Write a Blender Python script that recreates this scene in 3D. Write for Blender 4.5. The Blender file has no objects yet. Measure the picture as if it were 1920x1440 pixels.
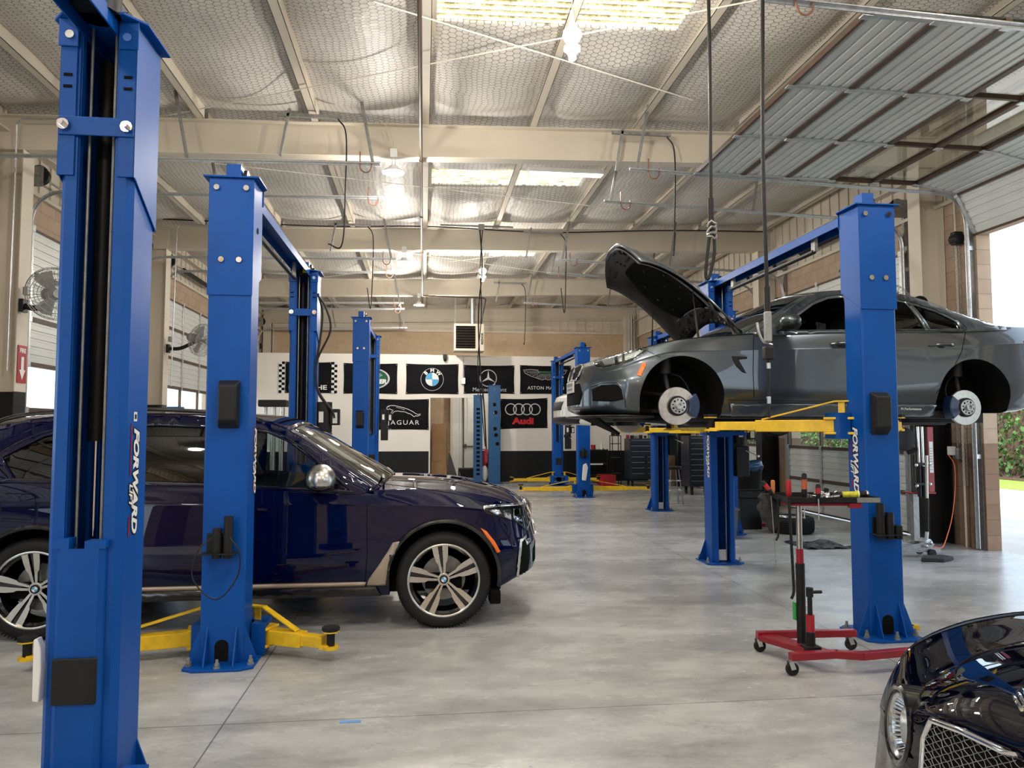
EXPO, SKYS, SUNS, LAMPW = 0.38, 5.0, 6.0, 85.0
import bpy, bmesh, math, random
from mathutils import Vector, Matrix, noise
from mathutils.geometry import delaunay_2d_cdt
from mathutils.bvhtree import BVHTree
random.seed(7)
SC = bpy.context.scene
COL = SC.collection
PI = math.pi
R = math.radians
V = Vector

# ------------------------------------------------------------------ helpers
def sub(ob, parent):
    ob.parent = parent
    inv = Matrix.Identity(4)
    p = parent
    chain = []
    while p is not None:
        chain.append(p); p = p.parent
    if parent.get('_local'):
        return ob
    root = chain[-1]
    if len(chain) == 1:
        m = Matrix.Translation(root.location) @ root.rotation_euler.to_matrix().to_4x4()
        ob.matrix_parent_inverse = m.inverted()
    return ob

def tag(o, label=None, cat=None, group=None, kind=None):
    if label: o['label'] = label
    if cat: o['category'] = cat
    if group: o['group'] = group
    if kind: o['kind'] = kind
    return o

def empty(name, loc, label=None, cat=None, group=None, kind=None, rz=0, local=False):
    o = bpy.data.objects.new(name, None)
    COL.objects.link(o)
    o.empty_display_size = 0.1
    o.location = loc
    o.rotation_euler = (0, 0, rz)
    if local: o['_local'] = 1
    return tag(o, label, cat, group, kind)

def frame(d, up=V((0, 0, 1))):
    d = V(d).normalized()
    if abs(d.dot(up)) > .999: up = V((0, 1, 0))
    x = up.cross(d).normalized(); y = d.cross(x)
    return x, y, d

class MB:
    def __init__(s, M=None):
        s.v = []; s.f = []; s.mi = []; s.m = 0; s.M = M
    def add(s, vs, fs):
        n = len(s.v)
        if s.M is not None: vs = [s.M @ V(q) for q in vs]
        s.v += [tuple(q) for q in vs]
        for f in fs:
            s.f.append(tuple(i + n for i in f)); s.mi.append(s.m)
        return s
    def box(s, x0, x1, y0, y1, z0, z1, rot=None, c=None):
        if x0 > x1: x0, x1 = x1, x0
        if y0 > y1: y0, y1 = y1, y0
        if z0 > z1: z0, z1 = z1, z0
        vs = [V((x, y, z)) for x in (x0, x1) for y in (y0, y1) for z in (z0, z1)]
        if rot is not None:
            c = c if c is not None else V(((x0+x1)/2, (y0+y1)/2, (z0+z1)/2))
            vs = [rot @ (q - c) + c for q in vs]
        return s.add(vs, [(0,1,3,2),(4,6,7,5),(0,4,5,1),(2,3,7,6),(0,2,6,4),(1,5,7,3)])
    def cb(s, c, sz, rot=None):
        return s.box(c[0]-sz[0]/2, c[0]+sz[0]/2, c[1]-sz[1]/2, c[1]+sz[1]/2, c[2]-sz[2]/2, c[2]+sz[2]/2, rot)
    def bar(s, a, b, w, h, up=V((0,0,1))):
        a, b = V(a), V(b); x, y, d = frame(b-a, up)
        vs = [p + x*i*w/2 + y*j*h/2 for p in (a, b) for i, j in ((-1,-1),(1,-1),(1,1),(-1,1))]
        return s.add(vs, [(3,2,1,0),(4,5,6,7),(0,1,5,4),(1,2,6,5),(2,3,7,6),(3,0,4,7)])
    def cyl(s, a, b, r, n=16, r2=None, cap=True):
        a, b = V(a), V(b); x, y, d = frame(b-a); r2 = r if r2 is None else r2
        vs = []
        for p, q in ((a, r), (b, r2)):
            for i in range(n):
                t = 2*PI*i/n; vs.append(p + x*math.cos(t)*q + y*math.sin(t)*q)
        fs = [(i, (i+1) % n, n+(i+1) % n, n+i) for i in range(n)]
        if cap: fs += [tuple(range(n-1, -1, -1)), tuple(range(n, 2*n))]
        return s.add(vs, fs)
    def tube(s, pts, r, n=8, closed=False):
        pts = [V(p) for p in pts]; m = len(pts); vs = []; fs = []
        prev = None
        for k, p in enumerate(pts):
            if closed: d = pts[(k+1) % m] - pts[k-1]
            else: d = pts[min(k+1, m-1)] - pts[max(k-1, 0)]
            if d.length < 1e-9: d = V((0, 0, 1))
            d.normalize()
            if prev is None: x, y, _ = frame(d)
            else:
                x = prev - d*prev.dot(d)
                if x.length < 1e-6: x, y, _ = frame(d)
                x.normalize(); y = d.cross(x)
            prev = x
            rr = r[k] if isinstance(r, (list, tuple)) else r
            for i in range(n):
                t = 2*PI*i/n; vs.append(p + x*math.cos(t)*rr + y*math.sin(t)*rr)
        for k in range(m if closed else m-1):
            a = k*n; b = ((k+1) % m)*n
            for i in range(n): fs.append((a+i, a+(i+1) % n, b+(i+1) % n, b+i))
        if not closed: fs += [tuple(range(n-1, -1, -1)), tuple(range((m-1)*n, m*n))]
        return s.add(vs, fs)
    def lathe(s, prof, o, ax, n=32, a0=0, a1=2*PI, up=V((0,0,1))):
        # prof: (r, h) along axis ax from o
        x, y, d = frame(ax, up); o = V(o); full = abs(a1-a0-2*PI) < 1e-6
        m = n if full else n+1; vs = []; fs = []
        for i in range(m):
            t = a0+(a1-a0)*i/n
            e = x*math.cos(t)+y*math.sin(t)
            for r, h in prof: vs.append(o + e*r + d*h)
        k = len(prof)
        for i in range(n):
            a = i*k; b = ((i+1) % m)*k
            for j in range(k-1):
                fs.append((a+j, b+j, b+j+1, a+j+1))
        return s.add(vs, fs)
    def prism(s, poly, o, u, v, w, t0, t1):
        # polygon in (u,v) axes from o, extruded along w from t0 to t1
        o, u, v, w = V(o), V(u), V(v), V(w); n = len(poly)
        vs = [o+u*a+v*b+w*t0 for a, b in poly]+[o+u*a+v*b+w*t1 for a, b in poly]
        fs = [tuple(range(n-1, -1, -1)), tuple(range(n, 2*n))]+[(i, (i+1) % n, n+(i+1) % n, n+i) for i in range(n)]
        return s.add(vs, fs)
    def grid(s, P):
        # P: list of rows of points
        a, b = len(P), len(P[0])
        return s.add([q for r in P for q in r], [(i*b+j, i*b+j+1, (i+1)*b+j+1, (i+1)*b+j) for i in range(a-1) for j in range(b-1)])
    def sph(s, c, r, n=16, m=10, sz=(1,1,1)):
        vs = []; fs = []
        for i in range(m+1):
            t = PI*i/m
            for j in range(n):
                p = 2*PI*j/n
                vs.append(V(c)+V((math.sin(t)*math.cos(p)*r*sz[0], math.sin(t)*math.sin(p)*r*sz[1], math.cos(t)*r*sz[2])))
        for i in range(m):
            for j in range(n): fs.append((i*n+j, (i+1)*n+j, (i+1)*n+(j+1) % n, i*n+(j+1) % n))
        return s.add(vs, fs)
    def build(s, name, mat, parent=None, smooth=40, bevel=0, seg=2, solid=0, offs=1, fix=True, weld=False, sub_=0):
        me = bpy.data.meshes.new(name)
        me.from_pydata(s.v, [], s.f)
        mats = mat if isinstance(mat, (list, tuple)) else [mat]
        for m in mats: me.materials.append(m)
        if len(mats) > 1:
            me.polygons.foreach_set('material_index', s.mi)
        if fix or weld:
            b = bmesh.new(); b.from_mesh(me)
            if weld: bmesh.ops.remove_doubles(b, verts=b.verts, dist=1e-5)
            bmesh.ops.recalc_face_normals(b, faces=b.faces)
            b.to_mesh(me); b.free()
        if smooth:
            me.shade_smooth(); me.set_sharp_from_angle(angle=R(smooth))
        me.update()
        ob = bpy.data.objects.new(name, me); COL.objects.link(ob)
        if parent is not None: sub(ob, parent)
        if bevel:
            md = ob.modifiers.new('bevel', 'BEVEL'); md.width = bevel; md.segments = seg; md.limit_method = 'ANGLE'; md.angle_limit = R(35)
            md.harden_normals = False
        if solid:
            md = ob.modifiers.new('solid', 'SOLIDIFY'); md.thickness = solid; md.offset = offs
        if sub_:
            md = ob.modifiers.new('sub', 'SUBSURF'); md.levels = sub_; md.render_levels = sub_
        return ob

def copy_tree(o, parent=None):
    c = o.copy(); COL.objects.link(c)
    if parent is not None: c.parent = parent
    for ch in list(KIDS(o)): copy_tree(ch, c)
    return c
def KIDS(o): return [x for x in COL.objects if x.parent is o]

def text(name, s, size, M, mat, parent, ext=.001, shear=0, offset=0, sx=1, align='CENTER', space=1, res=3):
    cu = bpy.data.curves.new(name, 'FONT'); cu.body = s; cu.size = size; cu.extrude = ext
    cu.shear = shear; cu.offset = offset; cu.align_x = align; cu.align_y = 'CENTER'; cu.space_character = space; cu.resolution_u = res
    t = bpy.data.objects.new(name+'_tmp', cu); COL.objects.link(t)
    bpy.context.view_layer.update()
    me = bpy.data.meshes.new_from_object(t)
    bpy.data.objects.remove(t)
    me.transform(Matrix.Diagonal((sx, 1, 1, 1))); me.transform(M)
    me.materials.clear(); me.materials.append(mat)
    ob = bpy.data.objects.new(name, me); COL.objects.link(ob)
    if parent is not None: sub(ob, parent)
    return ob

def basis(o, x, y):
    x, y = V(x).normalized(), V(y).normalized(); z = x.cross(y)
    m = Matrix((x, y, z)).transposed().to_4x4(); m.translation = V(o); return m

def lerp(a, b, t): return a+(b-a)*t
def interp(keys, x):
    # smooth (monotone-ish catmull) interpolation of [(x, val)]
    if x <= keys[0][0]: return keys[0][1]
    if x >= keys[-1][0]: return keys[-1][1]
    for i in range(len(keys)-1):
        if keys[i][0] <= x <= keys[i+1][0]: break
    x0, y0 = keys[i]; x1, y1 = keys[i+1]; h = x1-x0
    d = (y1-y0)/h
    def sl(j):
        if j <= 0 or j >= len(keys)-1: return None
        a = (keys[j][1]-keys[j-1][1])/(keys[j][0]-keys[j-1][0]); b = (keys[j+1][1]-keys[j][1])/(keys[j+1][0]-keys[j][0])
        if a*b <= 0: return 0
        return 2*a*b/(a+b)
    m0 = sl(i); m1 = sl(i+1)
    m0 = d if m0 is None else m0; m1 = d if m1 is None else m1
    t = (x-x0)/h; t2 = t*t; t3 = t2*t
    return (2*t3-3*t2+1)*y0+(t3-2*t2+t)*h*m0+(-2*t3+3*t2)*y1+(t3-t2)*h*m1

def spline(pts, n, closed=False):
    # catmull-rom through 2D/3D points
    pts = [V(p) for p in pts]; m = len(pts); out = []
    segs = m if closed else m-1
    for i in range(segs):
        p1 = pts[i]; p2 = pts[(i+1) % m]
        p0 = pts[i-1] if (closed or i > 0) else p1*2-p2
        p3 = pts[(i+2) % m] if (closed or i+2 < m) else p2*2-p1
        for k in range(n):
            t = k/n
            out.append(.5*((2*p1)+(-p0+p2)*t+(2*p0-5*p1+4*p2-p3)*t*t+(-p0+3*p1-3*p2+p3)*t**3))
    if not closed: out.append(pts[-1])
    return out

def cdt(outer, holes=(), step=.05):
    # triangulate a 2D region with an interior grid; returns verts2d, faces
    def inside(p, poly):
        c = False; n = len(poly); x, y = p
        for i in range(n):
            x1, y1 = poly[i][0], poly[i][1]; x2, y2 = poly[i-1][0], poly[i-1][1]
            if (y1 > y) != (y2 > y) and x < (x2-x1)*(y-y1)/(y2-y1)+x1: c = not c
        return c
    def dens(poly):
        o = []
        for i in range(len(poly)):
            a = V(poly[i][:2]); b = V(poly[(i+1) % len(poly)][:2]); k = max(1, int((b-a).length/step))
            for j in range(k): o.append(a.lerp(b, j/k))
        return o
    vs = []; es = []; loops = [dens(outer)]+[dens(h) for h in holes]
    for L in loops:
        n = len(vs); vs += L; es += [(n+i, n+(i+1) % len(L)) for i in range(len(L))]
    xs = [p[0] for p in loops[0]]; ys = [p[1] for p in loops[0]]
    x = min(xs)+step*.5; row = 0
    while x < max(xs):
        y = min(ys)+step*(.5 if row % 2 else .25)
        while y < max(ys):
            if inside((x, y), loops[0]) and not any(inside((x, y), h) for h in loops[1:]): vs.append(V((x, y)))
            y += step
        x += step; row += 1
    v2, e2, f2, _, _, _ = delaunay_2d_cdt(vs, es, [], 0, 1e-6)
    fs = []
    for f in f2:
        c = sum((v2[i] for i in f), V((0, 0)))/len(f)
        if inside(c, loops[0]) and not any(inside(c, h) for h in loops[1:]): fs.append(tuple(f))
    return v2, fs

# ------------------------------------------------------------------ materials
def node_mat(name):
    m = bpy.data.materials.new(name); m.use_nodes = True
    nt = m.node_tree; b = nt.nodes['Principled BSDF']
    return m, nt, b
def N(nt, t, **kw):
    n = nt.nodes.new(t)
    for k, v in kw.items():
        if k.startswith('i_'):
            key = k[2:]; key = int(key) if key.isdigit() else key.replace('_', ' ')
            n.inputs[key].default_value = v
        else: setattr(n, k, v)
    return n
def pmat(name, col, rough=.5, metal=0, coat=0, spec=.5, var=.06, scale=8, bump=0, bscale=60, rvar=.05, emit=None, es=0, trans=0, ior=1.45, alpha=1, dirt=0):
    m, nt, b = node_mat(name)
    b.inputs['Metallic'].default_value = metal
    b.inputs['Coat Weight'].default_value = coat; b.inputs['Coat Roughness'].default_value = .03
    b.inputs['Specular IOR Level'].default_value = spec
    b.inputs['Transmission Weight'].default_value = trans; b.inputs['IOR'].default_value = ior
    b.inputs['Alpha'].default_value = alpha
    tc = N(nt, 'ShaderNodeTexCoord'); nz = N(nt, 'ShaderNodeTexNoise', i_Scale=scale, i_Detail=5.0)
    nt.links.new(tc.outputs['Object'], nz.inputs['Vector'])
    mr = N(nt, 'ShaderNodeMapRange', i_3=1-var, i_4=1+var)
    mr.inputs[1].default_value = .3; mr.inputs[2].default_value = .7
    nt.links.new(nz.outputs['Fac'], mr.inputs[0])
    mx = N(nt, 'ShaderNodeVectorMath', operation='SCALE'); mx.inputs[0].default_value = col[:3]
    nt.links.new(mr.outputs[0], mx.inputs['Scale']); nt.links.new(mx.outputs[0], b.inputs['Base Color'])
    mr2 = N(nt, 'ShaderNodeMapRange', i_3=max(0, rough-rvar), i_4=min(1, rough+rvar))
    nt.links.new(nz.outputs['Fac'], mr2.inputs[0]); nt.links.new(mr2.outputs[0], b.inputs['Roughness'])
    if bump:
        n2 = N(nt, 'ShaderNodeTexNoise', i_Scale=bscale, i_Detail=4.0)
        nt.links.new(tc.outputs['Object'], n2.inputs['Vector'])
        bp = N(nt, 'ShaderNodeBump', i_Strength=bump, i_Distance=.01)
        nt.links.new(n2.outputs['Fac'], bp.inputs['Height']); nt.links.new(bp.outputs[0], b.inputs['Normal'])
    if emit:
        b.inputs['Emission Color'].default_value = (*emit, 1); b.inputs['Emission Strength'].default_value = es
    return m
def math_(nt, op, a, b=None, c=None):
    n = N(nt, 'ShaderNodeMath', operation=op)
    for i, q in enumerate((a, b, c)):
        if q is None: continue
        if isinstance(q, (int, float)): n.inputs[i].default_value = q
        else: nt.links.new(q, n.inputs[i])
    return n.outputs[0]

BLUE = (.001, .066, .31)
M = {}
M['blue'] = pmat('blue_paint', BLUE, .42, 0, 0, spec=.25, var=.08, scale=3, bump=.03, bscale=90, rvar=.08)
M['teal'] = pmat('teal_paint', (.007, .075, .20), .4, 0, .2, var=.12, scale=4)
M['yellow'] = pmat('yellow_paint', (.75, .47, .012), .42, 0, .1, var=.16, scale=14, bump=.08)
M['black'] = pmat('black_plastic', (.012, .012, .013), .45, spec=.3, var=.15)
M['blackgloss'] = pmat('black_gloss', (.006, .006, .007), .12, coat=.5)
M['matblack'] = pmat('matte_black', (.006, .006, .006), .9, spec=.12, var=.2)
M['rubber'] = pmat('rubber', (.014, .014, .014), .7, spec=.25, var=.2, bump=.1)
M['steel'] = pmat('galvanized_steel', (.52, .54, .55), .38, .85, var=.15, scale=25)
M['dsteel'] = pmat('dull_steel', (.3, .3, .29), .5, .6, var=.2, scale=20)
M['chrome'] = pmat('chrome', (.85, .85, .86), .06, 1, var=.02)
M['mirror'] = pmat('lamp_silver', (.93, .93, .94), .16, 1, var=.02)
M['satin'] = pmat('satin_silver', (.62, .6, .56), .28, 1, var=.03)
M['cream'] = pmat('cream_paint', (.63, .57, .47), .55, var=.05, scale=1.5)
M['white'] = pmat('white_paint', (.78, .78, .77), .5, var=.04)
M['wallwhite'] = pmat('board_white', (.80, .76, .70), .6, var=.03, scale=1)
M['wallblack'] = pmat('board_black', (.009, .010, .011), .4, spec=.25, var=.15)
M['colblack'] = pmat('column_black', (.01, .01, .011), .3, var=.2)
M['red'] = pmat('red_paint', (.26, .010, .02), .38, coat=.15, var=.1)
M['redplastic'] = pmat('red_plastic', (.36, .012, .02), .4, var=.08)
M['orange'] = pmat('orange_plastic', (.8, .16, .02), .3, coat=.3)
M['orangecord'] = pmat('orange_cord', (.75, .14, .05), .5)
M['green'] = pmat('green_paint', (.02, .3, .06), .4)
M['brown'] = pmat('brown_rail', (.075, .045, .03), .5, var=.2, scale=12)
M['copper'] = pmat('spring_steel', (.28, .14, .1), .4, .5)
M['doorgrey'] = pmat('door_panel_paint', (.62, .64, .62), .42, .15, var=.04, scale=3)
M['rope'] = pmat('white_rod', (.75, .7, .62), .5)
M['cardboard'] = pmat('cardboard', (.33, .2, .1), .8, var=.1)
M['fabric'] = pmat('black_flag_fabric', (.008, .008, .010), .85, spec=.1, var=.3, scale=2, bump=.1, bscale=14)
M['flagwhite'] = pmat('flag_white', (.75, .75, .74), .8)
M['flagsilver'] = pmat('flag_silver', (.5, .5, .52), .7)
M['flagblue'] = pmat('flag_blue', (.08, .36, .66), .8)
M['flagred'] = pmat('flag_red', (.6, .02, .03), .8)
M['flaggreen'] = pmat('flag_green', (.01, .1, .05), .8)
M['glove'] = pmat('black_glove', (.035, .032, .03), .85, bump=.4, bscale=40)
M['tape'] = pmat('blue_tape', (.12, .3, .6), .7)
M['tan'] = pmat('bronze_trim', (.42, .34, .26), .38, .35)
M['leather'] = pmat('brown_leather', (.09, .035, .025), .5)
M['grass'] = pmat('lawn', (.2, .3, .04), .9, var=.4, scale=10)
M['leaf'] = pmat('hedge_leaf', (.05, .11, .02), .6, var=.7, scale=2)
M['asphalt'] = pmat('outdoor_concrete', (.55, .52, .48), .85, var=.1, scale=2)
M['mulch'] = pmat('mulch', (.1, .06, .04), .9, var=.4, scale=20)
M['paper'] = pmat('paper', (.7, .7, .68), .7)
M['yellowlab'] = pmat('yellow_label', (.8, .7, .02), .5)
M['led'] = pmat('led_diffuser', (.9, .9, .9), .5, emit=(1, .97, .92), es=14)

def glass_mat(name, tint, rough=0, k=1.0):
    # thin tinted pane: transparent + glossy by fresnel
    m = bpy.data.materials.new(name); m.use_nodes = True; nt = m.node_tree; nt.nodes.clear()
    out = N(nt, 'ShaderNodeOutputMaterial'); tr = N(nt, 'ShaderNodeBsdfTransparent', i_Color=(*tint, 1))
    gl = N(nt, 'ShaderNodeBsdfGlossy', i_Roughness=.02); 
    mx = N(nt, 'ShaderNodeMixShader')
    nz = N(nt, 'ShaderNodeTexNoise', i_Scale=2.0); bp = N(nt, 'ShaderNodeBump', i_Strength=.01)
    nt.links.new(nz.outputs['Fac'], bp.inputs['Height']); nt.links.new(bp.outputs[0], gl.inputs['Normal'])
    ge = N(nt, 'ShaderNodeNewGeometry'); dp = N(nt, 'ShaderNodeVectorMath', operation='DOT_PRODUCT')
    nt.links.new(ge.outputs['Incoming'], dp.inputs[0]); nt.links.new(ge.outputs['Normal'], dp.inputs[1])
    c1 = math_(nt, 'SUBTRACT', 1.0, math_(nt, 'ABSOLUTE', dp.outputs['Value']))
    f = math_(nt, 'MULTIPLY', math_(nt, 'ADD', .045, math_(nt, 'MULTIPLY', .955, math_(nt, 'POWER', c1, 5.0))), k)
    nt.links.new(f, mx.inputs[0]); nt.links.new(tr.outputs[0], mx.inputs[1]); nt.links.new(gl.outputs[0], mx.inputs[2])
    nt.links.new(mx.outputs[0], out.inputs['Surface'])
    return m
M['pane'] = glass_mat('window_pane', (.9, .93, .92))
M['carglass'] = glass_mat('car_glass', (.55, .6, .58))
M['tint'] = glass_mat('tinted_car_glass', (.035, .035, .035))
M['lens'] = glass_mat('lamp_lens', (.85, .87, .88))

def car_paint(name, col, metal, rough, flake=.15):
    m, nt, b = node_mat(name)
    b.inputs['Metallic'].default_value = metal; b.inputs['Roughness'].default_value = rough
    b.inputs['Coat Weight'].default_value = 1; b.inputs['Coat Roughness'].default_value = .01; b.inputs['Coat IOR'].default_value = 1.45; b.inputs['Specular IOR Level'].default_value = .5 if metal > .5 else .0
    tc = N(nt, 'ShaderNodeTexCoord'); vo = N(nt, 'ShaderNodeTexNoise', i_Scale=3.0)
    nt.links.new(tc.outputs['Object'], vo.inputs['Vector'])
    mr = N(nt, 'ShaderNodeMapRange', i_3=.96, i_4=1.04); nt.links.new(vo.outputs['Fac'], mr.inputs[0])
    mx = N(nt, 'ShaderNodeVectorMath', operation='SCALE'); mx.inputs[0].default_value = col
    nt.links.new(mr.outputs[0], mx.inputs['Scale']); nt.links.new(mx.outputs[0], b.inputs['Base Color'])
    return m
M['navy'] = car_paint('navy_car_paint', (.0008, .002, .026), .0, .35)
M['gunmetal'] = car_paint('gunmetal_car_paint', (.085, .10, .115), .85, .32)
M['midnight'] = car_paint('midnight_car_paint', (.0008, .0012, .006), .0, .3)
M['pearl'] = car_paint('pearl_white_car_paint', (.62, .6, .55), .1, .35)
# ------------------------------------------------------------------ room dimensions (metres)
# X across the hall, Y down the hall, camera near the origin
XL, XR, YB, YF = -5.3, 7.35, 25.0, -6.4
FR = [-5.6, -.5, 4.6, 9.7, 14.8, 19.9, 24.9]      # roof frames
PX = [-1.43+1.43*k for k in range(-2, 7)]         # purlins
DW, DH = 3.66, 4.27                               # roll-up door
def zr(x): return 5.62+.024*x                     # underside of the purlins

def brick_mat(name, cols, axis, mortar=(.30, .24, .19), dado=0):
    m, nt, b = node_mat(name)
    tc = N(nt, 'ShaderNodeTexCoord'); sp = N(nt, 'ShaderNodeSeparateXYZ'); cb = N(nt, 'ShaderNodeCombineXYZ')
    nt.links.new(tc.outputs['Object'], sp.inputs[0])
    nt.links.new(sp.outputs[axis], cb.inputs[0]); nt.links.new(sp.outputs[2], cb.inputs[1])
    br = N(nt, 'ShaderNodeTexBrick', i_Scale=1.0)
    br.inputs['Mortar Size'].default_value = .006; br.inputs['Brick Width'].default_value = .4; br.inputs['Row Height'].default_value = .2
    br.inputs['Color1'].default_value = (*cols[0], 1); br.inputs['Color2'].default_value = (*cols[1], 1); br.inputs['Mortar'].default_value = (*mortar, 1)
    nt.links.new(cb.outputs[0], br.inputs['Vector'])
    nz = N(nt, 'ShaderNodeTexNoise', i_Scale=6.0, i_Detail=6.0); nt.links.new(tc.outputs['Object'], nz.inputs['Vector'])
    mr = N(nt, 'ShaderNodeMapRange', i_3=.8, i_4=1.15); nt.links.new(nz.outputs['Fac'], mr.inputs[0])
    mx = N(nt, 'ShaderNodeVectorMath', operation='SCALE'); nt.links.new(br.outputs['Color'], mx.inputs[0]); nt.links.new(mr.outputs[0], mx.inputs['Scale'])
    if dado:
        lo = math_(nt, 'LESS_THAN', sp.outputs[2], dado); m2 = N(nt, 'ShaderNodeMix', data_type='RGBA', blend_type='MULTIPLY')
        nt.links.new(lo, m2.inputs[0]); nt.links.new(mx.outputs[0], m2.inputs[6]); m2.inputs[7].default_value = (.55, .46, .40, 1)
        nt.links.new(m2.outputs[2], b.inputs['Base Color'])
    else: nt.links.new(mx.outputs[0], b.inputs['Base Color'])
    b.inputs['Roughness'].default_value = .85
    bp = N(nt, 'ShaderNodeBump', i_Strength=.6, i_Distance=.01); bp.invert = True
    nt.links.new(br.outputs['Fac'], bp.inputs['Height']); nt.links.new(bp.outputs[0], b.inputs['Normal'])
    return m
TANB = ((.45, .335, .24), (.39, .285, .20))
M['brickY'] = brick_mat('tan_block_side', TANB, 1, dado=1.4)
M['brickX'] = brick_mat('tan_block_back', ((.56, .43, .29), (.52, .39, .26)), 0, mortar=(.62, .5, .36))
M['brickout'] = brick_mat('rose_block', ((.42, .28, .2), (.36, .23, .165)), 0)

def floor_mat():
    m, nt, b = node_mat('polished_concrete')
    tc = N(nt, 'ShaderNodeTexCoord'); sp = N(nt, 'ShaderNodeSeparateXYZ'); nt.links.new(tc.outputs['Object'], sp.inputs[0])
    def nz(sc, det=6., rough=.6, vec=None):
        n = N(nt, 'ShaderNodeTexNoise', i_Scale=sc, i_Detail=det, i_Roughness=rough)
        nt.links.new(vec or tc.outputs['Object'], n.inputs['Vector']); return n.outputs['Fac']
    mp = N(nt, 'ShaderNodeMapping'); mp.inputs['Scale'].default_value = (1, 2.2, 1); mp.inputs['Rotation'].default_value = (0, 0, .35)
    nt.links.new(tc.outputs['Object'], mp.inputs[0])
    big = nz(.9, 8., .62, mp.outputs[0]); mid = nz(4, 8., .65, mp.outputs[0]); fine = nz(30, 4.)
    t = math_(nt, 'ADD', math_(nt, 'MULTIPLY', big, .55), math_(nt, 'MULTIPLY', mid, .35)); t = math_(nt, 'ADD', t, math_(nt, 'MULTIPLY', fine, .1))
    cr = N(nt, 'ShaderNodeValToRGB'); e = cr.color_ramp.elements
    e[0].position = .33; e[0].color = (.225, .228, .222, 1); e[1].position = .66; e[1].color = (.56, .56, .545, 1)
    nt.links.new(t, cr.inputs[0])
    # joints
    def line(sock, vals, w):
        out = None
        for v in vals:
            d = math_(nt, 'ABSOLUTE', math_(nt, 'SUBTRACT', sock, v)); l = math_(nt, 'LESS_THAN', d, w)
            out = l if out is None else math_(nt, 'MAXIMUM', out, l)
        return out
    j = math_(nt, 'MAXIMUM', line(sp.outputs[0], (-1.07, 3.23), .0045), line(sp.outputs[1], (-.2, 4.27, 8.9, 13.4, 17.9), .004))
    # small dark specks
    vo = N(nt, 'ShaderNodeTexVoronoi', i_Scale=2.6); nt.links.new(tc.outputs['Object'], vo.inputs['Vector'])
    spk = math_(nt, 'LESS_THAN', vo.outputs['Distance'], .022)
    wn = N(nt, 'ShaderNodeTexNoise', i_Scale=60.0, i_Detail=2.0); nt.links.new(tc.outputs['Object'], wn.inputs['Vector'])
    spk = math_(nt, 'MULTIPLY', spk, math_(nt, 'GREATER_THAN', wn.outputs['Fac'], .5))
    # thin scratches
    sc1 = nz(1.7, 3.); sl = math_(nt, 'LESS_THAN', math_(nt, 'ABSOLUTE', math_(nt, 'SUBTRACT', sc1, .5)), .0016)
    sl = math_(nt, 'MULTIPLY', sl, math_(nt, 'GREATER_THAN', nz(2.3, 2.), .6))
    dk = math_(nt, 'MAXIMUM', math_(nt, 'MULTIPLY', j, .72), math_(nt, 'MAXIMUM', math_(nt, 'MULTIPLY', spk, .7), math_(nt, 'MULTIPLY', sl, .25)))
    mx = N(nt, 'ShaderNodeMix', data_type='RGBA'); nt.links.new(dk, mx.inputs[0]); nt.links.new(cr.outputs[0], mx.inputs[6]); mx.inputs[7].default_value = (.05, .048, .045, 1)
    nt.links.new(mx.outputs[2], b.inputs['Base Color'])
    mr = N(nt, 'ShaderNodeMapRange', i_3=.20, i_4=.34); nt.links.new(big, mr.inputs[0]); nt.links.new(mr.outputs[0], b.inputs['Roughness'])
    b.inputs['Specular IOR Level'].default_value = .55
    bp = N(nt, 'ShaderNodeBump', i_Strength=.03, i_Distance=.01); nt.links.new(big, bp.inputs['Height']); nt.links.new(bp.outputs[0], b.inputs['Normal'])
    return m
M['floor'] = floor_mat()

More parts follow.
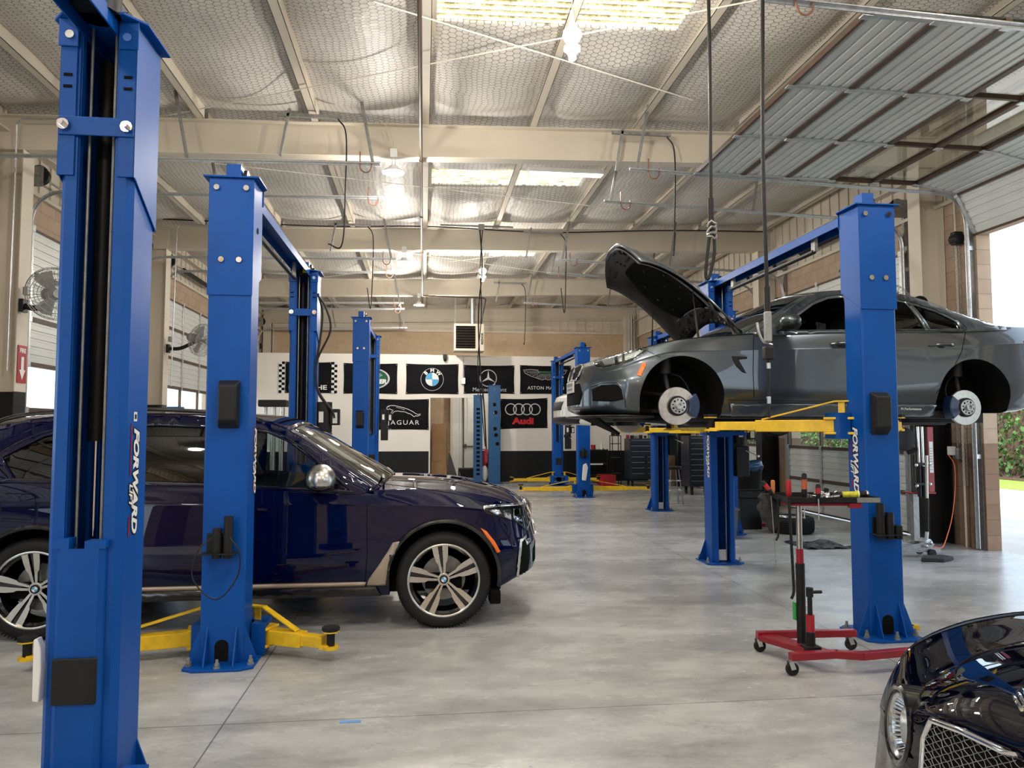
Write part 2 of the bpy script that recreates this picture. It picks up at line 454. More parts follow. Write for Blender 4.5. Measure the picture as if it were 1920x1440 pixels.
def hex_mat():
    m, nt, b = node_mat('insulation_with_hex_wire')
    tc = N(nt, 'ShaderNodeTexCoord'); mp = N(nt, 'ShaderNodeMapping')
    k = 1/.052; mp.inputs['Scale'].default_value = (k*.62, k*.9, 0); mp.inputs['Location'].default_value = (500, 500, 0)
    nt.links.new(tc.outputs['Object'], mp.inputs[0]); sp = N(nt, 'ShaderNodeSeparateXYZ')
    nw = N(nt, 'ShaderNodeTexNoise', i_Scale=2.5); nt.links.new(tc.outputs['Object'], nw.inputs['Vector'])
    va = N(nt, 'ShaderNodeVectorMath', operation='MULTIPLY_ADD'); va.inputs[1].default_value = (1.6, 1.6, 0)
    nt.links.new(nw.outputs['Color'], va.inputs[0]); nt.links.new(mp.outputs[0], va.inputs[2]); nt.links.new(va.outputs[0], sp.inputs[0])
    s3 = math.sqrt(3)
    X, Y = sp.outputs[1], sp.outputs[0]
    def cell(ox, oy):
        a = math_(nt, 'ABSOLUTE', math_(nt, 'SUBTRACT', math_(nt, 'MODULO', math_(nt, 'ADD', X, ox), 1.), .5))
        c = math_(nt, 'ABSOLUTE', math_(nt, 'SUBTRACT', math_(nt, 'MODULO', math_(nt, 'ADD', Y, oy), s3), s3/2))
        return math_(nt, 'MAXIMUM', a, math_(nt, 'ADD', math_(nt, 'MULTIPLY', a, .5), math_(nt, 'MULTIPLY', c, s3/2)))
    d = math_(nt, 'MINIMUM', cell(0., 0.), cell(.5, s3/2))
    w = math_(nt, 'GREATER_THAN', d, .452)
    nz = N(nt, 'ShaderNodeTexNoise', i_Scale=1.2, i_Detail=5.0); nt.links.new(tc.outputs['Object'], nz.inputs['Vector'])
    cr = N(nt, 'ShaderNodeValToRGB'); e = cr.color_ramp.elements
    e[0].position = .3; e[0].color = (.60, .565, .52, 1); e[1].position = .7; e[1].color = (.78, .745, .69, 1); nt.links.new(nz.outputs['Fac'], cr.inputs[0])
    mx = N(nt, 'ShaderNodeMix', data_type='RGBA'); nt.links.new(math_(nt, 'MULTIPLY', w, .88), mx.inputs[0]); nt.links.new(cr.outputs[0], mx.inputs[6]); mx.inputs[7].default_value = (.16, .14, .12, 1)
    nt.links.new(mx.outputs[2], b.inputs['Base Color'])
    b.inputs['Roughness'].default_value = .5; b.inputs['Specular IOR Level'].default_value = .35
    n2 = N(nt, 'ShaderNodeTexNoise', i_Scale=9.0, i_Detail=3.0); nt.links.new(tc.outputs['Object'], n2.inputs['Vector'])
    bp = N(nt, 'ShaderNodeBump', i_Strength=.5, i_Distance=.03); nt.links.new(n2.outputs['Fac'], bp.inputs['Height'])
    bp2 = N(nt, 'ShaderNodeBump', i_Strength=.3, i_Distance=.01); nt.links.new(d, bp2.inputs['Height']); nt.links.new(bp.outputs[0], bp2.inputs['Normal'])
    nt.links.new(bp2.outputs[0], b.inputs['Normal'])
    return m
M['insul'] = hex_mat()

def sky_mat():
    m = bpy.data.materials.new('translucent_skylight'); m.use_nodes = True; nt = m.node_tree; nt.nodes.clear()
    out = N(nt, 'ShaderNodeOutputMaterial'); tl = N(nt, 'ShaderNodeBsdfTranslucent')
    df = N(nt, 'ShaderNodeBsdfDiffuse', i_Color=(.5, .45, .3, 1)); ad = N(nt, 'ShaderNodeMixShader', i_0=.25)
    tc = N(nt, 'ShaderNodeTexCoord'); sp = N(nt, 'ShaderNodeSeparateXYZ'); nt.links.new(tc.outputs['Object'], sp.inputs[0])
    nz = N(nt, 'ShaderNodeTexNoise', i_Scale=7.0, i_Detail=8.0, i_Roughness=.8); nt.links.new(tc.outputs['Object'], nz.inputs['Vector'])
    s = math_(nt, 'SINE', math_(nt, 'MULTIPLY', sp.outputs[1], 2*PI/.1))
    v = math_(nt, 'ADD', math_(nt, 'MULTIPLY', s, .3), math_(nt, 'MULTIPLY', nz.outputs['Fac'], 1.5))
    cr = N(nt, 'ShaderNodeValToRGB'); e = cr.color_ramp.elements
    e[0].position = .5; e[0].color = (.85, .86, .8, 1); e[1].position = .95; e[1].color = (.12, .085, .03, 1)
    el = cr.color_ramp.elements.new(.75); el.color = (.6, .5, .2, 1)
    nt.links.new(v, cr.inputs[0]); nt.links.new(cr.outputs[0], tl.inputs['Color'])
    nt.links.new(tl.outputs[0], ad.inputs[1]); nt.links.new(df.outputs[0], ad.inputs[2]); nt.links.new(ad.outputs[0], out.inputs[0])
    return m
M['skylight'] = sky_mat()

# ------------------------------------------------------------------ floor and outdoors
b = MB(); b.box(XL-.1, XR+.2, YF, 30, -.15, 0); tag(b.build('floor', M['floor'], smooth=0), kind='structure')
b = MB(); b.box(-60, 70, -50, 90, -.5, -.16)
b.box(XR+.2, 15.5, -30, 60, -.16, -.02); b.box(-30, XL-.1, -30, 60, -.16, -.02)
tag(b.build('ground', M['asphalt'], smooth=0), kind='structure')
b = MB(); b.box(15.5, 18, -30, 60, -.16, .0); tag(b.build('lawn', M['grass'], smooth=0), kind='structure')
b = MB(); b.box(18, 24, -30, 60, -.16, .05); tag(b.build('flower_bed_ground', M['mulch'], smooth=0), kind='structure')

# ------------------------------------------------------------------ ceiling insulation with skylight openings
SKY = [(1.9, 2.9), (7.1, 6.1), (12.75, 11.95), (18.1, 17.35)]
SK = [(.12, 2.72, -4.2, -3.2), (.12, 2.72, 1.2, 2.2), (.12, 2.72, 6.2, 7.55), (.12, 2.72, 11.95, 12.75), (.12, 2.72, 17.35, 18.1)]
def ceil_pt(x, y):
    k = 1.43; u = ((x+1.43*3)/k) % 1.0
    sag = math.sin(PI*u)**.7
    yy = (y % 1.7)/1.7
    z = zr(x)+.17-.13*sag-.02*sag*math.sin(2*PI*yy)-.025*sag*noise.noise(V((x*1.3, y*.9, 0)))
    # pulled up where it meets a frame
    for f in FR:
        d = abs(y-f)
        if d < .5: z += .09*sag*(1-d/.5)
    for a, c, e, f in SK:
        dx = max(a-x, 0, x-c); dy = max(e-y, 0, y-f); d = math.hypot(dx, dy)
        if d < .45: z = lerp(zr(x)+.22, z, (d/.45)**1.2)
    return V((x, y, z))
b = MB(); xs = [XL+i*(XR+.1-XL)/177 for i in range(178)]; ys = [YF+j*.1 for j in range(int((YB+1-YF)/.1)+1)]
idx = {}; P = []; F = []
def insk(x, y):
    return any(a < x < c and e < y < f for a, c, e, f in SK)
for i, x in enumerate(xs):
    for j, y in enumerate(ys): idx[i, j] = len(P); P.append(ceil_pt(x, y))
for i in range(len(xs)-1):
    for j in range(len(ys)-1):
        if not insk((xs[i]+xs[i+1])/2, (ys[j]+ys[j+1])/2): F.append((idx[i, j], idx[i, j+1], idx[i+1, j+1], idx[i+1, j]))
b.add(P, F); tag(b.build('ceiling', M['insul'], smooth=60, fix=False, solid=.03, offs=-1), kind='structure')
for n, (x0, x1, y0, y1) in enumerate(SK):
    b = MB(); rows = []
    for j in range(int((y1-y0+.3)/.0125)):
        y = y0-.15+j*.0125; h = .018*math.tanh(2.2*math.sin(2*PI*y/.1))
        rows.append([V((x0-.15, y, zr(x0)+.26+h)), V((x1+.15, y, zr(x1)+.26+h))])
    b.grid(rows); o = b.build('window_%d' % (n+1), M['skylight'], smooth=50, fix=False)
    tag(o, 'translucent corrugated roof skylight panel', 'skylight', kind='structure')
# roof deck above the insulation, open over the skylights
b = MB()
ycuts = [YF]+sum([[s[2]-.15, s[3]+.15] for s in SK], [])+[YB+.5]
b.box(XL-.3, .0, YF, YB+.5, 5.98, 6.02); b.box(2.86, XR+.3, YF, YB+.5, 5.98, 6.02)
for i in range(0, len(ycuts), 2): b.box(0, 2.86, ycuts[i], ycuts[i+1], 5.98, 6.02)
tag(b.build('roof', M['cream'], smooth=0), kind='structure')

# ------------------------------------------------------------------ purlins and frames
pb = None
for k, x in enumerate([q for q in PX if XL < q < XR]):
    for i in range(len(FR)-1):
        y0, y1 = FR[i]+.09, FR[i+1]-.09
        if y1 < -1: continue
        b = MB(); z = zr(x)
        b.box(x-.05, x+.05, y0, y1, z, z+.006); b.box(x+.044, x+.05, y0, y1, z, z+.2); b.box(x-.05, x-.044, y0, y1, z, z+.02)
        b.box(x-.035+.07, x+.1, y0, y1, z+.19, z+.2)
        tag(b.build('purlin', M['cream'], smooth=0), 'pale roof purlin running down the hall', 'purlin', 'roof purlins', 'structure')
for i, f in enumerate(FR):
    if i == 0: continue
    b = MB(); a, c = XL+.02, XR-.02
    def beam(z0, z1, w):
        b.add([V((x, y, z+.024*x)) for x in (a, c) for y in (f-w, f+w) for z in (z0, z1)], [(0,1,3,2),(4,6,7,5),(0,4,5,1),(2,3,7,6),(0,2,6,4),(1,5,7,3)])
    beam(5.605, 5.62, .09); beam(5.17, 5.185, .09); beam(5.185, 5.605, .006)
    tag(b.build('beam', M['cream'], smooth=0, bevel=.003), 'cream steel roof beam spanning the hall', 'beam', 'roof frame beams', 'structure')
for i, f in enumerate(FR):
    if i == 0: continue
    for s, xw in ((1, XL), (-1, XR)):
        b = MB(); b.m = 0
        def seg(z0, z1, mi):
            b.m = mi; xi = xw+s*.38
            b.box(xi-.012*s, xi, f-.13, f+.13, z0, z1); b.box(xw+s*.01, xw+s*.022, f-.13, f+.13, z0, z1); b.box(xw+s*.02, xi-.01*s, f-.008, f+.008, z0, z1)
        zt = zr(xw)-.45
        seg(0, 2.05, 1); seg(2.05, zt, 0)
        tag(b.build('column', [M['cream'], M['colblack']], smooth=0, bevel=.003), 'cream steel wall column with black painted foot', 'column', 'wall columns', 'structure')

# ------------------------------------------------------------------ walls
def wall_with_doors(name, x0, x1, doors, mat, ztop=6.0):
    b = MB(); ys = [YF]
    for c in doors: ys += [c-DW/2, c+DW/2]
    ys.append(YB+.3)
    for i in range(0, len(ys), 2): b.box(x0, x1, ys[i], ys[i+1], 0, 4.75)
    for c in doors: b.box(x0, x1, c-DW/2, c+DW/2, DH-.05, 4.75)
    return tag(b.build(name, mat, smooth=0), kind='structure')
RD = [-3.05, 2.05, 7.15, 12.3, 17.35]; LD = [-3.05, 2.05, 7.15, 12.3, 17.35, 22.1]
wall_with_doors('wall_right', XR, XR+.2, RD, M['brickY'])
wall_with_doors('wall_left', XL-.2, XL, LD, M['brickY'])
for nm, x0, x1 in (('wall_upper_right', XR, XR+.2), ('wall_upper_left', XL-.2, XL)):
    b = MB(); b.box(x0, x1, YF, YB+.3, 4.75, 6.0); s = 1 if x0 > 0 else -1
    y = YF
    while y < YB: b.box((x0 if s > 0 else x1-.0), (x0-.025 if s > 0 else x1+.025), y, y+.035, 4.75, 5.9); y += .3
    xx = x0 if s > 0 else x1
    b.box(xx, xx-s*.07, YF, YB, 4.75, 4.8); b.box(xx, xx-s*.15, YF, YB, 5.3, 5.32)
    tag(b.build(nm, M['cream'], smooth=0), kind='structure')
b = MB(); b.box(XL-.2, XR+.2, YF-.2, YF, 0, 6.0); tag(b.build('wall_front', M['brickX'], smooth=0), kind='structure')
b = MB(); b.box(XL-.2, XR+.2, YB, YB+.2, 0, 4.85); tag(b.build('wall_back', M['brickX'], smooth=0), kind='structure')
b = MB(); b.box(XL-.2, XR+.2, YB-.02, YB+.2, 4.85, 6)
for z in (4.85, 5.1, 5.42): b.box(XL, XR, YB-.12, YB-.02, z, z+.07 if z != 5.1 else z+.02)
for k in range(42): b.box(XL+k*.3, XL+k*.3+.03, YB-.04, YB-.02, 4.85, 6)
tag(b.build('wall_upper_back', M['cream'], smooth=0), kind='structure')
for x in (-5.1, 7.0, ):
    b = MB(); b.box(x-.12, x+.12, YB-.3, YB-.02, 0, 5.45); tag(b.build('column', M['cream'], smooth=0, bevel=.004), 'cream steel wall column with black painted foot', 'column', 'wall columns', 'structure')
b = MB()
for q in (7.16, 7.08, 6.98): b.cyl((q, YB-.42, 0), (q, YB-.42, 5.5), .016, 10)
tag(b.build('conduit', M['steel']), 'grey electrical conduits running up the far right corner', 'conduit')

# white and black boards of the far partition
YP = 22.3
def board(x0, x1, z0, z1, mat, nm):
    b = MB(); b.box(x0, x1, YP, YP+.12, z0, z1); return tag(b.build(nm, mat, smooth=0), kind='structure')
board(-5.25, .15, .92, 3.82, M['wallwhite'], 'wall_partition_left'); board(1.62, 6.9, .92, 3.80, M['wallwhite'], 'wall_partition_right')
board(.15, 1.62, 2.52, 3.81, M['wallwhite'], 'wall_partition_centre')
board(-5.25, .15, 0, .92, M['wallblack'], 'wall_base_left'); board(1.62, 6.9, 0, .92, M['wallblack'], 'wall_base_right')
b = MB()
b.box(.15, .19, YP-.005, YP+.13, 0, 2.52); b.box(1.58, 1.62, YP-.005, YP+.13, 0, 2.52); tag(b.build('trim_1', M['wallwhite'], smooth=0), kind='structure')
# ------------------------------------------------------------------ camera, daylight
cam = bpy.data.cameras.new('camera'); co = bpy.data.objects.new('camera', cam); COL.objects.link(co)
cam.sensor_width = 36; cam.lens = 36*1385/1920; cam.clip_start = .05; cam.clip_end = 300
co.location = (0, 0, 1.605); co.rotation_euler = (R(90+3.43), 0, -.11866)
SC.camera = co
SC.view_settings.view_transform = 'Standard'; SC.view_settings.look = 'None'; SC.view_settings.gamma = 1
SC.view_settings.use_curve_mapping = False; SC.view_settings.exposure = EXPO
w = bpy.data.worlds.new('sky'); SC.world = w; w.use_nodes = True; nt = w.node_tree
bg = nt.nodes['Background']
sk = N(nt, 'ShaderNodeTexSky', sky_type='HOSEK_WILKIE'); sk.sun_direction = V((-.45, -.35, .82)).normalized(); sk.turbidity = 5; sk.ground_albedo = .5
hs = N(nt, 'ShaderNodeMix', data_type='RGBA', i_0=.35); hs.inputs[7].default_value = (.80, .90, 1.0, 1)
nt.links.new(sk.outputs[0], hs.inputs[6]); nt.links.new(hs.outputs[2], bg.inputs['Color']); bg.inputs['Strength'].default_value = SKYS
l = bpy.data.lights.new('sun', 'SUN'); l.energy = SUNS; l.angle = R(1.5); l.color = (1, .95, .87)
lo = bpy.data.objects.new('sun', l); COL.objects.link(lo); lo.rotation_euler = V((.45, .35, -.82)).to_track_quat('-Z', 'Y').to_euler()
cy = SC.cycles
cy.use_denoising = True
try: cy.denoiser = 'OPENIMAGEDENOISE'; cy.denoising_input_passes = 'RGB_ALBEDO_NORMAL'; cy.denoising_prefilter = 'ACCURATE'
except Exception: pass
cy.max_bounces = 8; cy.diffuse_bounces = 5; cy.glossy_bounces = 4; cy.transparent_max_bounces = 16; cy.transmission_bounces = 6
cy.sample_clamp_indirect = 6; cy.caustics_reflective = False; cy.caustics_refractive = False; cy.use_adaptive_sampling = False
# ------------------------------------------------------------------ sectional roll-up doors
SH = DH/7
def section(ob, glass, o, vd, nd, y0, y1, names):
    # one door section; o = bottom edge point (x,z), vd up direction, nd towards the room
    def P(u, v, n): return V((o[0]+vd[0]*v+nd[0]*n, u, o[1]+vd[1]*v+nd[1]*n))
    h = SH
    def slab(b, u0, u1, v0, v1, n0, n1):
        b.add([P(u, v, n) for u in (u0, u1) for v in (v0, v1) for n in (n0, n1)], [(0,1,3,2),(4,6,7,5),(0,4,5,1),(2,3,7,6),(0,2,6,4),(1,5,7,3)])
    if not glass:
        b = MB(); prof = [(0.012, .0)]
        v = .03
        for k in range(5):
            w = (h-.06)/5
            prof += [(v, .012), (v+w*.60, .012), (v+w*.68, .0), (v+w*.92, .0)]; v += w
        prof += [(h-.03, .012), (h-.012, .0)]
        rows = [[P(y0, v, n) for v, n in prof], [P(y1, v, n) for v, n in prof]]
        b.grid(rows); rows = [[P(y0, v, -.03) for v in (0.012, h-.012)], [P(y1, v, -.03) for v in (.012, h-.012)]]; b.grid(rows)
        pn = b.build('door_panel', M['doorgrey'], ob, smooth=20, fix=False)
    else:
        b = MB(); ms = [y0+(y1-y0)*k/3 for k in range(4)]
        for k in range(3): slab(b, ms[k], ms[k+1], .03, h-.03, -.012, -.006)
        pn = b.build('pane', M['pane'], ob, smooth=0)
        b = MB()
        for q in ms[1:-1]: slab(b, q-.018, q+.018, .02, h-.02, -.03, .02)
        slab(b, y0, y0+.05, 0, h, -.03, .02); slab(b, y1-.05, y1, 0, h, -.03, .02)
        b.build('mullion', M['brown'], ob, smooth=0)
    b = MB(); slab(b, y0, y1, 0, .03, -.03, .028); slab(b, y0, y1, h-.03, h, -.03, .028)
    b.build('door_rail', M['brown'], ob, smooth=0)
    b = MB()
    if not glass:
        for k in (0, 1, 2, 3):
            q = y0+.04+(y1-y0-.08)*k/3
            slab(b, q-.028, q+.028, .03, h-.03, .0, .03)
    for k in (0, 1, 2, 3):
        q = y0+.04+(y1-y0-.08)*k/3
        slab(b, q-.035, q+.035, h-.045, h+.04, .028, .042)
    b.build('door_stile', M['steel'], ob, smooth=0, bevel=.003)

def arc_track(s, xw, y, xe, z1, zc, zend=None):
    # vertical track, quarter bend, then horizontal track running into the hall
    pts = [V((xw, y, .02)), V((xw, y, zc))]
    r = z1-zc
    for k in range(1, 9):
        a = PI/2*k/8; pts.append(V((xw+s*r*(1-math.cos(a)), y, zc+r*math.sin(a))))
    pts.append(V((xe, y, z1 if zend is None else zend)))
    return pts
def track(b, pts, w=.05):
    prev = None
    for i in range(len(pts)-1):
        b.bar(pts[i], pts[i+1], .012, w, up=V((0, 1, 0)))
        b.bar(pts[i]+V((0, .022, 0)), pts[i+1]+V((0, .022, 0)), .05, .014, up=V((0, 1, 0)))
def hook(b, x, y, z):
    b.tube([V((x, y, z+.16)), V((x, y, z-.02))]+[V((x+.07-.07*math.cos(a), y, z-.02-.08*math.sin(a))) for a in [PI*k/8 for k in range(1, 9)]]+[V((x+.14, y, z+.04))], .009, 6)

dn = 0
def door(side, c, opened=False, zt=4.86):
    global dn; dn += 1
    s = 1 if side == 'left' else -1; xw = XL if s > 0 else XR
    ob = empty('door_%d' % dn, (xw+s*.04, c, 0), kind='structure')
    y0, y1 = c-DW/2-.04, c+DW/2+.04
    if not opened:
        for k in range(7): section(ob, k in (2, 3), (xw+s*.05, k*SH+.02), (0, 1), (s, 0), y0, y1, None)
    else:
        pth = [(7.36, 4.20), (7.10, 4.75), (6.52, 4.87)]
        while len(pth) < 8: pth.append((pth[-1][0]-SH, pth[-1][1]+.008))
        for k in range(7):
            a, b_ = pth[k], pth[k+1]; d = V((b_[0]-a[0], b_[1]-a[1])).normalized()
            n = (-abs(d[1]), -abs(d[0])); section(ob, k in (2, 3), a, d, n, y0, y1, None)
    xe = xw+s*4.75 if s > 0 else xw-4.75
    zh = 4.78; ze = 4.86 if s > 0 else 4.93
    for y in (y0-.03, y1+.03):
        b = MB(); p = arc_track(s, xw+s*.07, y, xe, zh, 4.38, ze); track(b, p)
        for q in (1.2, 2.6, 4.0): b.box(min(xw, xw+s*.07), max(xw, xw+s*.07), y-.025, y+.025, q, q+.06)
        b.build('door_track', M['steel'], ob, smooth=0, bevel=.002)
        b = MB()
        for fx in (.52, .98):
            x = lerp(xw, xe, fx); zz = lerp(zh, ze, fx)
            b.bar(V((x, y, zz)), V((x-s*.16, y, zr(x)+.1)), .04, .006, up=V((0, 1, 0)))
            b.bar(V((x, y, zz)), V((x-s*.16, y, zr(x)+.1)), .006, .04, up=V((0, 1, 0)))
        b.build('track_hanger', M['dsteel'], ob, smooth=0)
        b = MB(); hook(b, xe-s*.25, y, (ze-.02)); b.build('track_stop', M['copper'], ob)
    b = MB(); xs_ = xw+s*.17; b.cyl((xs_, y0-.15, 4.98), (xs_, y1+.15, 4.98), .016, 12)
    b.build('spring_shaft', M['dsteel'], ob)
    b = MB(); b.cyl((xs_, c-1.0, 4.98), (xs_, c+1.0, 4.98), .05, 16); b.build('torsion_spring', M['black'], ob)
    for y in (y0-.03, y1+.03):
        b = MB(); b.cyl((xs_, y-.04, 4.98), (xs_, y+.04, 4.98), .12, 20); b.cyl((xs_, y-.055, 4.98), (xs_, y-.04, 4.98), .135, 20)
        b.build('cable_drum', M['black'], ob)
        b = MB(); b.box(xw+s*.01, xw+s*.24, y+.05*0-.055-.01, y-.055, 4.82, 5.1); b.box(xw+s*.01, xw+s*.06, y-.03, y+.03, 4.4, 5.05)
        b.build('bearing_plate', M['dsteel'], ob, smooth=0)
    # metal jamb angle against the block
    b = MB()
    for y, q in ((y0, -1), (y1, 1)): b.box(min(xw, xw-s*.02), max(xw+s*.12, xw), y+q*.07, y+q*.08, 0, 4.4); b.box(min(xw, xw+s*.01), max(xw, xw+s*.01), y+q*.0, y+q*.08, 0, 4.4)
    b.build('door_jamb', M['dsteel'], ob, smooth=0)
    # push-up hand chain and hoist
    b = MB(); yc = y1+.22; b.box(xw+s*.03, xw+s*.15, yc-.06, yc+.04, 4.12, 4.3); b.cyl((xw+s*.1, yc-.09, 4.2), (xw+s*.1, yc+.05, 4.2), .08, 8)
    b.build('chain_hoist', M['black'], ob, bevel=.01)
    b = MB()
    for dx in (.05, .11):
        for q in range(60):
            z = 4.1-q*.055; a = (q % 2)*PI/2
            r = .012; b.tube([V((xw+s*dx+math.cos(t)*r*math.cos(a), yc+math.cos(t)*r*math.sin(a), z+math.sin(t)*.024)) for t in [2*PI*k/6 for k in range(6)]], .004, 4, closed=True)
    b.build('hand_chain', M['dsteel'], ob, smooth=0)
    return ob
for c in RD[1:]: door('right', c, opened=(c == 7.15))
for c in LD[1:]: door('left', c)
# ------------------------------------------------------------------ two-post lifts
def rot2(M_, p): return M_ @ V(p)
def column(lift, X, Y, face, H, cz, seq, pad_z=None, tankside=0, decal=True, detail=True):
    # X, Y: centre of the column; face=+1 opens towards +Y, -1 towards -Y
    w, d = .145, .13
    T = Matrix.Translation((X, Y, 0)) @ Matrix.Rotation(0 if face > 0 else PI, 4, 'Z')
    # local: x across, y towards the opening
    b = MB(T); t = .008
    prof = [(-.075, d), (-w+.025, d), (-w, d-.03), (-w, -d+.012), (-w+.012, -d), (w-.012, -d), (w, -d+.012), (w, d-.03), (w-.025, d), (.075, d)]
    inn = [(.075, d-.05), (.07, d-t), (w-.03, d-t), (w-t, d-.035), (w-t, -d+.02), (w-.02, -d+t), (-w+.02, -d+t), (-w+t, -d+.02), (-w+t, d-.035), (-w+.03, d-t), (-.07, d-t), (-.075, d-.05)]
    loop = prof+inn; n = len(loop); vs = [V((x, y, z)) for z in (.02, H) for x, y in loop]
    fs = [(i, (i+1) % n, n+(i+1) % n, n+i) for i in range(n)]
    m_ = len(prof)
    b.add(vs, fs)
    # gussets and cable hole surround at the foot
    for q in (-1, 1):
        b.prism([(0, .02), (.09, .02), (0, .26)], (q*w, -d+.02, 0), (q, 0, 0), (0, 0, 1), (0, 1, 0), -.005, .005)
        b.prism([(0, .02), (.09, .02), (0, .26)], (q*(w-.05), -d, 0), (0, -1, 0), (0, 0, 1), (1, 0, 0), -.005, .005)
    col_ = b.build('column', M['blue'], lift, smooth=30)
    # arched access hole at the foot of the back plate
    b = MB(T); pts = [(-.045, .03), (.045, .03), (.045, .13)]+[(.045*math.cos(a), .13+.045*math.sin(a)) for a in [PI*k/8 for k in range(1, 9)]]
    b.prism(pts, (0, -d-.001, 0), (1, 0, 0), (0, 0, 1), (0, -1, 0), 0, .003); b.build('access_hole', M['matblack'], col_, smooth=0)
    b = MB(T); b.prism([(-.23, -.22), (-.15, -.27), (.15, -.27), (.23, -.22), (.23, .15), (.17, .2), (-.17, .2), (-.23, .15)], (0, 0, 0), (1, 0, 0), (0, 1, 0), (0, 0, 1), 0, .018)
    b.build('base_plate', M['blue'], col_, smooth=0, bevel=.003)
    if detail:
        b = MB(T)
        for x, y in ((-.2, -.17), (.2, -.17), (0, -.24), (-.2, .1), (.2, .1)):
            b.cyl((x, y, .018), (x, y, .03), .022, 8); b.cyl((x, y, .03), (x, y, .075), .01, 8); b.cyl((x, y, .035), (x, y, .05), .017, 6)
        b.build('anchor_bolt', M['dsteel'], col_, smooth=30)
    # extension sleeve with slanted lower edge
    b = MB(T); W2, D2 = w+.008, d+.008; z0 = H-.83
    for q in (-1, 1):
        b.prism([(-D2, z0), (D2-.02, z0+.16), (D2, z0+.16), (D2, H), (-D2, H)] if face > 0 else [(-D2, z0), (D2-.02, z0+.16), (D2, z0+.16), (D2, H), (-D2, H)], (q*W2, 0, 0), (0, 1, 0), (0, 0, 1), (q, 0, 0), -.006, 0)
        b.box(q*W2, q*.085, D2-.006, D2, z0+.16, H)
    b.box(-W2, W2, -D2, -D2+.006, z0, H)
    b.build('extension', M['blue'], col_, smooth=0, bevel=.004)
    b = MB(T)
    b.box(-w-.005, w+.005, d+.008, d+.016, H-.5, H-.42)
    b.build('crossbar', M['blue'], col_, smooth=0, bevel=.003)
    b = MB(T)
    for q in (-1, 1):
        b.cyl((q*(w-.02), d+.014, H-.46), (q*(w-.02), d+.032, H-.46), .024, 10); b.cyl((q*(w-.02), d+.03, H-.46), (q*(w-.02), d+.055, H-.46), .012, 8)
        for z in (H-.07,): b.cyl((q*(w-.03), d+.006, z), (q*(w-.03), d+.022, z), .018, 10); b.cyl((q*(w-.045), -d-.024, z), (q*(w-.045), -d-.006, z), .02, 10)
        b.cyl((q*.06, -d-.02, H-.58), (q*.06, -d-.006, H-.58), .02, 10)
    b.build('bolt', M['chrome'], col_, smooth=30)
    b = MB(T)
    for q in (-1, 1):
        for z in (H-.24, H-.29): b.cb((q*(w-.025), d+.009, z), (.034, .004, .012))
    b.cyl((w+.0085, -.01, H-.34), (w+.0115, -.01, H-.34), .022, 14)
    b.build('slot', M['matblack'], col_, smooth=0)
    # top plate and pulley bracket
    b = MB(T); b.prism([(-.19, -.16), (.19, -.16), (.19, .12), (.12, .2), (-.12, .2), (-.19, .12)], (0, 0, 0), (1, 0, 0), (0, 1, 0), (0, 0, 1), H, H+.012)
    b.box(-w-.015, -.08, d+.009, d+.017, H-.12, H); b.box(.08, w+.015, d+.009, d+.017, H-.12, H)
    b.build('top_plate', M['blue'], col_, smooth=0, bevel=.003)
    # cylinder, rod, cables, carriage
    zb = cz+1.7 if cz < .6 else cz+.12
    b = MB(T); b.cyl((.035, -.045, 1.55 if cz < .6 else .3), (.035, -.045, H-.1 if cz < .6 else cz), .036, 18)
    b.build('hydraulic_cylinder', M['black'], lift)
    b = MB(T); b.cyl((.035, -.045, cz+.3), (.035, -.045, zb), .016, 14)
    b.build('piston_rod', M['chrome'], lift)
    b = MB(T)
    b.cyl((.055, .07, .05), (.055, .07, H), .0065, 8); b.cyl((-.045, .075, .05), (-.045, .075, H), .0065, 8)
    b.build('lift_cable', M['dsteel'], lift)
    b = MB(T); z1 = cz+1.14
    b.add([V((x, y, z)) for z in (cz, z1) for x, y in ((-.1, -.05), (-.1, .11), (-.088, .15), (-.075, .165), (.07, .165), (.088, .15), (.1, .11), (.1, -.05), (.092, -.05), (.092, .11), (.068, .157), (-.073, .157), (-.092, .11), (-.092, -.05))],
          [(i, (i+1) % 14, 14+(i+1) % 14, 14+i) for i in range(14)])
    b.box(-.1, -.02, .1, .165, z1, z1+.03); b.box(.04, .1, .1, .165, z1, z1+.04)
    b.box(-.16, .16, .15, .26, cz+.02, cz+.07); b.box(-.16, .16, .15, .26, cz+.19, cz+.23); b.box(-.15, .15, .15, .165, cz+.02, cz+.23)
    for q in (-1, 1): b.box(q*.155, q*.25, .04, .26, cz+.02, cz+.23)
    cg = b.build('carriage', M['blue'], lift, smooth=30)
    b = MB(T); b.box(-.085, .082, .165, .182, cz+.53, cz+.71); b.build('bump_pad', M['rubber'], cg, smooth=0, bevel=.004)
    for (ex, ey, ez, br) in seq:
        arm(lift, T, X, Y, face, cz, ex, ey, ez, br)
    # tool adapter holder and plastic cover on the back plate
    return T, col_

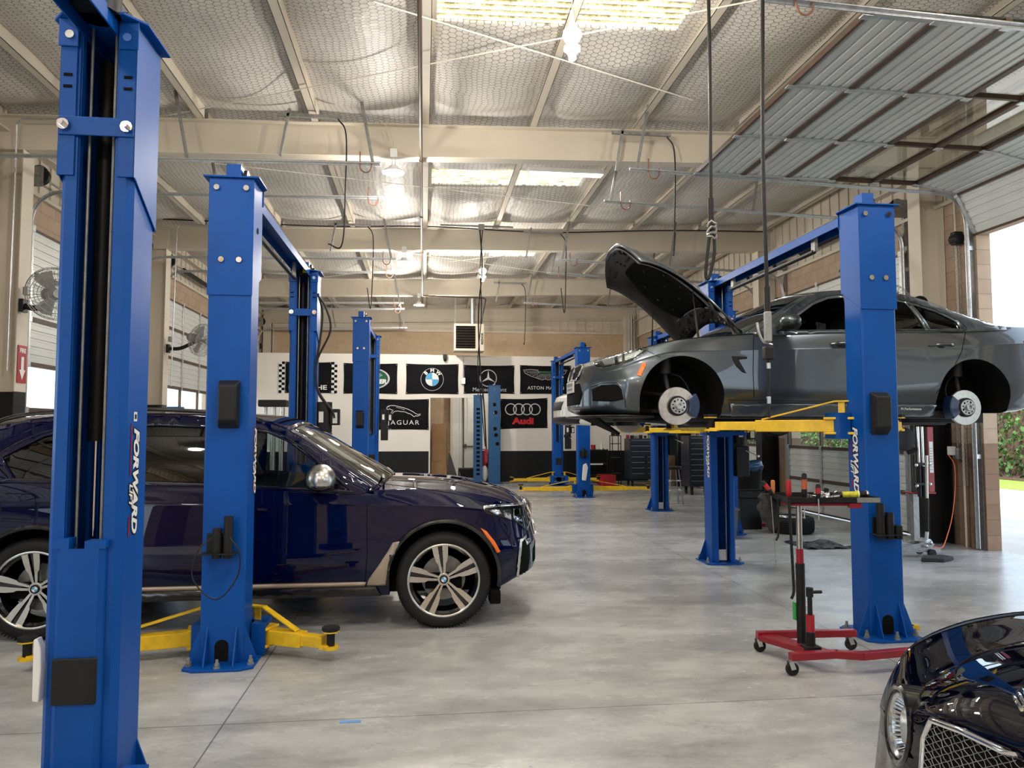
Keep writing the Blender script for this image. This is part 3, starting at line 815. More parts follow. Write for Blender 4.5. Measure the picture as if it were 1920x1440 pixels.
def arm(lift, T, X, Y, face, cz, ex, ey, ez, br=1):
    s = 1 if ex > X else -1
    z = cz+.125
    a = V((X+s*.2, Y+face*.15, z)); e = V((ex, ey, z))
    d = (e-a); L = d.length; d.normalize(); mid = a+d*(L*.62)
    b = MB(); b.bar(a-d*.02, mid, .10, .10)
    n = d.cross(V((0, 0, 1)))
    # clevis around the carriage
    for q in (-1, 1): b.bar(a-d*.14+V((0, 0, q*.06)), a+d*.1+V((0, 0, q*.06)), .15, .02)
    ob = b.build('arm', M['yellow'], lift, smooth=0, bevel=.006)
    b = MB(); b.bar(mid-d*.1, e-d*.05, .078, .075); b.build('arm_extension', M['yellow'], ob, smooth=0, bevel=.004)
    if br:
        t = V((0, 0, .2)); b = MB()
        b.bar(a-d*.03+V((0, 0, .06)), a-d*.03+t, .05, .012, up=n); b.bar(a-d*.09+t, a+d*.03+t, .05, .012); b.bar(a+d*.02+t, mid-d*.05+V((0, 0, .055)), .05, .012)
        b.build('arm_brace', M['yellow'], ob, smooth=0, bevel=.002)
    b = MB(); b.cyl(e+V((0, 0, -.045)), e+V((0, 0, -.025)), .055, 16); b.bar(e-d*.07+V((0, 0, -.03)), e+V((0, 0, -.03)), .08, .03)
    b.cyl(e+V((0, 0, .07)), e+V((0, 0, .08)), .06, 8); b.build('pad_socket', M['yellow'], ob, smooth=30)
    b = MB(); b.cyl(e+V((0, 0, -.02)), e+V((0, 0, .07)), .028, 12); b.cyl(e+V((0, 0, .08)), e+V((0, 0, .105)), .062, 8)
    b.build('rubber_pad', M['rubber'], ob, smooth=30)

def beam_over(lift, X, Y0, Y1, H, pads=True, switch=True):
    b = MB(); b.box(X-.075, X+.075, Y0, Y1, H+.012, H+.02); b.box(X-.075, X-.067, Y0, Y1, H-.06, H+.02); b.box(X+.067, X+.075, Y0, Y1, H-.06, H+.02)
    o = b.build('overhead_beam', M['blue'], lift, smooth=0, bevel=.003)
    b = MB()
    for y in (Y0+.08, Y1-.08): b.box(X-.06, X+.04, y-.06, y+.06, H+.012, H+.13)
    b.build('pulley_bracket', M['blue'], lift, smooth=0, bevel=.004)
    b = MB()
    for y in (Y0+.1, Y1-.1): b.cyl((X+.05, y, H+.06), (X+.075, y, H+.06), .05, 18); b.cyl((X+.07, y, H+.06), (X+.1, y, H+.06), .012, 8)
    b.build('pulley', M['black'], lift)
    if pads:
        b = MB(); q = Y1-Y0; b.cyl((X-.03, Y0+q*.25, H-.16), (X-.03, Y0+q*.8, H-.16), .022, 10); b.build('shutoff_bar', M['black'], lift)
        b = MB(); b.box(X-.04, X-.01, Y0+q*.24, Y0+q*.26, H-.16, H); b.box(X-.04, X-.01, Y0+q*.78, Y0+q*.8, H-.16, H); b.build('bar_hanger', M['dsteel'], lift, smooth=0)
    if not switch: return
    b = MB(); b.box(X-.05, X+.07, Y1-.3, Y1-.18, H-.05, H+.05); sw = b.build('limit_switch', M['black'], lift, smooth=0, bevel=.006)
    b = MB(); b.box(X+.0, X+.06, Y1-.303, Y1-.3, H-.03, H+.03); b.build('warning_label', M['yellowlab'], sw, smooth=0)

def cover(lift, T, z0, dark=True, x=0.0, d=.13):
    # moulded plastic latch cover on the back plate
    b = MB(T); o = (x, -d-.004, z0)
    a = [(-.075, 0), (.075, 0), (.075, .34), (-.075, .34)]; c = [(-.055, .06), (.06, .06), (.06, .3), (-.055, .3)]
    vs = [V((o[0]+p, o[1], o[2]+q)) for p, q in a]+[V((o[0]+p, o[1]-.075, o[2]+q)) for p, q in c]
    b.add(vs, [(0,1,2,3),(7,6,5,4),(0,4,5,1),(1,5,6,2),(2,6,7,3),(3,7,4,0)])
    k = b.build('latch_cover', M['black'], lift, smooth=0, bevel=.012, seg=3)
    b = MB(T)
    for p, q in ((-.062, .03), (.062, .03), (-.062, .315), (.062, .315)): b.cyl((x+p, -d-.02, z0+q), (x+p, -d-.004, z0+q), .007, 8)
    b.build('screw', M['chrome'], k)

def holder(lift, T, z, sizes, flip=1, d=.13):
    b = MB(T)
    b.box(-.13, .1, -d-.12, -d-.006, z, z+.006); b.box(-.11, .05, -d-.014, -d-.006, z, z+.13)
    h = b.build('adapter_tray', M['black'], lift, smooth=0, bevel=.002)
    for x, hh in sizes:
        b = MB(T); b.cyl((x, -d-.06, z-.03), (x, -d-.06, z+hh), .03, 16); b.cyl((x, -d-.06, z+hh*.45), (x, -d-.06, z+hh*.45+.01), .033, 16)
        b.build('stacking_adapter', M['black'], h)

def decal(lift, T, side, z, d=.0, w=.145, s=1.0):
    # FORWARD LIFT lettering reading downwards on the side plate
    Mx = basis(T @ V((side*(w+.0015), d+.015, z)), T.to_3x3() @ V((0, 0, -1)), T.to_3x3() @ V((0, side, 0)))
    if (T.to_3x3() @ V((side, 0, 0))).dot(Mx.to_3x3() @ V((0, 0, 1))) < 0:
        Mx = basis(T @ V((side*(w+.0015), d+.015, z)), T.to_3x3() @ V((0, 0, -1)), T.to_3x3() @ V((0, -side, 0)))
    text('lettering', 'FORWARD', .088*s, Mx @ Matrix.Translation((0, .012, .0004)), M['black'], lift, shear=.25, offset=.009, sx=1.18, ext=.0002)
    text('lettering', 'FORWARD', .088*s, Mx @ Matrix.Translation((0, .012, .0008)), M['white'], lift, shear=.25, offset=.0035, sx=1.18, ext=.0002)
    text('lettering', 'LIFT', .055*s, Mx @ Matrix.Translation((.06, -.034, .0012)), M['black'], lift, shear=.25, offset=.006, sx=1.1, ext=.0002)
    text('lettering', 'LIFT', .055*s, Mx @ Matrix.Translation((.06, -.034, .0016)), M['white'], lift, shear=.25, offset=.0015, sx=1.1, ext=.0002)
    b = MB(Mx); b.box(-.24, -.02, -.048, -.036, .0003, .0006); b.box(.15, .235, -.05, -.036, .0003, .0006)
    b.build('red_stripe', M['red'], lift, smooth=0)

def power_unit(lift, X, Y, z, side=1, tank=(.16, .16, .35)):
    b = MB(); x = X+side*.24
    b.box(x-.08, x+.08, Y-.08, Y+.08, z-.42, z-.06); t = b.build('oil_tank', M['black'], lift, smooth=0, bevel=.008)
    b = MB(); b.cyl((x, Y, z-.06), (x, Y, z+.28), .085, 20); b.box(x+side*.07, x+side*.17, Y-.07, Y+.05, z+.02, z+.2); b.box(X+side*.13, x, Y-.05, Y+.05, z-.1, z-.02)
    b.build('motor', M['black'], lift, bevel=.006)
    b = MB(); b.box(x-.05, x+.0, Y-.09, Y-.082, z+.05, z+.17); b.box(x+side*.1, x+side*.15, Y-.076, Y-.072, z+.04, z+.16); b.build('data_plate', M['paper'], lift, smooth=0)
    b = MB(); b.cyl((x+side*.02, Y-.06, z-.1), (x+side*.14, Y-.16, z-.17), .007, 8); b.sph((x+side*.15, Y-.165, z-.175), .016); b.build('release_lever', M['chrome'], lift)

def fix_drop(pts): return spline(pts, 8)

LX = -1.375
# --- lift whose far column stands nearest the camera
L1 = empty('two_post_lift', (LX, 1.6, 0), 'nearest blue two-post lift, its open channel with twin cables facing the camera', 'car lift', 'blue two-post lifts')
T, c1 = column(L1, LX, 3.36, -1, 3.33, -.02, [(LX-.5, 2.1, 0, 0), (LX+.5, 2.1, 0, 0)])
decal(L1, T, -1, 1.385, d=0, s=.86)
b = MB(T); b.box(-.1465, -.1455, .0, .035, 1.635, 1.675); k = b.build('sticker', M['paper'], L1, smooth=0)
b = MB(T); b.box(-.1475, -.1465, .008, .027, 1.645, 1.665); b.build('sticker_print', M['black'], L1, smooth=0)
column(L1, LX, -.1, 1, 3.33, .03, [], detail=False); beam_over(L1, LX, -.25, 3.45, 3.33, switch=False)
b = MB(T); b.prism([(-.010, -.13), (.016, -.125), (.018, .115), (.004, .12), (-.010, .08), (-.014, .0)], (.142, .125, .65), (1, 0, 0), (0, 0, 1), (0, 1, 0), 0, .04)
b.build('white_guard', M['white'], L1, bevel=.004)
b = MB(T); b.cyl((0, .19, 3.33), (0, .19, 3.42), .1, 20); b.build('pulley', M['black'], L1)

# --- lift astride the dark blue SUV
L2 = empty('two_post_lift', (LX+.02, 7, 0), 'blue two-post lift straddling the dark navy SUV, yellow arms lowered on the floor', 'car lift', 'blue two-post lifts')
x2 = LX+.025
T, c = column(L2, x2, 5.43, 1, 3.36, -.0, [(x2-1.24, 5.32, 0, 1), (x2+.72, 5.33, 0, 1)])
cover(L2, T, 1.60, x=-.015*-1); holder(L2, T, .76, [(-.03, .17), (.042, .25)])
decal(L2, T, 1, 1.38, d=.06, s=.9)
b = MB(); b.tube(spline([V((x2-.04, 5.16, .88)), V((x2-.12, 5.13, .80)), V((x2-.15, 5.13, .62)), V((x2+.0, 5.13, .48)), V((x2+.13, 5.13, .62)), V((x2+.14, 5.14, .78)), V((x2+.07, 5.16, .88))], 8), .005, 6)
b.build('hanging_cable', M['black'], L2)
Tc, c = column(L2, x2, 8.55, -1, 3.36, .06, [(x2-1.2, 8.6, 0, 1), (x2+.8, 8.55, 0, 1)])
beam_over(L2, x2, 5.35, 8.65, 3.36); power_unit(L2, x2, 8.5, 1.62)
b = MB()
b.tube(spline([V((x2+.155, 8.45, 3.1)), V((x2+.25, 8.43, 2.95)), V((x2+.3, 8.43, 2.7)), V((x2+.16, 8.42, 2.35)), V((x2+.17, 8.42, 2.05)), V((x2+.33, 8.42, 1.8)), V((x2+.36, 8.42, 1.72))], 8), .012, 8)
b.tube(spline([V((x2+.155, 8.45, 3.12)), V((x2+.21, 8.43, 2.9)), V((x2+.19, 8.43, 2.6)), V((x2+.15, 8.42, 2.3)), V((x2+.18, 8.42, 2.0)), V((x2+.35, 8.42, 1.78))], 8), .012, 8)
b.build('hydraulic_hose', M['black'], L2)

# --- lift carrying the grey saloon
x3 = 3.55
L3 = empty('two_post_lift', (x3, 7, 0), 'blue two-post lift holding up the grey sedan on raised yellow arms', 'car lift', 'blue two-post lifts')
CZ3 = 1.50
T, c = column(L3, x3, 5.52, 1, 3.37, CZ3, [(x3-1.02, 6.32, 0, 1), (x3+.72, 6.25, 0, 0)])
cover(L3, T, 1.55, x=-.025); holder(L3, T, .79, [(-.075, .24), (.0, .17), (.07, .07)])
decal(L3, T, -1, 1.36, d=.0)
T, c = column(L3, x3, 8.62, -1, 3.37, CZ3, [(x3-.85, 7.95, 0, 0), (x3+.8, 7.95, 0, 0)])
decal(L3, T, 1, 1.28, d=.0)
b = MB(T); b.box(-.06, .06, .04, .05, .03, .16); b.build('switch_box', M['white'], L3, smooth=0, bevel=.004)
beam_over(L3, x3, 5.45, 8.75, 3.37); power_unit(L3, x3, 8.55, 1.45, tank=(.2, .2, .4))

# --- lift behind it carrying the white car (near column hidden)
x4 = 4.61
L4 = empty('two_post_lift', (x4, 12.6, 0), 'blue two-post lift holding up the white car behind the grey sedan', 'car lift', 'blue two-post lifts')
column(L4, x4, 10.95, 1, 3.4, 1.45, [(x4-1.0, 11.7, 0, 0), (x4+.8, 11.7, 0, 0)])
T, c = column(L4, x4, 14.15, -1, 3.4, 1.45, [(x4-.95, 13.45, 0, 0), (x4+.8, 13.4, 0, 0)])
b = MB(T); b.box(-.06, .06, .04, .05, .03, .16); b.build('switch_box', M['white'], L4, smooth=0, bevel=.004)
beam_over(L4, x4, 10.85, 14.25, 3.4, pads=False); power_unit(L4, x4, 14.1, 1.5)

# --- far left lift, tall columns
x5 = -1.18
L5 = empty('two_post_lift', (x5, 15.6, 0), 'tall blue two-post lift in front of the far flags, left of the doorway', 'car lift', 'blue two-post lifts')
T, c = column(L5, x5, 14.13, 1, 3.68, .06, [(x5-1.1, 14.2, 0, 1), (x5+.9, 14.1, 0, 1)]); cover(L5, T, 1.6, x=0)
column(L5, x5, 17.3, -1, 3.72, .3, [(x5-1.1, 17.2, 0, 1), (x5+.9, 17.2, 0, 1)])
beam_over(L5, x5, 14.05, 17.4, 3.68); power_unit(L5, x5+.05, 17.1, 1.75)

# --- far right lift by the partition
x6 = 3.72
L6 = empty('two_post_lift', (x6, 18.9, 0), 'farthest empty blue two-post lift with spread yellow arms on the floor', 'car lift', 'blue two-post lifts')
T, c = column(L6, x6, 17.1, 1, 3.5, .06, [(x6-1.45, 17.3, 0, 1), (x6+1.6, 17.2, 0, 1)]); holder(L6, T, .95, [(-.03, .2), (.04, .15)])
b = MB(T); b.prism([(-.07, -.2), (.03, -.22), (.08, .1), (.04, .2), (-.04, .16)], (0, -.14, .6), (1, 0, 0), (0, 0, 1), (0, -1, 0), 0, .05); b.build('hanging_rag', M['paper'], L6, bevel=.02)
T, c = column(L6, x6+.03, 20.6, -1, 3.5, .06, [(x6-1.3, 20.35, 0, 1), (x6+1.15, 20.4, 0, 1)])
beam_over(L6, x6, 17.0, 20.7, 3.5); power_unit(L6, x6+.05, 20.4, 1.45)
# ------------------------------------------------------------------ lamps (a bare lamp under each housing)
def highbay(x, y, z, lab, drop=.0, power=1.0):
    o = empty('led_lamp', (x, y, z), lab, 'lamp', 'round LED lamps')
    b = MB(); b.lathe([(.0, .09), (.05, .088), (.07, .05), (.125, .03), (.14, .0), (.132, .0)], (x, y, z), (0, 0, 1), 28); b.build('housing', M['white'], o)
    b = MB(); b.lathe([(.0, -.002), (.13, -.002), (.13, .004)], (x, y, z), (0, 0, 1), 28); b.build('diffuser', M['led'], o)
    b = MB(); b.box(x-.045, x+.045, y-.03, y+.03, z+.2, z+.31); b.build('junction_box', M['white'], o, smooth=0, bevel=.004)
    b = MB(); b.cyl((x-.02, y, z+.08), (x-.02, y, z+.2), .006, 6); b.cyl((x+.02, y, z+.08), (x+.02, y, z+.2), .006, 6)
    b.tube(spline([V((x, y, z+.3)), V((x-.02, y+.02, z+.45)), V((x-.1, y+.03, z+.62)), V((x-.2, y+.03, z+.7))], 6), .005, 6); b.build('cord', M['cream'], o)
    l = bpy.data.lights.new('lamp_light', 'POINT'); l.shadow_soft_size = .1; l.energy = LAMPW*power; l.color = (1, .93, .84)
    q = bpy.data.objects.new('lamp_light', l); COL.objects.link(q); q.location = (x, y, z-.13); sub(q, o)
    return o
n = 0
for (x, y, lab) in ((-.41, 9.45, 'round LED lamp hung from the nearest full-width roof beam'), (-.41, 14.62, 'round LED lamp under the second roof beam'), (-.15, 19.75, 'round LED lamp under the third roof beam, above the heater')):
    highbay(x, y, 4.89, lab, power=1.0+.16*max(0, y-9))
for (x, y) in ((-3.2, 2.5), (3.6, -1.8), (-.6, -3.6), (4.9, 3.6), (.4, 3.2), (-3.4, -2.5), (2.2, 23.6)):  # unseen lamps, added to brighten the near hall and the back room
    highbay(x, y, 5.05 if y < 5 else 3.3, 'unseen round LED lamp added above and behind the camera to light the hall' if y < 5 else 'unseen round LED lamp added behind the partition to brighten the back room', power=1.6 if y < 5 else .7)
def bulb(x, y, z, lab):
    o = empty('bulb_lamp', (x, y, z), lab, 'lamp', 'bulb lamps')
    b = MB(); b.cyl((x, y, z+.16), (x, y, z+.5), .006, 8); b.lathe([(.0, .22), (.02, .2), (.028, .1), (.045, .05)], (x, y, z), (0, 0, 1), 20); b.build('socket', M['white'], o)
    b = MB(); b.lathe([(.045, .05), (.075, .02), (.08, -.02), (.06, -.06), (.03, -.08), (.03, -.1), (.068, -.115), (.07, -.14), (.035, -.17), (.03, -.22), (0, -.24)], (x, y, z), (0, 0, 1), 24)
    b.build('bulb', M['led'], o)
    l = bpy.data.lights.new('lamp_light', 'POINT'); l.shadow_soft_size = .08; l.energy = LAMPW*1.4; l.color = (1, .93, .84)
    q = bpy.data.objects.new('lamp_light', l); COL.objects.link(q); q.location = (x, y, z-.34); sub(q, o)
bulb(1.22, 5.95, 4.93, 'bright bulb lamp with white socket below the nearest skylight')
bulb(1.22, 15.5, 4.95, 'bright bulb lamp beyond the second roof beam, above the heater')
o = empty('tube_lamp', (2.1, 10.75, 5.45), 'long fluorescent tube lamp beside the second skylight', 'lamp')
b = MB(); b.box(1.52, 2.68, 10.68, 10.82, 5.43, 5.5); b.build('housing', M['white'], o, smooth=0, bevel=.01)
b = MB(); b.cyl((1.56, 10.72, 5.42), (2.64, 10.72, 5.42), .016, 12); b.cyl((1.56, 10.78, 5.42), (2.64, 10.78, 5.42), .016, 12); b.build('tube', M['led'], o)
l = bpy.data.lights.new('lamp_light', 'AREA'); l.shape = 'RECTANGLE'; l.size = 1.1; l.size_y = .1; l.energy = LAMPW
q = bpy.data.objects.new('lamp_light', l); COL.objects.link(q); q.location = (2.1, 10.75, 5.39); sub(q, o)
# ------------------------------------------------------------------ car builder
_cy, _sy = math.cos(.11866), math.sin(.11866); _cp, _sp = math.cos(R(3.43)), math.sin(R(3.43))
CF = V((_sy*_cp, _cy*_cp, _sp)); CR = V((_cy, -_sy, 0)); CU = CR.cross(CF); CO = V((0, 0, 1.605))
def ray(x, y): return (CF*1385+CR*(x-960)-CU*(y-720)).normalized()
def at(x, y, Y):
    d = ray(x, y); return CO+d*(Y/d.y)
def atX(x, y, X):
    d = ray(x, y); return CO+d*(X/d.x)
def atZ(x, y, Z):
    d = ray(x, y); return CO+d*((Z-CO.z)/d.z)

def half_ring(ctrl, n=6):
    return spline([V((0, y, z)) for y, z in ctrl], n)
class Car:
    def __init__(s, name, T, root, P, paint):
        s.T = T; s.root = root; s.P = P; s.paint = paint; s.Ti = T.inverted()
    def ctrl(s, x):
        P = s.P; g = lambda k: interp(P[k], x)
        zb, wb, wm, zm, ws, zs, we, ze, zt = g('zb'), g('wb'), g('wm'), g('zm'), g('ws'), g('zs'), g('we'), g('ze'), g('zt')
        return [(0, zb), (wb*.55, zb), (wb-.06, zb), (wb, zb+.07), (wm*.995, lerp(zb, zm, .62)), (wm, zm), (ws+.002, zs-.02), (ws, zs+.01), (we, ze), (we*.93, lerp(ze, zt, .12)+.004), (we*.5, lerp(ze, zt, .75)), (0, zt)]
    def warp(s, x, y, z):
        P = s.P; xn = P['nose']; xt = P['tail']
        f = max(0, (x-P['wf0'])/(xn-P['wf0'])); q = min(1.2, abs(y)/P['hw'])
        x -= P['wf']*(q**2.6)*f*f
        x += P.get('lean', 0)*f*f*(0 if z < P['lz'] else -(z-P['lz']))
        f = max(0, (P['wr0']-x)/(P['wr0']-xt)); x += P['wr']*(q**2.6)*f*f
        return V((x, y, z))
    def body(s, arches, cab, black_mat, ar_mat, inset=.13):
        P = s.P; xn, xt = P['nose'], P['tail']; st = []
        n = 90
        for i in range(n+1):
            st.append((xt+inset+(xn-xt-2*inset)*i/n, 1))
        k = 8
        front = [(xn-inset+inset*math.sin(PI/2*j/k), 1-P['nr']*(1-math.cos(PI/2*j/k))) for j in range(1, k+1)]
        back = [(xt+inset-inset*math.sin(PI/2*j/k), 1-.12*(1-math.cos(PI/2*j/k))) for j in range(1, k+1)]
        capf = [(xn, (1-P['nr'])*(1-j/10)) for j in range(1, 10)]; capb = [(xt, .88*(1-j/10)) for j in range(1, 10)]
        st = capb[::-1]+back[::-1]+st+front+capf
        rings = []
        for x, sc in st:
            h = half_ring(s.ctrl(x)); zc = (h[0].z+h[-1].z)/2
            pts = [V((0, p.y, p.z)) for p in h]+[V((0, -p.y, p.z)) for p in h[-2:0:-1]]
            rings.append([s.warp(x, p.y*(sc if sc > .86 else sc), zc+(p.z-zc)*sc) for p in pts])
        m = len(rings[0]); nh = (m+2)//2
        b = MB(); vs = [q for r in rings for q in r]; fs = []; mi = []
        for i in range(len(rings)-1):
            for j in range(m):
                fs.append((i*m+j, i*m+(j+1) % m, (i+1)*m+(j+1) % m, (i+1)*m+j))
                xm = (rings[i][j].x+rings[i+1][j].x)/2
                top = (6*8+3) <= j <= (m-(6*8+3)-1) if False else (8*6 <= j < m-8*6)
                inb = top and any(a < xm < c for a, c in cab)
                mi.append(1 if inb else 0)
        fs.append(tuple(range(m))[::-1]); mi.append(0); fs.append(tuple(range((len(rings)-1)*m, len(rings)*m))); mi.append(0)
        me = bpy.data.meshes.new('body'); me.from_pydata(vs, [], fs)
        for q in (s.paint, black_mat, ar_mat): me.materials.append(q)
        me.polygons.foreach_set('material_index', mi)
        bm_ = bmesh.new(); bm_.from_mesh(me); bmesh.ops.recalc_face_normals(bm_, faces=bm_.faces); bm_.to_mesh(me); bm_.free()
        ob = bpy.data.objects.new('body', me); COL.objects.link(ob)
        cut = MB()
        for (ax, az, r, d0) in arches:
            for sg in (-1, 1):
                prof = []
                c2 = MB(); a, c = V((ax, sg*d0, az)), V((ax, sg*1.4, az))
                pts = [(r*math.cos(t), r*math.sin(t)) for t in [PI*2*q/48 for q in range(48)]]
                pts = [(x, y) for x, y in pts if y > -.08]
                pts.sort(key=lambda q: math.atan2(q[1]+.08*0, q[0]))
                a0 = math.asin(.08/r)
                pts = [(r*math.cos(t), r*math.sin(t)) for t in [-a0+(PI+2*a0)*q/36 for q in range(37)]]+[(-r*1.0, -az-.1), (r*1.0, -az-.1)]
                c2.prism(pts, (ax, 0, az), (1, 0, 0), (0, 0, 1), (0, 1, 0), sg*d0, sg*1.4)
                cme = bpy.data.meshes.new('cut'); cme.from_pydata(c2.v, [], c2.f); cme.materials.append(ar_mat)
                bq = bmesh.new(); bq.from_mesh(cme); bmesh.ops.recalc_face_normals(bq, faces=bq.faces); bq.to_mesh(cme); bq.free()
                co_ = bpy.data.objects.new('cut', cme); COL.objects.link(co_)
                md = ob.modifiers.new('b', 'BOOLEAN'); md.operation = 'DIFFERENCE'; md.object = co_; md.solver = 'EXACT'; md.material_mode = 'TRANSFER'
                bpy.context.view_layer.update()
                dg = bpy.context.evaluated_depsgraph_get()
                nm = bpy.data.meshes.new_from_object(ob.evaluated_get(dg)); ob.modifiers.clear(); ob.data = nm
                bpy.data.objects.remove(co_)
        me = ob.data; me.name = 'body'
        s.bvh0 = BVHTree.FromPolygons(vs, fs)
        me.transform(s.T); me.shade_smooth(); me.set_sharp_from_angle(angle=R(38))
        sub(ob, s.root); s.ob = ob
        bb = bmesh.new(); bb.from_mesh(me); s.bvh = BVHTree.FromBMesh(bb); bb.free()
        return ob
    # ---- patches conforming to the body ----
    def cast(s, o, d, bv=None):
        h = (bv or s.bvh).ray_cast(o, d); return h[0], h[1]
    def _patch(s, name, mat, outer, proj, holes=(), step=.05, off=.003, th=.006, parent=None, smooth=60, mirror=False):
        vs, fs = cdt(outer, holes, step); pts = []; bad = set()
        for i, v in enumerate(vs):
            p, n = proj(v)
            if p is None: bad.add(i); pts.append(V((0, 0, 0)))
            else: pts.append(p+n*off)
        fs = [f for f in fs if not any(i in bad for i in f)]
        b = MB(); b.add(pts, fs)
        if mirror:
            q = [s.T @ V(((s.Ti @ p).x, -(s.Ti @ p).y, (s.Ti @ p).z)) for p in pts]; b.add(q, [f[::-1] for f in fs])
        used = sorted({i for f in b.f for i in f}); mp = {k: i for i, k in enumerate(used)}
        b.v = [b.v[i] for i in used]; b.f = [tuple(mp[i] for i in f) for f in b.f]
        return b.build(name, mat, parent or s.root, smooth=smooth, solid=th, offs=0, fix=False)
    def px(s, name, mat, outer, holes=(), step=4, off=.003, th=.006, parent=None, bv=None, mirror=False, sm=0):
        def proj(v):
            d = ray(v[0], v[1]); p, n = s.cast(CO, d, bv)
            if p is None: return None, None
            if n.dot(d) > 0: n = -n
            return p, n
        if sm: outer = [tuple(q) for q in spline([V(q) for q in outer], sm, closed=True)]
        return s._patch(name, mat, outer, proj, holes, step, off, th, parent, mirror=mirror)
    def pl(s, name, mat, pts, r=.004, n=6, parent=None, off=0, bv=None, sm=0, mirror=False):
        # tube along a pixel path on the body
        if sm: pts = spline([V(q) for q in pts], sm)
        out = []
        for a, c in zip(pts[:-1], pts[1:]):
            a, c = V(a), V(c); k = max(1, int((c-a).length/5))
            for j in range(k): out.append(a.lerp(c, j/k))
        out.append(V(pts[-1])); P3 = []
        for q in out:
            d = ray(q[0], q[1]); p, nn = s.cast(CO, d, bv)
            if p is not None: P3.append(p+(nn if nn.dot(d) < 0 else -nn)*off)
        b = MB()
        if len(P3) > 1: b.tube(P3, r, n)
        if mirror and len(P3) > 1: b.tube([s.T @ V(((s.Ti @ p).x, -(s.Ti @ p).y, (s.Ti @ p).z)) for p in P3], r, n)
        return b.build(name, mat, parent or s.root)
    def side(s, name, mat, outer, sg=1, holes=(), step=.05, off=.003, th=.006, parent=None, both=False):
        def proj(v):
            o = s.T @ V((v[0], sg*3, v[1])); d = (s.T.to_3x3() @ V((0, -sg, 0)))
            p, n = s.cast(o, d)
            if p is None: return None, None
            return p, n if n.dot(d) < 0 else -n
        return s._patch(name, mat, outer, proj, holes, step, off, th, parent, mirror=both)
    def front(s, name, mat, outer, holes=(), step=.03, off=.003, th=.006, parent=None, both=False):
        def proj(v):
            o = s.T @ V((3, v[0], v[1])); d = (s.T.to_3x3() @ V((-1, 0, 0)))
            p, n = s.cast(o, d)
            if p is None: return None, None
            return p, n if n.dot(d) < 0 else -n
        return s._patch(name, mat, outer, proj, holes, step, off, th, parent, mirror=both)
    # ---- greenhouse ----
    def green(s, E, C, nh, nr, windows, frame_mat, glass_mats, roof_mat, ws_glass, step=.06, interior=True):
        # E: rail keys (x,w,z), C: centre keys (x,z); nh: index of header key, nr: index of rear header key
        T = s.T; n = len(E); K = 10
        Es = spline([V(e) for e in E], K); Cs = spline([V((c[0], 0, c[1])) for c in C], K)
        def row(i, vs_):
            e, c = Es[i], Cs[i]; out = []
            for v in vs_:
                q = 1-(1-v)**2.2
                out.append(T @ V((e.x+(c.x-e.x)*q, e.y*(1-v), e.z+(c.z-e.z)*q)))
            return out
        def strip(name, mat, i0, i1, v0, v1, off=0, solid=.006):
            vs_ = [v0+(v1-v0)*k/10 for k in range(11)]
            rows = []
            for i in range(i0, i1+1):
                r = row(i, vs_); l = [T @ V(((s.Ti @ p).x, -(s.Ti @ p).y, (s.Ti @ p).z)) for p in r]
                rows.append(r+l[-2::-1] if v1 >= 1 else r)
            b = MB(); b.grid(rows)
            if v1 < 1:
                rows = [[T @ V(((s.Ti @ p).x, -(s.Ti @ p).y, (s.Ti @ p).z)) for p in r] for r in rows]; b.grid(rows)
            return b.build(name, mat, s.root, smooth=50, solid=solid, offs=0, fix=False)
        H, RR = nh*K, nr*K
        strip('windshield', ws_glass, 0, H, .09, 1)
        strip('pillar', s.paint, 0, H, 0, .1, solid=.02)
        strip('roof', roof_mat, H-1, RR+1, 0, 1, solid=.02)
        strip('rear_window', M['tint'], RR, len(Es)-1, .14, 1)
        strip('pillar', s.paint, RR, len(Es)-1, 0, .15, solid=.02)
        # side panel
        xs = [e.x for e in Es]
        def Eat(x):
            for i in range(len(Es)-1):
                a, c = Es[i], Es[i+1]
                if (a.x-x)*(c.x-x) <= 0 and abs(a.x-c.x) > 1e-6: return a.lerp(c, (x-a.x)/(c.x-a.x))
            return Es[0] if x > Es[0].x else Es[-1]
        def Bat(x): return interp(s.P['we'], x), interp(s.P['ze'], x)
        def S(x, z, sg, off=0):
            w, zb = Bat(x); e = Eat(x); f = (z-zb)/max(e.z-zb, .02); f = max(-.2, min(1.05, f))
            return T @ V((x, sg*(lerp(w, e.y, f)+.035*math.sin(PI*max(0, min(1, f)))+off), z))
        s.S = S
        x0, x1 = Es[0].x, Es[-1].x
        top = [(e.x, e.z) for e in Es]; bot = []
        k = 30
        for i in range(k+1):
            x = x1+(x0-x1)*i/k; bot.append((x, Bat(x)[1]-.02))
        outline = top+bot[1:-1] if abs(top[-1][1]-bot[0][1]) < .03 else top+bot
        holes = [[tuple(q) for q in spline([V(q) for q in w_[0]], w_[1], closed=True)] if w_[1] else w_[0] for w_ in windows]
        vs, fs = cdt(outline, holes, step)
        for sg in (1, -1):
            b = MB(); b.add([S(v[0], v[1], sg) for v in vs], fs); b.build('side_frame', frame_mat, s.root, smooth=50, solid=.018, offs=0, fix=False)
            for hpoly, w_ in zip(holes, windows):
                gm = w_[2] if sg == s.near or len(w_) < 4 else w_[3]
                if gm is None: continue
                v2, f2 = cdt(hpoly, (), step); b = MB(); b.add([S(v[0], v[1], sg, -.006) for v in v2], f2)
                b.build('side_window', gm, s.root, smooth=50, fix=False)

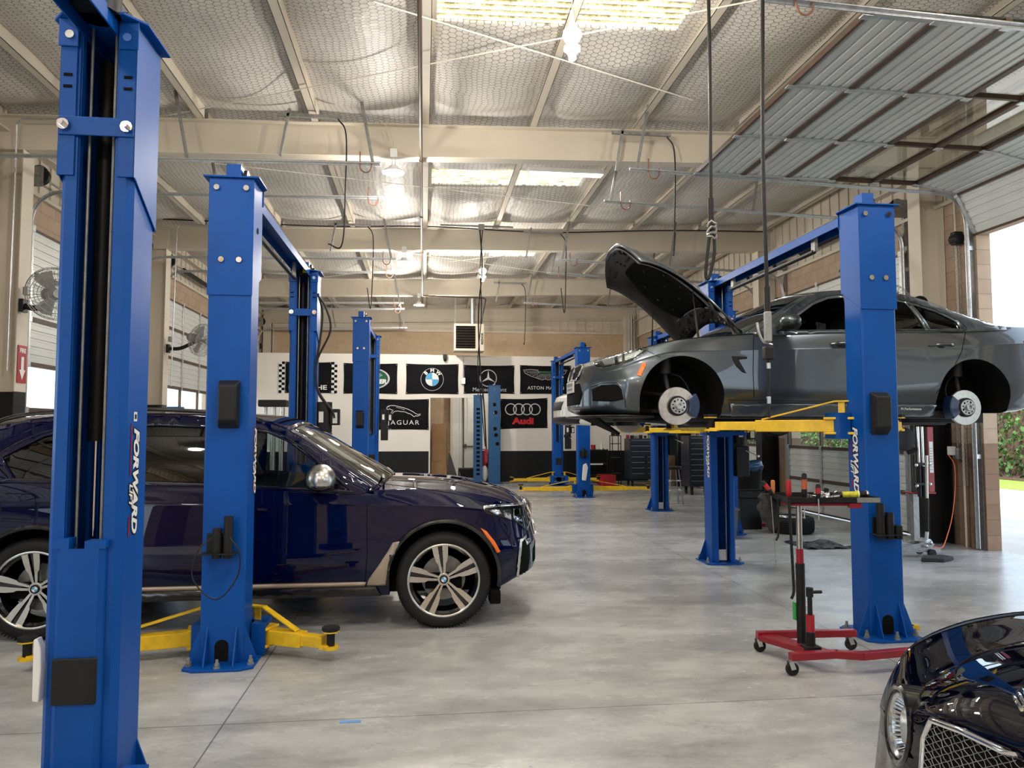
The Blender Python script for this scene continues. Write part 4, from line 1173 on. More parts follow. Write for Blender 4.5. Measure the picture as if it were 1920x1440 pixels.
def wheel(T, root, c, sg, R_=.38, rr=.285, wd=.27, spokes=5, style='y', rot=0.0):
    # c: local centre, sg: outward side (+1/-1) along y
    o = V(c); ax = V((0, sg, 0)); w2 = wd/2
    b = MB(T)
    prof = [(rr-.005, -w2+.01), (rr+.02, -w2), (R_-.03, -w2), (R_-.008, -w2+.02), (R_, -w2+.045), (R_, w2-.045), (R_-.008, w2-.02), (R_-.03, w2), (rr+.025, w2+.002), (rr+.004, w2-.012), (rr-.008, w2-.02)]
    b.lathe(prof, o, ax, 64)
    for g in (-.07, -.025, .025, .07): pass
    tire = b.build('tire', M['rubber'], root, smooth=50)
    b = MB(T)
    for k in range(90):
        t = 2*PI*k/90; e = V((math.cos(t), 0, math.sin(t)))
        for q in (-1, 1):
            p = o+e*(R_+.0005)+ax*(q*(w2-.035)); b.bar(p-ax*.028, p+ax*.028+V((-math.sin(t), 0, math.cos(t)))*.01, .009, .003, up=e)
    b.build('tread', M['rubber'], tire, smooth=0)
    b = MB(T); b.lathe([(rr-.008, w2-.022), (rr-.012, w2-.045), (rr-.03, w2-.06), (rr-.04, -.02), (rr-.03, -w2+.02)], o, ax, 64)
    b.build('rim_barrel', M['blackgloss'], root)
    b = MB(T); b.lathe([(rr+.006, w2-.02), (rr+.008, w2-.008), (rr+.0, w2-.006), (rr-.008, w2-.01), (rr-.012, w2-.03)], o, ax, 72); b.build('rim_lip', M['satin'], root)
    # brake disc behind the spokes
    b = MB(T); b.lathe([(0, .0), (.1, .0), (.1, .005), (.18, .005), (.18, -.02), (0, -.02)], o+ax*-.01, ax, 48); b.build('brake_disc', M['dsteel'], root)
    yo = w2-.032
    fb = MB(T); bb_ = MB(T)
    for k in range(spokes):
        t = rot+2*PI*k/spokes; e = V((math.cos(t), 0, math.sin(t))); f = V((-math.sin(t), 0, math.cos(t)))
        for q in (-1, 1):
            pts = [(.035, q*.002), (.10, q*.008), (.15, q*.012), (rr-.010, q*.019), (rr-.010, q*.066), (.20, q*.058), (.145, q*.046), (.125, q*.032), (.035, q*.018)]
            if q < 0: pts = pts[::-1]
            n = len(pts); dz = [yo-.010*0+(.0 if a < .1 else 0) for a, _ in pts]
            vs = [o+e*a+f*c_+ax*(yo-.028+.03*(a/rr)) for a, c_ in pts]; vs2 = [v-ax*.03 for v in vs]
            fb.add(vs, [tuple(range(n))])
            bb_.add(vs+vs2, [(i, (i+1) % n, n+(i+1) % n, n+i) for i in range(n)]+[tuple(range(n, 2*n))])
        pts = [(.10, -.012), (.10, .012), (rr-.012, .024), (rr-.012, -.024)]
        vs = [o+e*a+f*c_+ax*(yo-.045+.03*(a/rr)) for a, c_ in pts]; bb_.add(vs+[v-ax*.01 for v in vs], [(0,1,2,3),(4,5,6,7),(0,1,5,4),(1,2,6,5),(2,3,7,6),(3,0,4,7)])
    bb_.build('spoke_backing', M['blackgloss'], root, smooth=0)
    fb.build('spoke_face', M['satin'], root, smooth=0, fix=False, solid=.002, offs=0)
    b = MB(T); b.cyl(o+ax*(yo-.06), o+ax*(yo-.02), .05, 32); b.build('wheel_hub', M['satin'], root, bevel=.004)
    b = MB(T); b.cyl(o+ax*(yo-.02), o+ax*(yo-.012), .034, 28); hc = b.build('hub_cap', M['black'], root, bevel=.002)
    for qi in range(4):
        b = MB(T); t0 = PI/2*qi; pts = [V((0, 0, 0))]+[V((math.cos(t0+PI/2*j/6), 0, math.sin(t0+PI/2*j/6)))*.022 for j in range(7)]
        b.add([o+ax*(yo-.0115)+p for p in pts], [tuple(range(8))]); b.build('roundel', M['flagblue'] if qi % 2 else M['white'], hc, smooth=0, fix=False)

def rotor(T, root, c, sg, r=.165, cal=1, rusty=False):
    o = V(c); ax = V((0, sg, 0)); b = MB(T)
    b.lathe([(.085, .012), (r-.003, .012), (r, .009), (r, -.012), (.07, -.012), (.07, .012)], o, ax, 56); dk = b.build('brake_disc', M['rotor'], root, smooth=30)
    b = MB(T); b.lathe([(.09, .012), (.09, .03), (.083, .04), (.04, .04), (.04, .0)], o, ax, 40); b.build('disc_hat', M['black'], dk)
    b = MB(T); b.lathe([(.072, .04), (.072, .05), (.034, .052), (.034, .075), (.03, .08), (.02, .08), (.02, .06), (.0, .06)], o, ax, 40); b.build('hub_flange', M['steel'], dk)
    b = MB(T)
    for k in range(10):
        t = 2*PI*k/10+.2; e = V((math.cos(t), 0, math.sin(t))); b.cyl(o+e*.053+ax*.045, o+e*.053+ax*.0525, .009 if k % 2 else .0065, 12)
    b.build('bolt_hole', M['matblack'], dk)
    # caliper
    b = MB(T); pts = []
    for j in range(9):
        t = -.62+1.24*j/8; pts.append(((r+.025)*math.cos(t), (r+.025)*math.sin(t)))
    for j in range(9):
        t = .55-1.1*j/8; pts.append(((.1)*math.cos(t), (.1)*math.sin(t)))
    b.prism([(cal*x, z) for x, z in pts], o, (1, 0, 0), (0, 0, 1), (0, 1, 0), sg*-.05, sg*.062)
    b.build('brake_caliper', M['caliper'], root, smooth=30, bevel=.01, seg=3)
    b = MB(T); b.cyl(o+V((0, -sg*.02, 0)), o+V((0, -sg*.5, .0)), .03, 12); b.cyl(o+V((cal*-.03, -sg*.08, .02)), o+V((cal*-.06, -sg*.2, .42)), .022, 12)
    b.lathe([(.0, .2), (.055, .2), (.055, .42), (.0, .42)], o+V((cal*-.05, -sg*.16, .1)), (0, 0, 1), 16)
    b.bar(o+V((0, -sg*.05, -.06)), o+V((cal*.1, -sg*.55, -.03)), .05, .035); b.bar(o+V((0, -sg*.05, -.05)), o+V((-cal*.35, -sg*.5, -.02)), .04, .03); b.bar(o+V((0, -sg*.05, .09)), o+V((-cal*.2, -sg*.35, .14)), .03, .025)
    b.build('suspension_arm', M['sub'], root, smooth=30)
    b = MB(T)
    b.tube(spline([o+V((cal*.12, 0, .03)), o+V((cal*.14, -sg*.06, .14)), o+V((cal*.08, -sg*.1, .26)), o+V((0, -sg*.14, .3))], 6), .006, 6); b.build('brake_hose', M['rubber'], root)

def seat(T, root, x, y, zb, mat, sc=1.0):
    b = MB(T)
    rows = []
    for i in range(13):
        t = i/12; w = .24*(1-.25*t**2) if t < .9 else .24*.6
        z = zb+.52*sc*t; xx = x-.16*t
        th = .07*(1-.5*t)
        rows.append([V((xx+th*math.cos(a), y+w*math.sin(a)*(1 if True else 0), z)) for a in [2*PI*k/16 for k in range(16)]+[0]])
    b.grid(rows); b.add(rows[-1][:-1], [tuple(range(16))]); o = b.build('seat_back', mat, root)
    b = MB(T); b.sph((x-.19, y, zb+.64*sc), .1, sz=(.55, 1.25, .95)); b.build('headrest', mat, o)
M['rotor'] = pmat('brake_rotor_steel', (.62, .6, .58), .3, .9, var=.12, scale=30)
M['caliper'] = pmat('blue_caliper', (.012, .03, .09), .4, coat=.4, var=.2)
M['sub'] = pmat('chassis_metal', (.03, .03, .031), .5, .4, var=.3)
# ------------------------------------------------------------------ dark blue SUV
TS = Matrix.Translation((.17, 7.05, 0))
suv = empty('suv', (-1.4, 7.05, 0), 'dark navy SUV with silver mirror caps parked on the left behind blue posts', 'car')
PS = dict(nose=.85, tail=-4.28, wf0=-.25, wf=.24, hw=1.0, wr0=-3.3, wr=.2, lean=.25, lz=.62, nr=.1,
    zb=[(-4.28, .5), (-3.9, .34), (-3.6, .25), (-1, .25), (.35, .25), (.55, .29), (.72, .36), (.87, .4)],
    wb=[(-4.28, .86), (-3.5, .93), (-1, .93), (0, .93), (.87, .88)],
    wm=[(-4.28, .93), (-3.5, .99), (-3, 1.0), (-1.8, .985), (-.6, .985), (0, 1.0), (.5, .99), (.87, .93)],
    zm=[(-4.28, .78), (-3.1, .72), (-1.8, .66), (0, .70), (.87, .66)],
    ws=[(-4.28, .9), (-3.5, .965), (-3, .975), (-1.8, .965), (-.6, .965), (0, .965), (.5, .93), (.87, .85)],
    zs=[(-4.28, 1.08), (-3, 1.04), (-1.8, 1.0), (-.6, .985), (0, .97), (.5, .93), (.87, .84)],
    we=[(-4.28, .82), (-3.5, .90), (-3, .915), (-1.8, .925), (-.7, .925), (-.3, .89), (0, .86), (.5, .79), (.87, .72)],
    ze=[(-4.28, 1.22), (-3, 1.20), (-1.8, 1.16), (-1.2, 1.12), (-.7, 1.09), (-.3, 1.095), (0, 1.085), (.5, 1.02), (.87, .92)],
    zt=[(-4.28, 1.22), (-3, 1.20), (-1.8, 1.16), (-1.2, 1.13), (-.8, 1.14), (-.5, 1.19), (0, 1.17), (.4, 1.11), (.7, 1.03), (.87, .94)])
cs = Car('suv', TS, suv, PS, M['navy']); cs.near = -1
cs.body([(0, .40, .445, .58), (-3.105, .40, .445, .58)], [(-4.1, -.72)], M['matblack'], M['matblack'])
ES = [(-.56, .905, 1.10), (-.93, .84, 1.35), (-1.30, .75, 1.59), (-1.7, .71, 1.68), (-2.5, .70, 1.71), (-3.3, .69, 1.66), (-3.85, .70, 1.51), (-4.15, .78, 1.22)]
CS = [(-.42, 1.17), (-.86, 1.43), (-1.27, 1.66), (-1.7, 1.73), (-2.5, 1.765), (-3.4, 1.73), (-4.0, 1.58), (-4.24, 1.22)]
cs.green(ES, CS, 2, 5, [
    ([(-.79, 1.115), (-1.0, 1.30), (-1.26, 1.49), (-1.45, 1.57), (-1.76, 1.60), (-1.80, 1.17), (-1.5, 1.15), (-1.1, 1.125)], 0, M['carglass']),
    ([(-1.90, 1.17), (-1.86, 1.605), (-2.3, 1.625), (-2.78, 1.61), (-2.84, 1.21)], 0, M['tint']),
    ([(-2.93, 1.21), (-2.90, 1.60), (-3.15, 1.54), (-3.42, 1.38), (-3.30, 1.22)], 0, M['tint'])], M['navy'], None, M['navy'], M['carglass'])
for wx in (0, -3.105):
    for sg in (-1, 1):
        wb_ = bpy.data.objects.new('wheel', None); COL.objects.link(wb_); wb_.location = TS @ V((wx, sg*.86, .38)); sub(wb_, suv)
        ws_ = wheel
        _sub = sub
        def sub_w(ob, parent, _w=wb_):
            if parent is _w:
                ob.parent = _w; ob.matrix_parent_inverse = Matrix.Translation(_w.location).inverted(); return ob
            return _sub(ob, parent)
        sub = sub_w
        wheel(TS, wb_, (wx, sg*.86, .38), sg, rot=R(97) if sg < 0 else R(83))
        sub = _sub
# black window surround, roof rail, sill, bronze trim
def rail(name, mat, pts, r, sgs=(1, -1)):
    b = MB(TS)
    for sg in sgs: b.tube(spline([V((x, sg*w, z)) for x, w, z in pts], 6), r, 8)
    return b.build(name, mat, suv)
rail('roof_rail', M['blackgloss'], [(-1.5, .735, 1.665), (-1.75, .72, 1.725), (-2.5, .71, 1.76), (-3.3, .70, 1.72), (-3.6, .70, 1.64)], .016)
b = MB(TS)
for sg in (-1, 1):
    b.tube([cs.Ti @ cs.S(x, z, sg, .006) for x, z in [(-.74, 1.095), (-1.1, 1.115), (-1.8, 1.155), (-2.8, 1.2), (-3.32, 1.21)]], .011, 6)
b.build('window_trim', M['blackgloss'], suv)
b = MB(TS)
for sg in (-1, 1): b.tube([cs.Ti @ cs.S(x, z, sg, .004) for x, z in spline([V(q) for q in [(-.76, 1.11), (-.99, 1.315), (-1.25, 1.505), (-1.44, 1.585), (-1.8, 1.62), (-2.4, 1.645), (-2.9, 1.62), (-3.2, 1.56), (-3.46, 1.38), (-3.34, 1.22)]], 5)], .009, 6)
b.build('window_trim', M['blackgloss'], suv)
cs.side('sill', M['blackgloss'], [(-.50, .27), (-2.62, .27), (-2.66, .345), (-.55, .345)], -1, th=.05, both=True, step=.06)
cs.side('sill_trim', M['tan'], [(-.63, .35), (-2.66, .35), (-2.68, .378), (-.62, .378)], -1, th=.03, off=.006, both=True, step=.06)
cs.side('air_breather', M['tan'], [(-.62, .35), (-.60, .40), (-.53, .50), (-.45, .615), (-.405, .685), (-.435, .64), (-.40, .69), (-.355, .70), (-.40, .60), (-.455, .44), (-.465, .35)][:3]+[(-.45, .62), (-.41, .69), (-.355, .70), (-.40, .60), (-.455, .44), (-.465, .35)], -1, th=.02, off=.005, both=True, step=.04)
# arch lips
for wx in (0, -3.105):
    b = MB(TS)
    for sg in (-1, 1):
        pts = []
        for j in range(27):
            t = -.12+(PI+.24)*j/26; x, z = wx+.455*math.cos(t), .40+.455*math.sin(t)
            o = TS @ V((x, sg*3, z)); p, n = cs.cast(o, V((0, -sg, 0)), None)
            q = TS.inverted() @ p if p is not None else V((x, sg*.97, z))
            pts.append(V((x, sg*max(abs(q.y), .93)-sg*.004, z)))
        b.tube(pts, .02, 8)
    b.build('arch_lip', M['blackgloss'], suv)
# shut lines
cs.pl('door_gap', M['matblack'], [(688, 944), (688, 1040), (684, 1095)], r=.0035)
cs.pl('door_gap', M['matblack'], [(476, 935), (474, 1000), (470, 1095)], r=.0035)
cs.pl('hood_gap', M['matblack'], [(700, 905), (760, 912), (850, 925), (925, 945), (960, 950)], r=.003)
cs.pl('bumper_gap', M['matblack'], [(907, 952), (892, 983)], r=.003)
cs.pl('fuel_door_gap', M['matblack'], [(10, 925), (66, 927), (68, 958), (58, 975), (5, 972)], r=.003)
# side marker, headlight, kidney grille, lower intake
cs.px('side_marker', M['orange'], [(901, 990), (912, 996), (928, 1016), (938, 1034), (932, 1037), (920, 1018)], step=4, th=.008)
cs.px('headlight', M['matblack'], [(905, 953), (925, 951), (985, 947), (990, 962), (992, 975), (985, 992), (976, 985), (962, 976), (935, 967), (915, 963)], step=4, off=.001, mirror=True)
cs.px('headlight_lens', M['lens'], [(903, 952), (925, 950), (987, 946), (992, 962), (994, 976), (986, 995), (976, 987), (962, 978), (935, 969), (913, 964)], step=4, off=.012, th=0.002, mirror=True)
cs.px('lamp_reflector', M['chrome'], [(917, 957), (935, 956), (940, 963), (932, 966)], step=3, off=.005, mirror=True)
cs.px('lamp_reflector', M['chrome'], [(943, 958), (957, 956), (958, 975), (946, 970)], step=3, off=.005, mirror=True)
cs.px('lamp_reflector', M['chrome'], [(962, 955), (974, 954), (976, 970), (968, 976), (962, 972)], step=3, off=.005, mirror=True)
cs.px('lamp_brow', M['chrome'], [(905, 951), (925, 949), (985, 945), (986, 948), (925, 953), (907, 955)], step=3, off=.014, mirror=True)
cs.px('intake_trim', M['satin'], [(974, 1012), (985, 1003), (986, 1008), (978, 1016), (975, 1045), (972, 1080), (968, 1080), (971, 1040)], step=3, off=.008, mirror=True)
cs.px('intake', M['matblack'], [(979, 1016), (990, 1006), (993, 1040), (988, 1075), (974, 1080), (976, 1045)], step=3, off=.003, mirror=True)
cs.px('fog_trim', M['chrome'], [(983, 1012), (992, 1008), (992, 1016), (986, 1022)], step=3, off=.01, mirror=True)
cs.front('grille', M['matblack'], [(-.36, .66), (-.40, .84), (-.34, .95), (-.03, .95), (-.03, .66)], off=.004, both=True)
b = MB(TS)
for sg in (-1, 1):
    fr_ = [(-.36, .66), (-.40, .84), (-.34, .95), (-.03, .95), (-.03, .66)]
    pts = []
    for y, z in fr_:
        p, n = cs.cast(TS @ V((3, sg*y, z)), V((-1, 0, 0))); pts.append((TS.inverted() @ p)+V((.012, 0, 0)))
    b.tube(pts, .014, 8, closed=True)
b.build('grille_frame', M['chrome'], suv)
b = MB(TS)
for k in range(22):
    y = -.36+.72*k/21
    if abs(y) < .04: continue
    p, n = cs.cast(TS @ V((3, y, .8)), V((-1, 0, 0))); q = TS.inverted() @ p; b.box(q.x-.0, q.x+.016, y-.004, y+.004, .67, .93)
b.build('grille_slats', M['satin'], suv)
cs.front('lower_intake', M['matblack'], [(-.62, .45), (-.62, .56), (-.3, .6), (.3, .6), (.62, .56), (.62, .45)], off=.003)
# mirrors, door handles, lower strake, interior
for sg in (-1, 1):
    b = MB(TS); b.sph((-.97, sg*1.07, 1.20), .125, 24, 14, (.92, 1.05, .98)); b.v = [(x, y, max(z, 1.15)) for x, y, z in b.v]
    mo = b.build('mirror_cap', M['satin'], suv, smooth=60)
    b = MB(TS); b.sph((-.97, sg*1.07, 1.15), .12, 20, 10, (.92, 1.05, .35)); b.bar(V((-.93, sg*.92, 1.12)), V((-.95, sg*1.05, 1.15)), .09, .04); b.build('mirror_base', M['blackgloss'], suv, smooth=60, bevel=.004)
    for hx in (-1.52, -2.62):
        b = MB(TS); b.tube(spline([V((hx-.12, sg*.965, .965)), V((hx-.06, sg*1.0, .968)), V((hx+.06, sg*1.0, .968)), V((hx+.12, sg*.965, .965))], 5), .013, 8); b.build('door_handle', M['navy'], suv)
b = MB(TS); b.box(.38, .47, -.9, -.72, .16, .27); b.box(.38, .47, .72, .9, .16, .27); b.build('air_deflector', M['matblack'], suv, smooth=0, bevel=.01)
for (x, y) in ((-1.75, -.42), (-1.75, .42), (-2.65, -.42), (-2.65, .42)): seat(TS, suv, x, y, 1.05, M['leather'], .78)
b = MB(TS); b.tube([V((-1.12+.05*math.sin(t), .42+.19*math.cos(t), 1.12+.18*math.sin(t))) for t in [2*PI*k/24 for k in range(24)]], .014, 8, closed=True); b.box(-1.1, -.75, -.85, .85, 1.08, 1.15)
b.build('dashboard', M['matblack'], suv)
b = MB(TS); b.bar(V((-.50, -.75, 1.185)), V((-.56, .1, 1.215)), .02, .012); b.bar(V((-.46, .05, 1.19)), V((-.54, .7, 1.2)), .02, .012); b.build('wiper', M['black'], suv)
b = MB(TS); b.box(-4.0, .5, -.6, .6, .22, .3); b.box(-3.3, -2.9, -.9, .9, .3, .42); b.box(-.15, .15, -.9, .9, .3, .42); b.build('underbody', M['matblack'], suv, smooth=0)
b = MB(TS); b.tube(spline([V((-2.9, -.25, 1.76)), V((-3.0, -.25, 1.79)), V((-3.2, -.25, 1.77))], 4), .02, 8)
b.build('roof_fin', M['navy'], suv)
# ------------------------------------------------------------------ grey saloon on the lift, wheels off, bonnet open
TG = Matrix.Translation((2.25, 7.2, 1.53)) @ Matrix.Rotation(PI, 4, 'Z')
sed = empty('sedan', (3.6, 7.2, 1.53), 'raised dark grey sedan with its hood open and wheels removed', 'car')
PG = dict(nose=.80, tail=-3.85, wf0=-.15, wf=.36, hw=.9, wr0=-2.9, wr=.22, lean=.28, lz=.5, nr=.14,
    zb=[(-3.85, .36), (-3.4, .24), (-2.5, .19), (-.4, .19), (.3, .19), (.6, .2), (.8, .24)],
    wb=[(-3.85, .78), (-3, .84), (-1.5, .84), (0, .84), (.8, .80)],
    wm=[(-3.85, .82), (-3.3, .875), (-2.8, .905), (-1.5, .89), (-.6, .89), (0, .90), (.4, .88), (.8, .82)],
    zm=[(-3.85, .62), (-2.8, .58), (-1.5, .50), (0, .54), (.8, .50)],
    ws=[(-3.85, .79), (-3.3, .865), (-2.8, .885), (-1.5, .885), (-.6, .88), (0, .865), (.4, .82), (.8, .74)],
    zs=[(-3.85, .90), (-2.8, .845), (-1.5, .80), (-.6, .775), (0, .76), (.4, .70), (.8, .60)],
    we=[(-3.85, .70), (-3.3, .80), (-2.8, .835), (-1.5, .85), (-.9, .845), (-.3, .82), (0, .79), (.4, .72), (.8, .62)],
    ze=[(-3.85, 1.04), (-3.3, 1.03), (-2.8, 1.0), (-1.5, .965), (-.9, .935), (-.3, .895), (0, .865), (.4, .79), (.8, .68)],
    zt=[(-3.85, 1.09), (-3.3, 1.09), (-2.8, 1.0), (-1.5, .965), (-.9, .95), (-.6, .93), (0, .87), (.4, .80), (.8, .70)])
cg = Car('sedan', TG, sed, PG, M['gunmetal']); cg.near = 1
cg.body([(-.03, .335, .385, .42), (-2.85, .335, .385, .42)], [(-3.05, -.62), (-.62, .5)], M['matblack'], M['matblack'])
EG = [(-.72, .835, .925), (-1.05, .77, 1.14), (-1.42, .66, 1.335), (-1.9, .62, 1.39), (-2.4, .62, 1.345), (-2.85, .67, 1.19), (-3.25, .745, 1.04)]
CG = [(-.52, .985), (-.93, 1.2), (-1.36, 1.395), (-1.9, 1.435), (-2.45, 1.40), (-2.95, 1.23), (-3.35, 1.09)]
cg.green(EG, CG, 2, 4, [
    ([(-.99, .965), (-1.12, 1.08), (-1.35, 1.225), (-1.52, 1.29), (-1.68, 1.31), (-1.72, .985)], 0, None, M['carglass']),
    ([(-1.80, .985), (-1.77, 1.315), (-2.05, 1.31), (-2.30, 1.27), (-2.40, 1.0)], 0, M['tint']),
    ([(-2.45, 1.0), (-2.36, 1.255), (-2.58, 1.18), (-2.74, 1.08), (-2.76, 1.01)], 0, M['tint'])], M['gunmetal'], None, M['gunmetal'], M['carglass'])
b = MB(TG)
for sg in (-1, 1): b.tube([cg.Ti @ cg.S(x, z, sg, .005) for x, z in spline([V(q) for q in [(-.93, .95), (-1.11, 1.1), (-1.34, 1.245), (-1.52, 1.315), (-1.78, 1.34), (-2.05, 1.335), (-2.35, 1.28), (-2.6, 1.19), (-2.80, 1.06), (-2.78, .985), (-2.4, .98), (-1.7, .965)]], 5)], .009, 6)
b.build('window_trim', M['black'], sed)
for (wx, cal, z) in ((0, -1, .275), (-2.80, 1, .27)):
    for sg in (1, -1):
        rotor(TG, sed, (wx, sg*.80, z if sg > 0 else z-.08), sg, r=.17 if wx == 0 else .165, cal=cal)
# liners and underside
b = MB(TG); b.box(-3.0, -.45, -.7, .7, .17, .24); b.box(-.45, .45, -.38, .38, .14, .3); b.box(-3.3, -2.5, -.42, .42, .13, .35)
b.cyl((-.3, .0, .13), (-3.2, .0, .16), .05, 12); b.cyl((-3.4, -.45, .22), (-3.75, -.45, .24), .08, 16)
b.build('underbody', M['sub'], sed, smooth=30)
b = MB(TG); b.add([V(q) for q in [(.72, .1, .19), (.66, .5, .19), (.40, .36, .03), (.35, .15, .02), (.52, .0, .12), (.74, .1, .175), (.68, .5, .175), (.42, .36, .01), (.36, .15, .0), (.54, .0, .10)]],
      [(0,1,2,3,4), (9,8,7,6,5), (0,5,6,1), (1,6,7,2), (2,7,8,3), (3,8,9,4), (4,9,5,0)]); b.build('undertray', M['matblack'], sed, smooth=0, bevel=.006)
b = MB(TG)
b.bar(V((.3, .2, .16)), V((-.1, .62, .12)), .09, .03); b.bar(V((.1, -.3, .12)), V((-.05, -.7, .14)), .07, .04); b.bar(V((-.35, .1, .12)), V((-.05, .65, .16)), .06, .04)
b.cyl((.25, .0, .1), (.25, .0, .25), .12, 20)
b.build('control_arm', M['sub'], sed, smooth=30, bevel=.006)
# front fascia, authored on the body surface (near side), mirrored across
cg.px('headlight', M['matblack'], [(1111, 676), (1118, 688), (1134, 690), (1160, 684), (1186, 676), (1206, 663), (1214, 656), (1196, 653), (1168, 657), (1140, 666)], step=4, off=.001, mirror=True)
cg.px('lamp_reflector', M['chrome'], [(1157, 666), (1168, 662), (1167, 678), (1160, 680)], step=3, off=.004, mirror=True)
cg.px('lamp_reflector', M['chrome'], [(1171, 661), (1200, 655), (1207, 658), (1190, 671), (1172, 677)], step=3, off=.004, mirror=True)
cg.px('lamp_reflector', M['dsteel'], [(1128, 675), (1152, 667), (1153, 682), (1134, 686)], step=3, off=.004, mirror=True)
cg.px('headlight_lens', M['lens'], [(1110, 676), (1117, 689), (1134, 692), (1160, 686), (1187, 677), (1208, 664), (1217, 655), (1196, 651), (1168, 655), (1140, 664)], step=4, off=.012, th=.002, mirror=True)
cg.px('side_marker', M['orange'], [(1204, 681), (1212, 681), (1211, 686), (1202, 706), (1194, 704)], step=3, off=.005, mirror=True)
cg.px('intake', M['matblack'], [(1110, 730), (1128, 722), (1158, 721), (1165, 729), (1169, 749), (1150, 753), (1112, 752)], step=4, off=.002, mirror=True)
cg.pl('bumper_crease', M['gunmetal'], [(1108, 725), (1128, 718), (1157, 717), (1168, 727), (1172, 750), (1174, 765)], r=.006, mirror=True)
cg.pl('bumper_gap', M['matblack'], [(1214, 658), (1226, 664), (1238, 670)], r=.003, mirror=True)
cg.front('centre_intake', M['matblack'], [(-.30, .30), (-.36, .40), (-.30, .50), (.30, .50), (.36, .40), (.30, .30)], off=.003)
cg.front('kidney_grille', M['matblack'], [(.03, .55), (.02, .63), (.05, .68), (.24, .675), (.25, .62), (.20, .55)], off=.003, both=True)
for sg in (-1, 1):
    b = MB(TG); pts = []
    for y, z in [(.03, .55), (.02, .63), (.05, .685), (.24, .68), (.26, .62), (.20, .545)]:
        p, n = cg.cast(TG @ V((3, sg*y, z)), TG.to_3x3() @ V((-1, 0, 0))); q = cg.Ti @ p; pts.append(q+V((.008, 0, 0)))
    b.tube(spline(pts, 5, closed=True), .011, 8, closed=True); k = b.build('kidney_surround', M['chrome'], sed)
    b = MB(TG)
    for j in range(8):
        y = .045+.19*j/7; p, n = cg.cast(TG @ V((3, sg*y, .62)), TG.to_3x3() @ V((-1, 0, 0))); q = cg.Ti @ p; b.bar(V((q.x+.008, sg*y, .555)), V((q.x-.002, sg*y, .67)), .006, .012)
    b.build('grille_slats', M['black'], k, smooth=0)
b = MB(TG); b.box(.80, .815, -.16, .16, .42, .53); pl_ = b.build('license_plate', M['paper'], sed, smooth=0, bevel=.003)
b = MB(TG); b.box(.8155, .8165, -.12, .12, .445, .465); b.box(.8155, .8165, -.13, .13, .485, .515); b.build('plate_marks', M['dsteel'], pl_, smooth=0)
b = MB(TG)
rows = []
for i in range(25):
    y = -.86+1.72*i/24; x = cg.warp(.80, y, .2).x; rows.append([V((x+.02, y, .185)), V((x-.25, y, .175))])
b.grid(rows); b.build('front_splitter', M['black'], sed, smooth=40, solid=.018, offs=0, fix=False)
# shut lines, fender vent, handles, sill
cg.pl('door_gap', M['matblack'], [(1413, 622), (1412, 700), (1414, 745)], r=.0035)
cg.pl('door_gap', M['matblack'], [(1811, 620), (1803, 660), (1785, 695), (1755, 738)], r=.0035)
cg.px('fender_vent', M['black'], [(1372, 668), (1401, 669), (1400, 673), (1384, 674), (1399, 700), (1392, 698), (1380, 686)], step=3, off=.003, mirror=True)
for hx in (-1.55, -2.52):
    for sg in (1, -1):
        b = MB(TG); b.tube(spline([V((hx-.12, sg*.885, .845)), V((hx-.07, sg*.925, .85)), V((hx+.06, sg*.925, .845)), V((hx+.11, sg*.885, .84))], 5), .013, 8); h = b.build('door_handle', M['gunmetal'], sed)
        b = MB(TG); b.sph((hx, sg*.872, .835), .07, 16, 8, (1.1, .25, .5)); b.build('handle_recess', M['black'], h)
cg.side('side_skirt', M['gunmetal'], [(-.50, .20), (-2.42, .20), (-2.46, .30), (-.47, .30)], 1, th=.05, off=.004, both=True, step=.06)
cg.pl('skirt_crease', M['matblack'], [(1366, 750), (1500, 752), (1590, 752)], r=.003)
Mx = basis(at(1707, 767, 6.27)+V((0, -.012, 0)), (1, 0, 0), (0, 0, 1))
text('skirt_lettering', 'M Performance', .032, Mx, M['white'], sed, ext=.0005)
# mirror
for sg in (1, -1):
    b = MB(TG); b.sph((-1.0, sg*.98, 1.03), .1, 24, 14, (.85, 1.25, .62)); b.build('side_mirror', M['gunmetal'], sed, smooth=60)
    b = MB(TG); b.bar(V((-.97, sg*.83, .97)), V((-.98, sg*.95, .985)), .1, .035); b.sph((-1.005, sg*.98, 1.0), .095, 16, 8, (.86, 1.2, .45)); b.build('mirror_base', M['black'], sed, smooth=60)
for (x, y) in ((-1.75, -.36), (-1.75, .36), (-2.5, -.36), (-2.5, .36)): seat(TG, sed, x, y, .85, M['matblack'], .72)
b = MB(TG); b.tube([V((-1.2+.06*math.sin(t), .36+.18*math.cos(t), .99+.17*math.sin(t))) for t in [2*PI*k/24 for k in range(24)]], .014, 8, closed=True); b.box(-1.2, -.7, -.78, .78, .86, .96); b.build('dashboard', M['matblack'], sed)
# taillight, rear bumper line
cg.side('taillight', M['redplastic'], [(-3.42, .80), (-3.40, .90), (-3.7, .93), (-3.72, .80)], 1, off=.004, both=True)
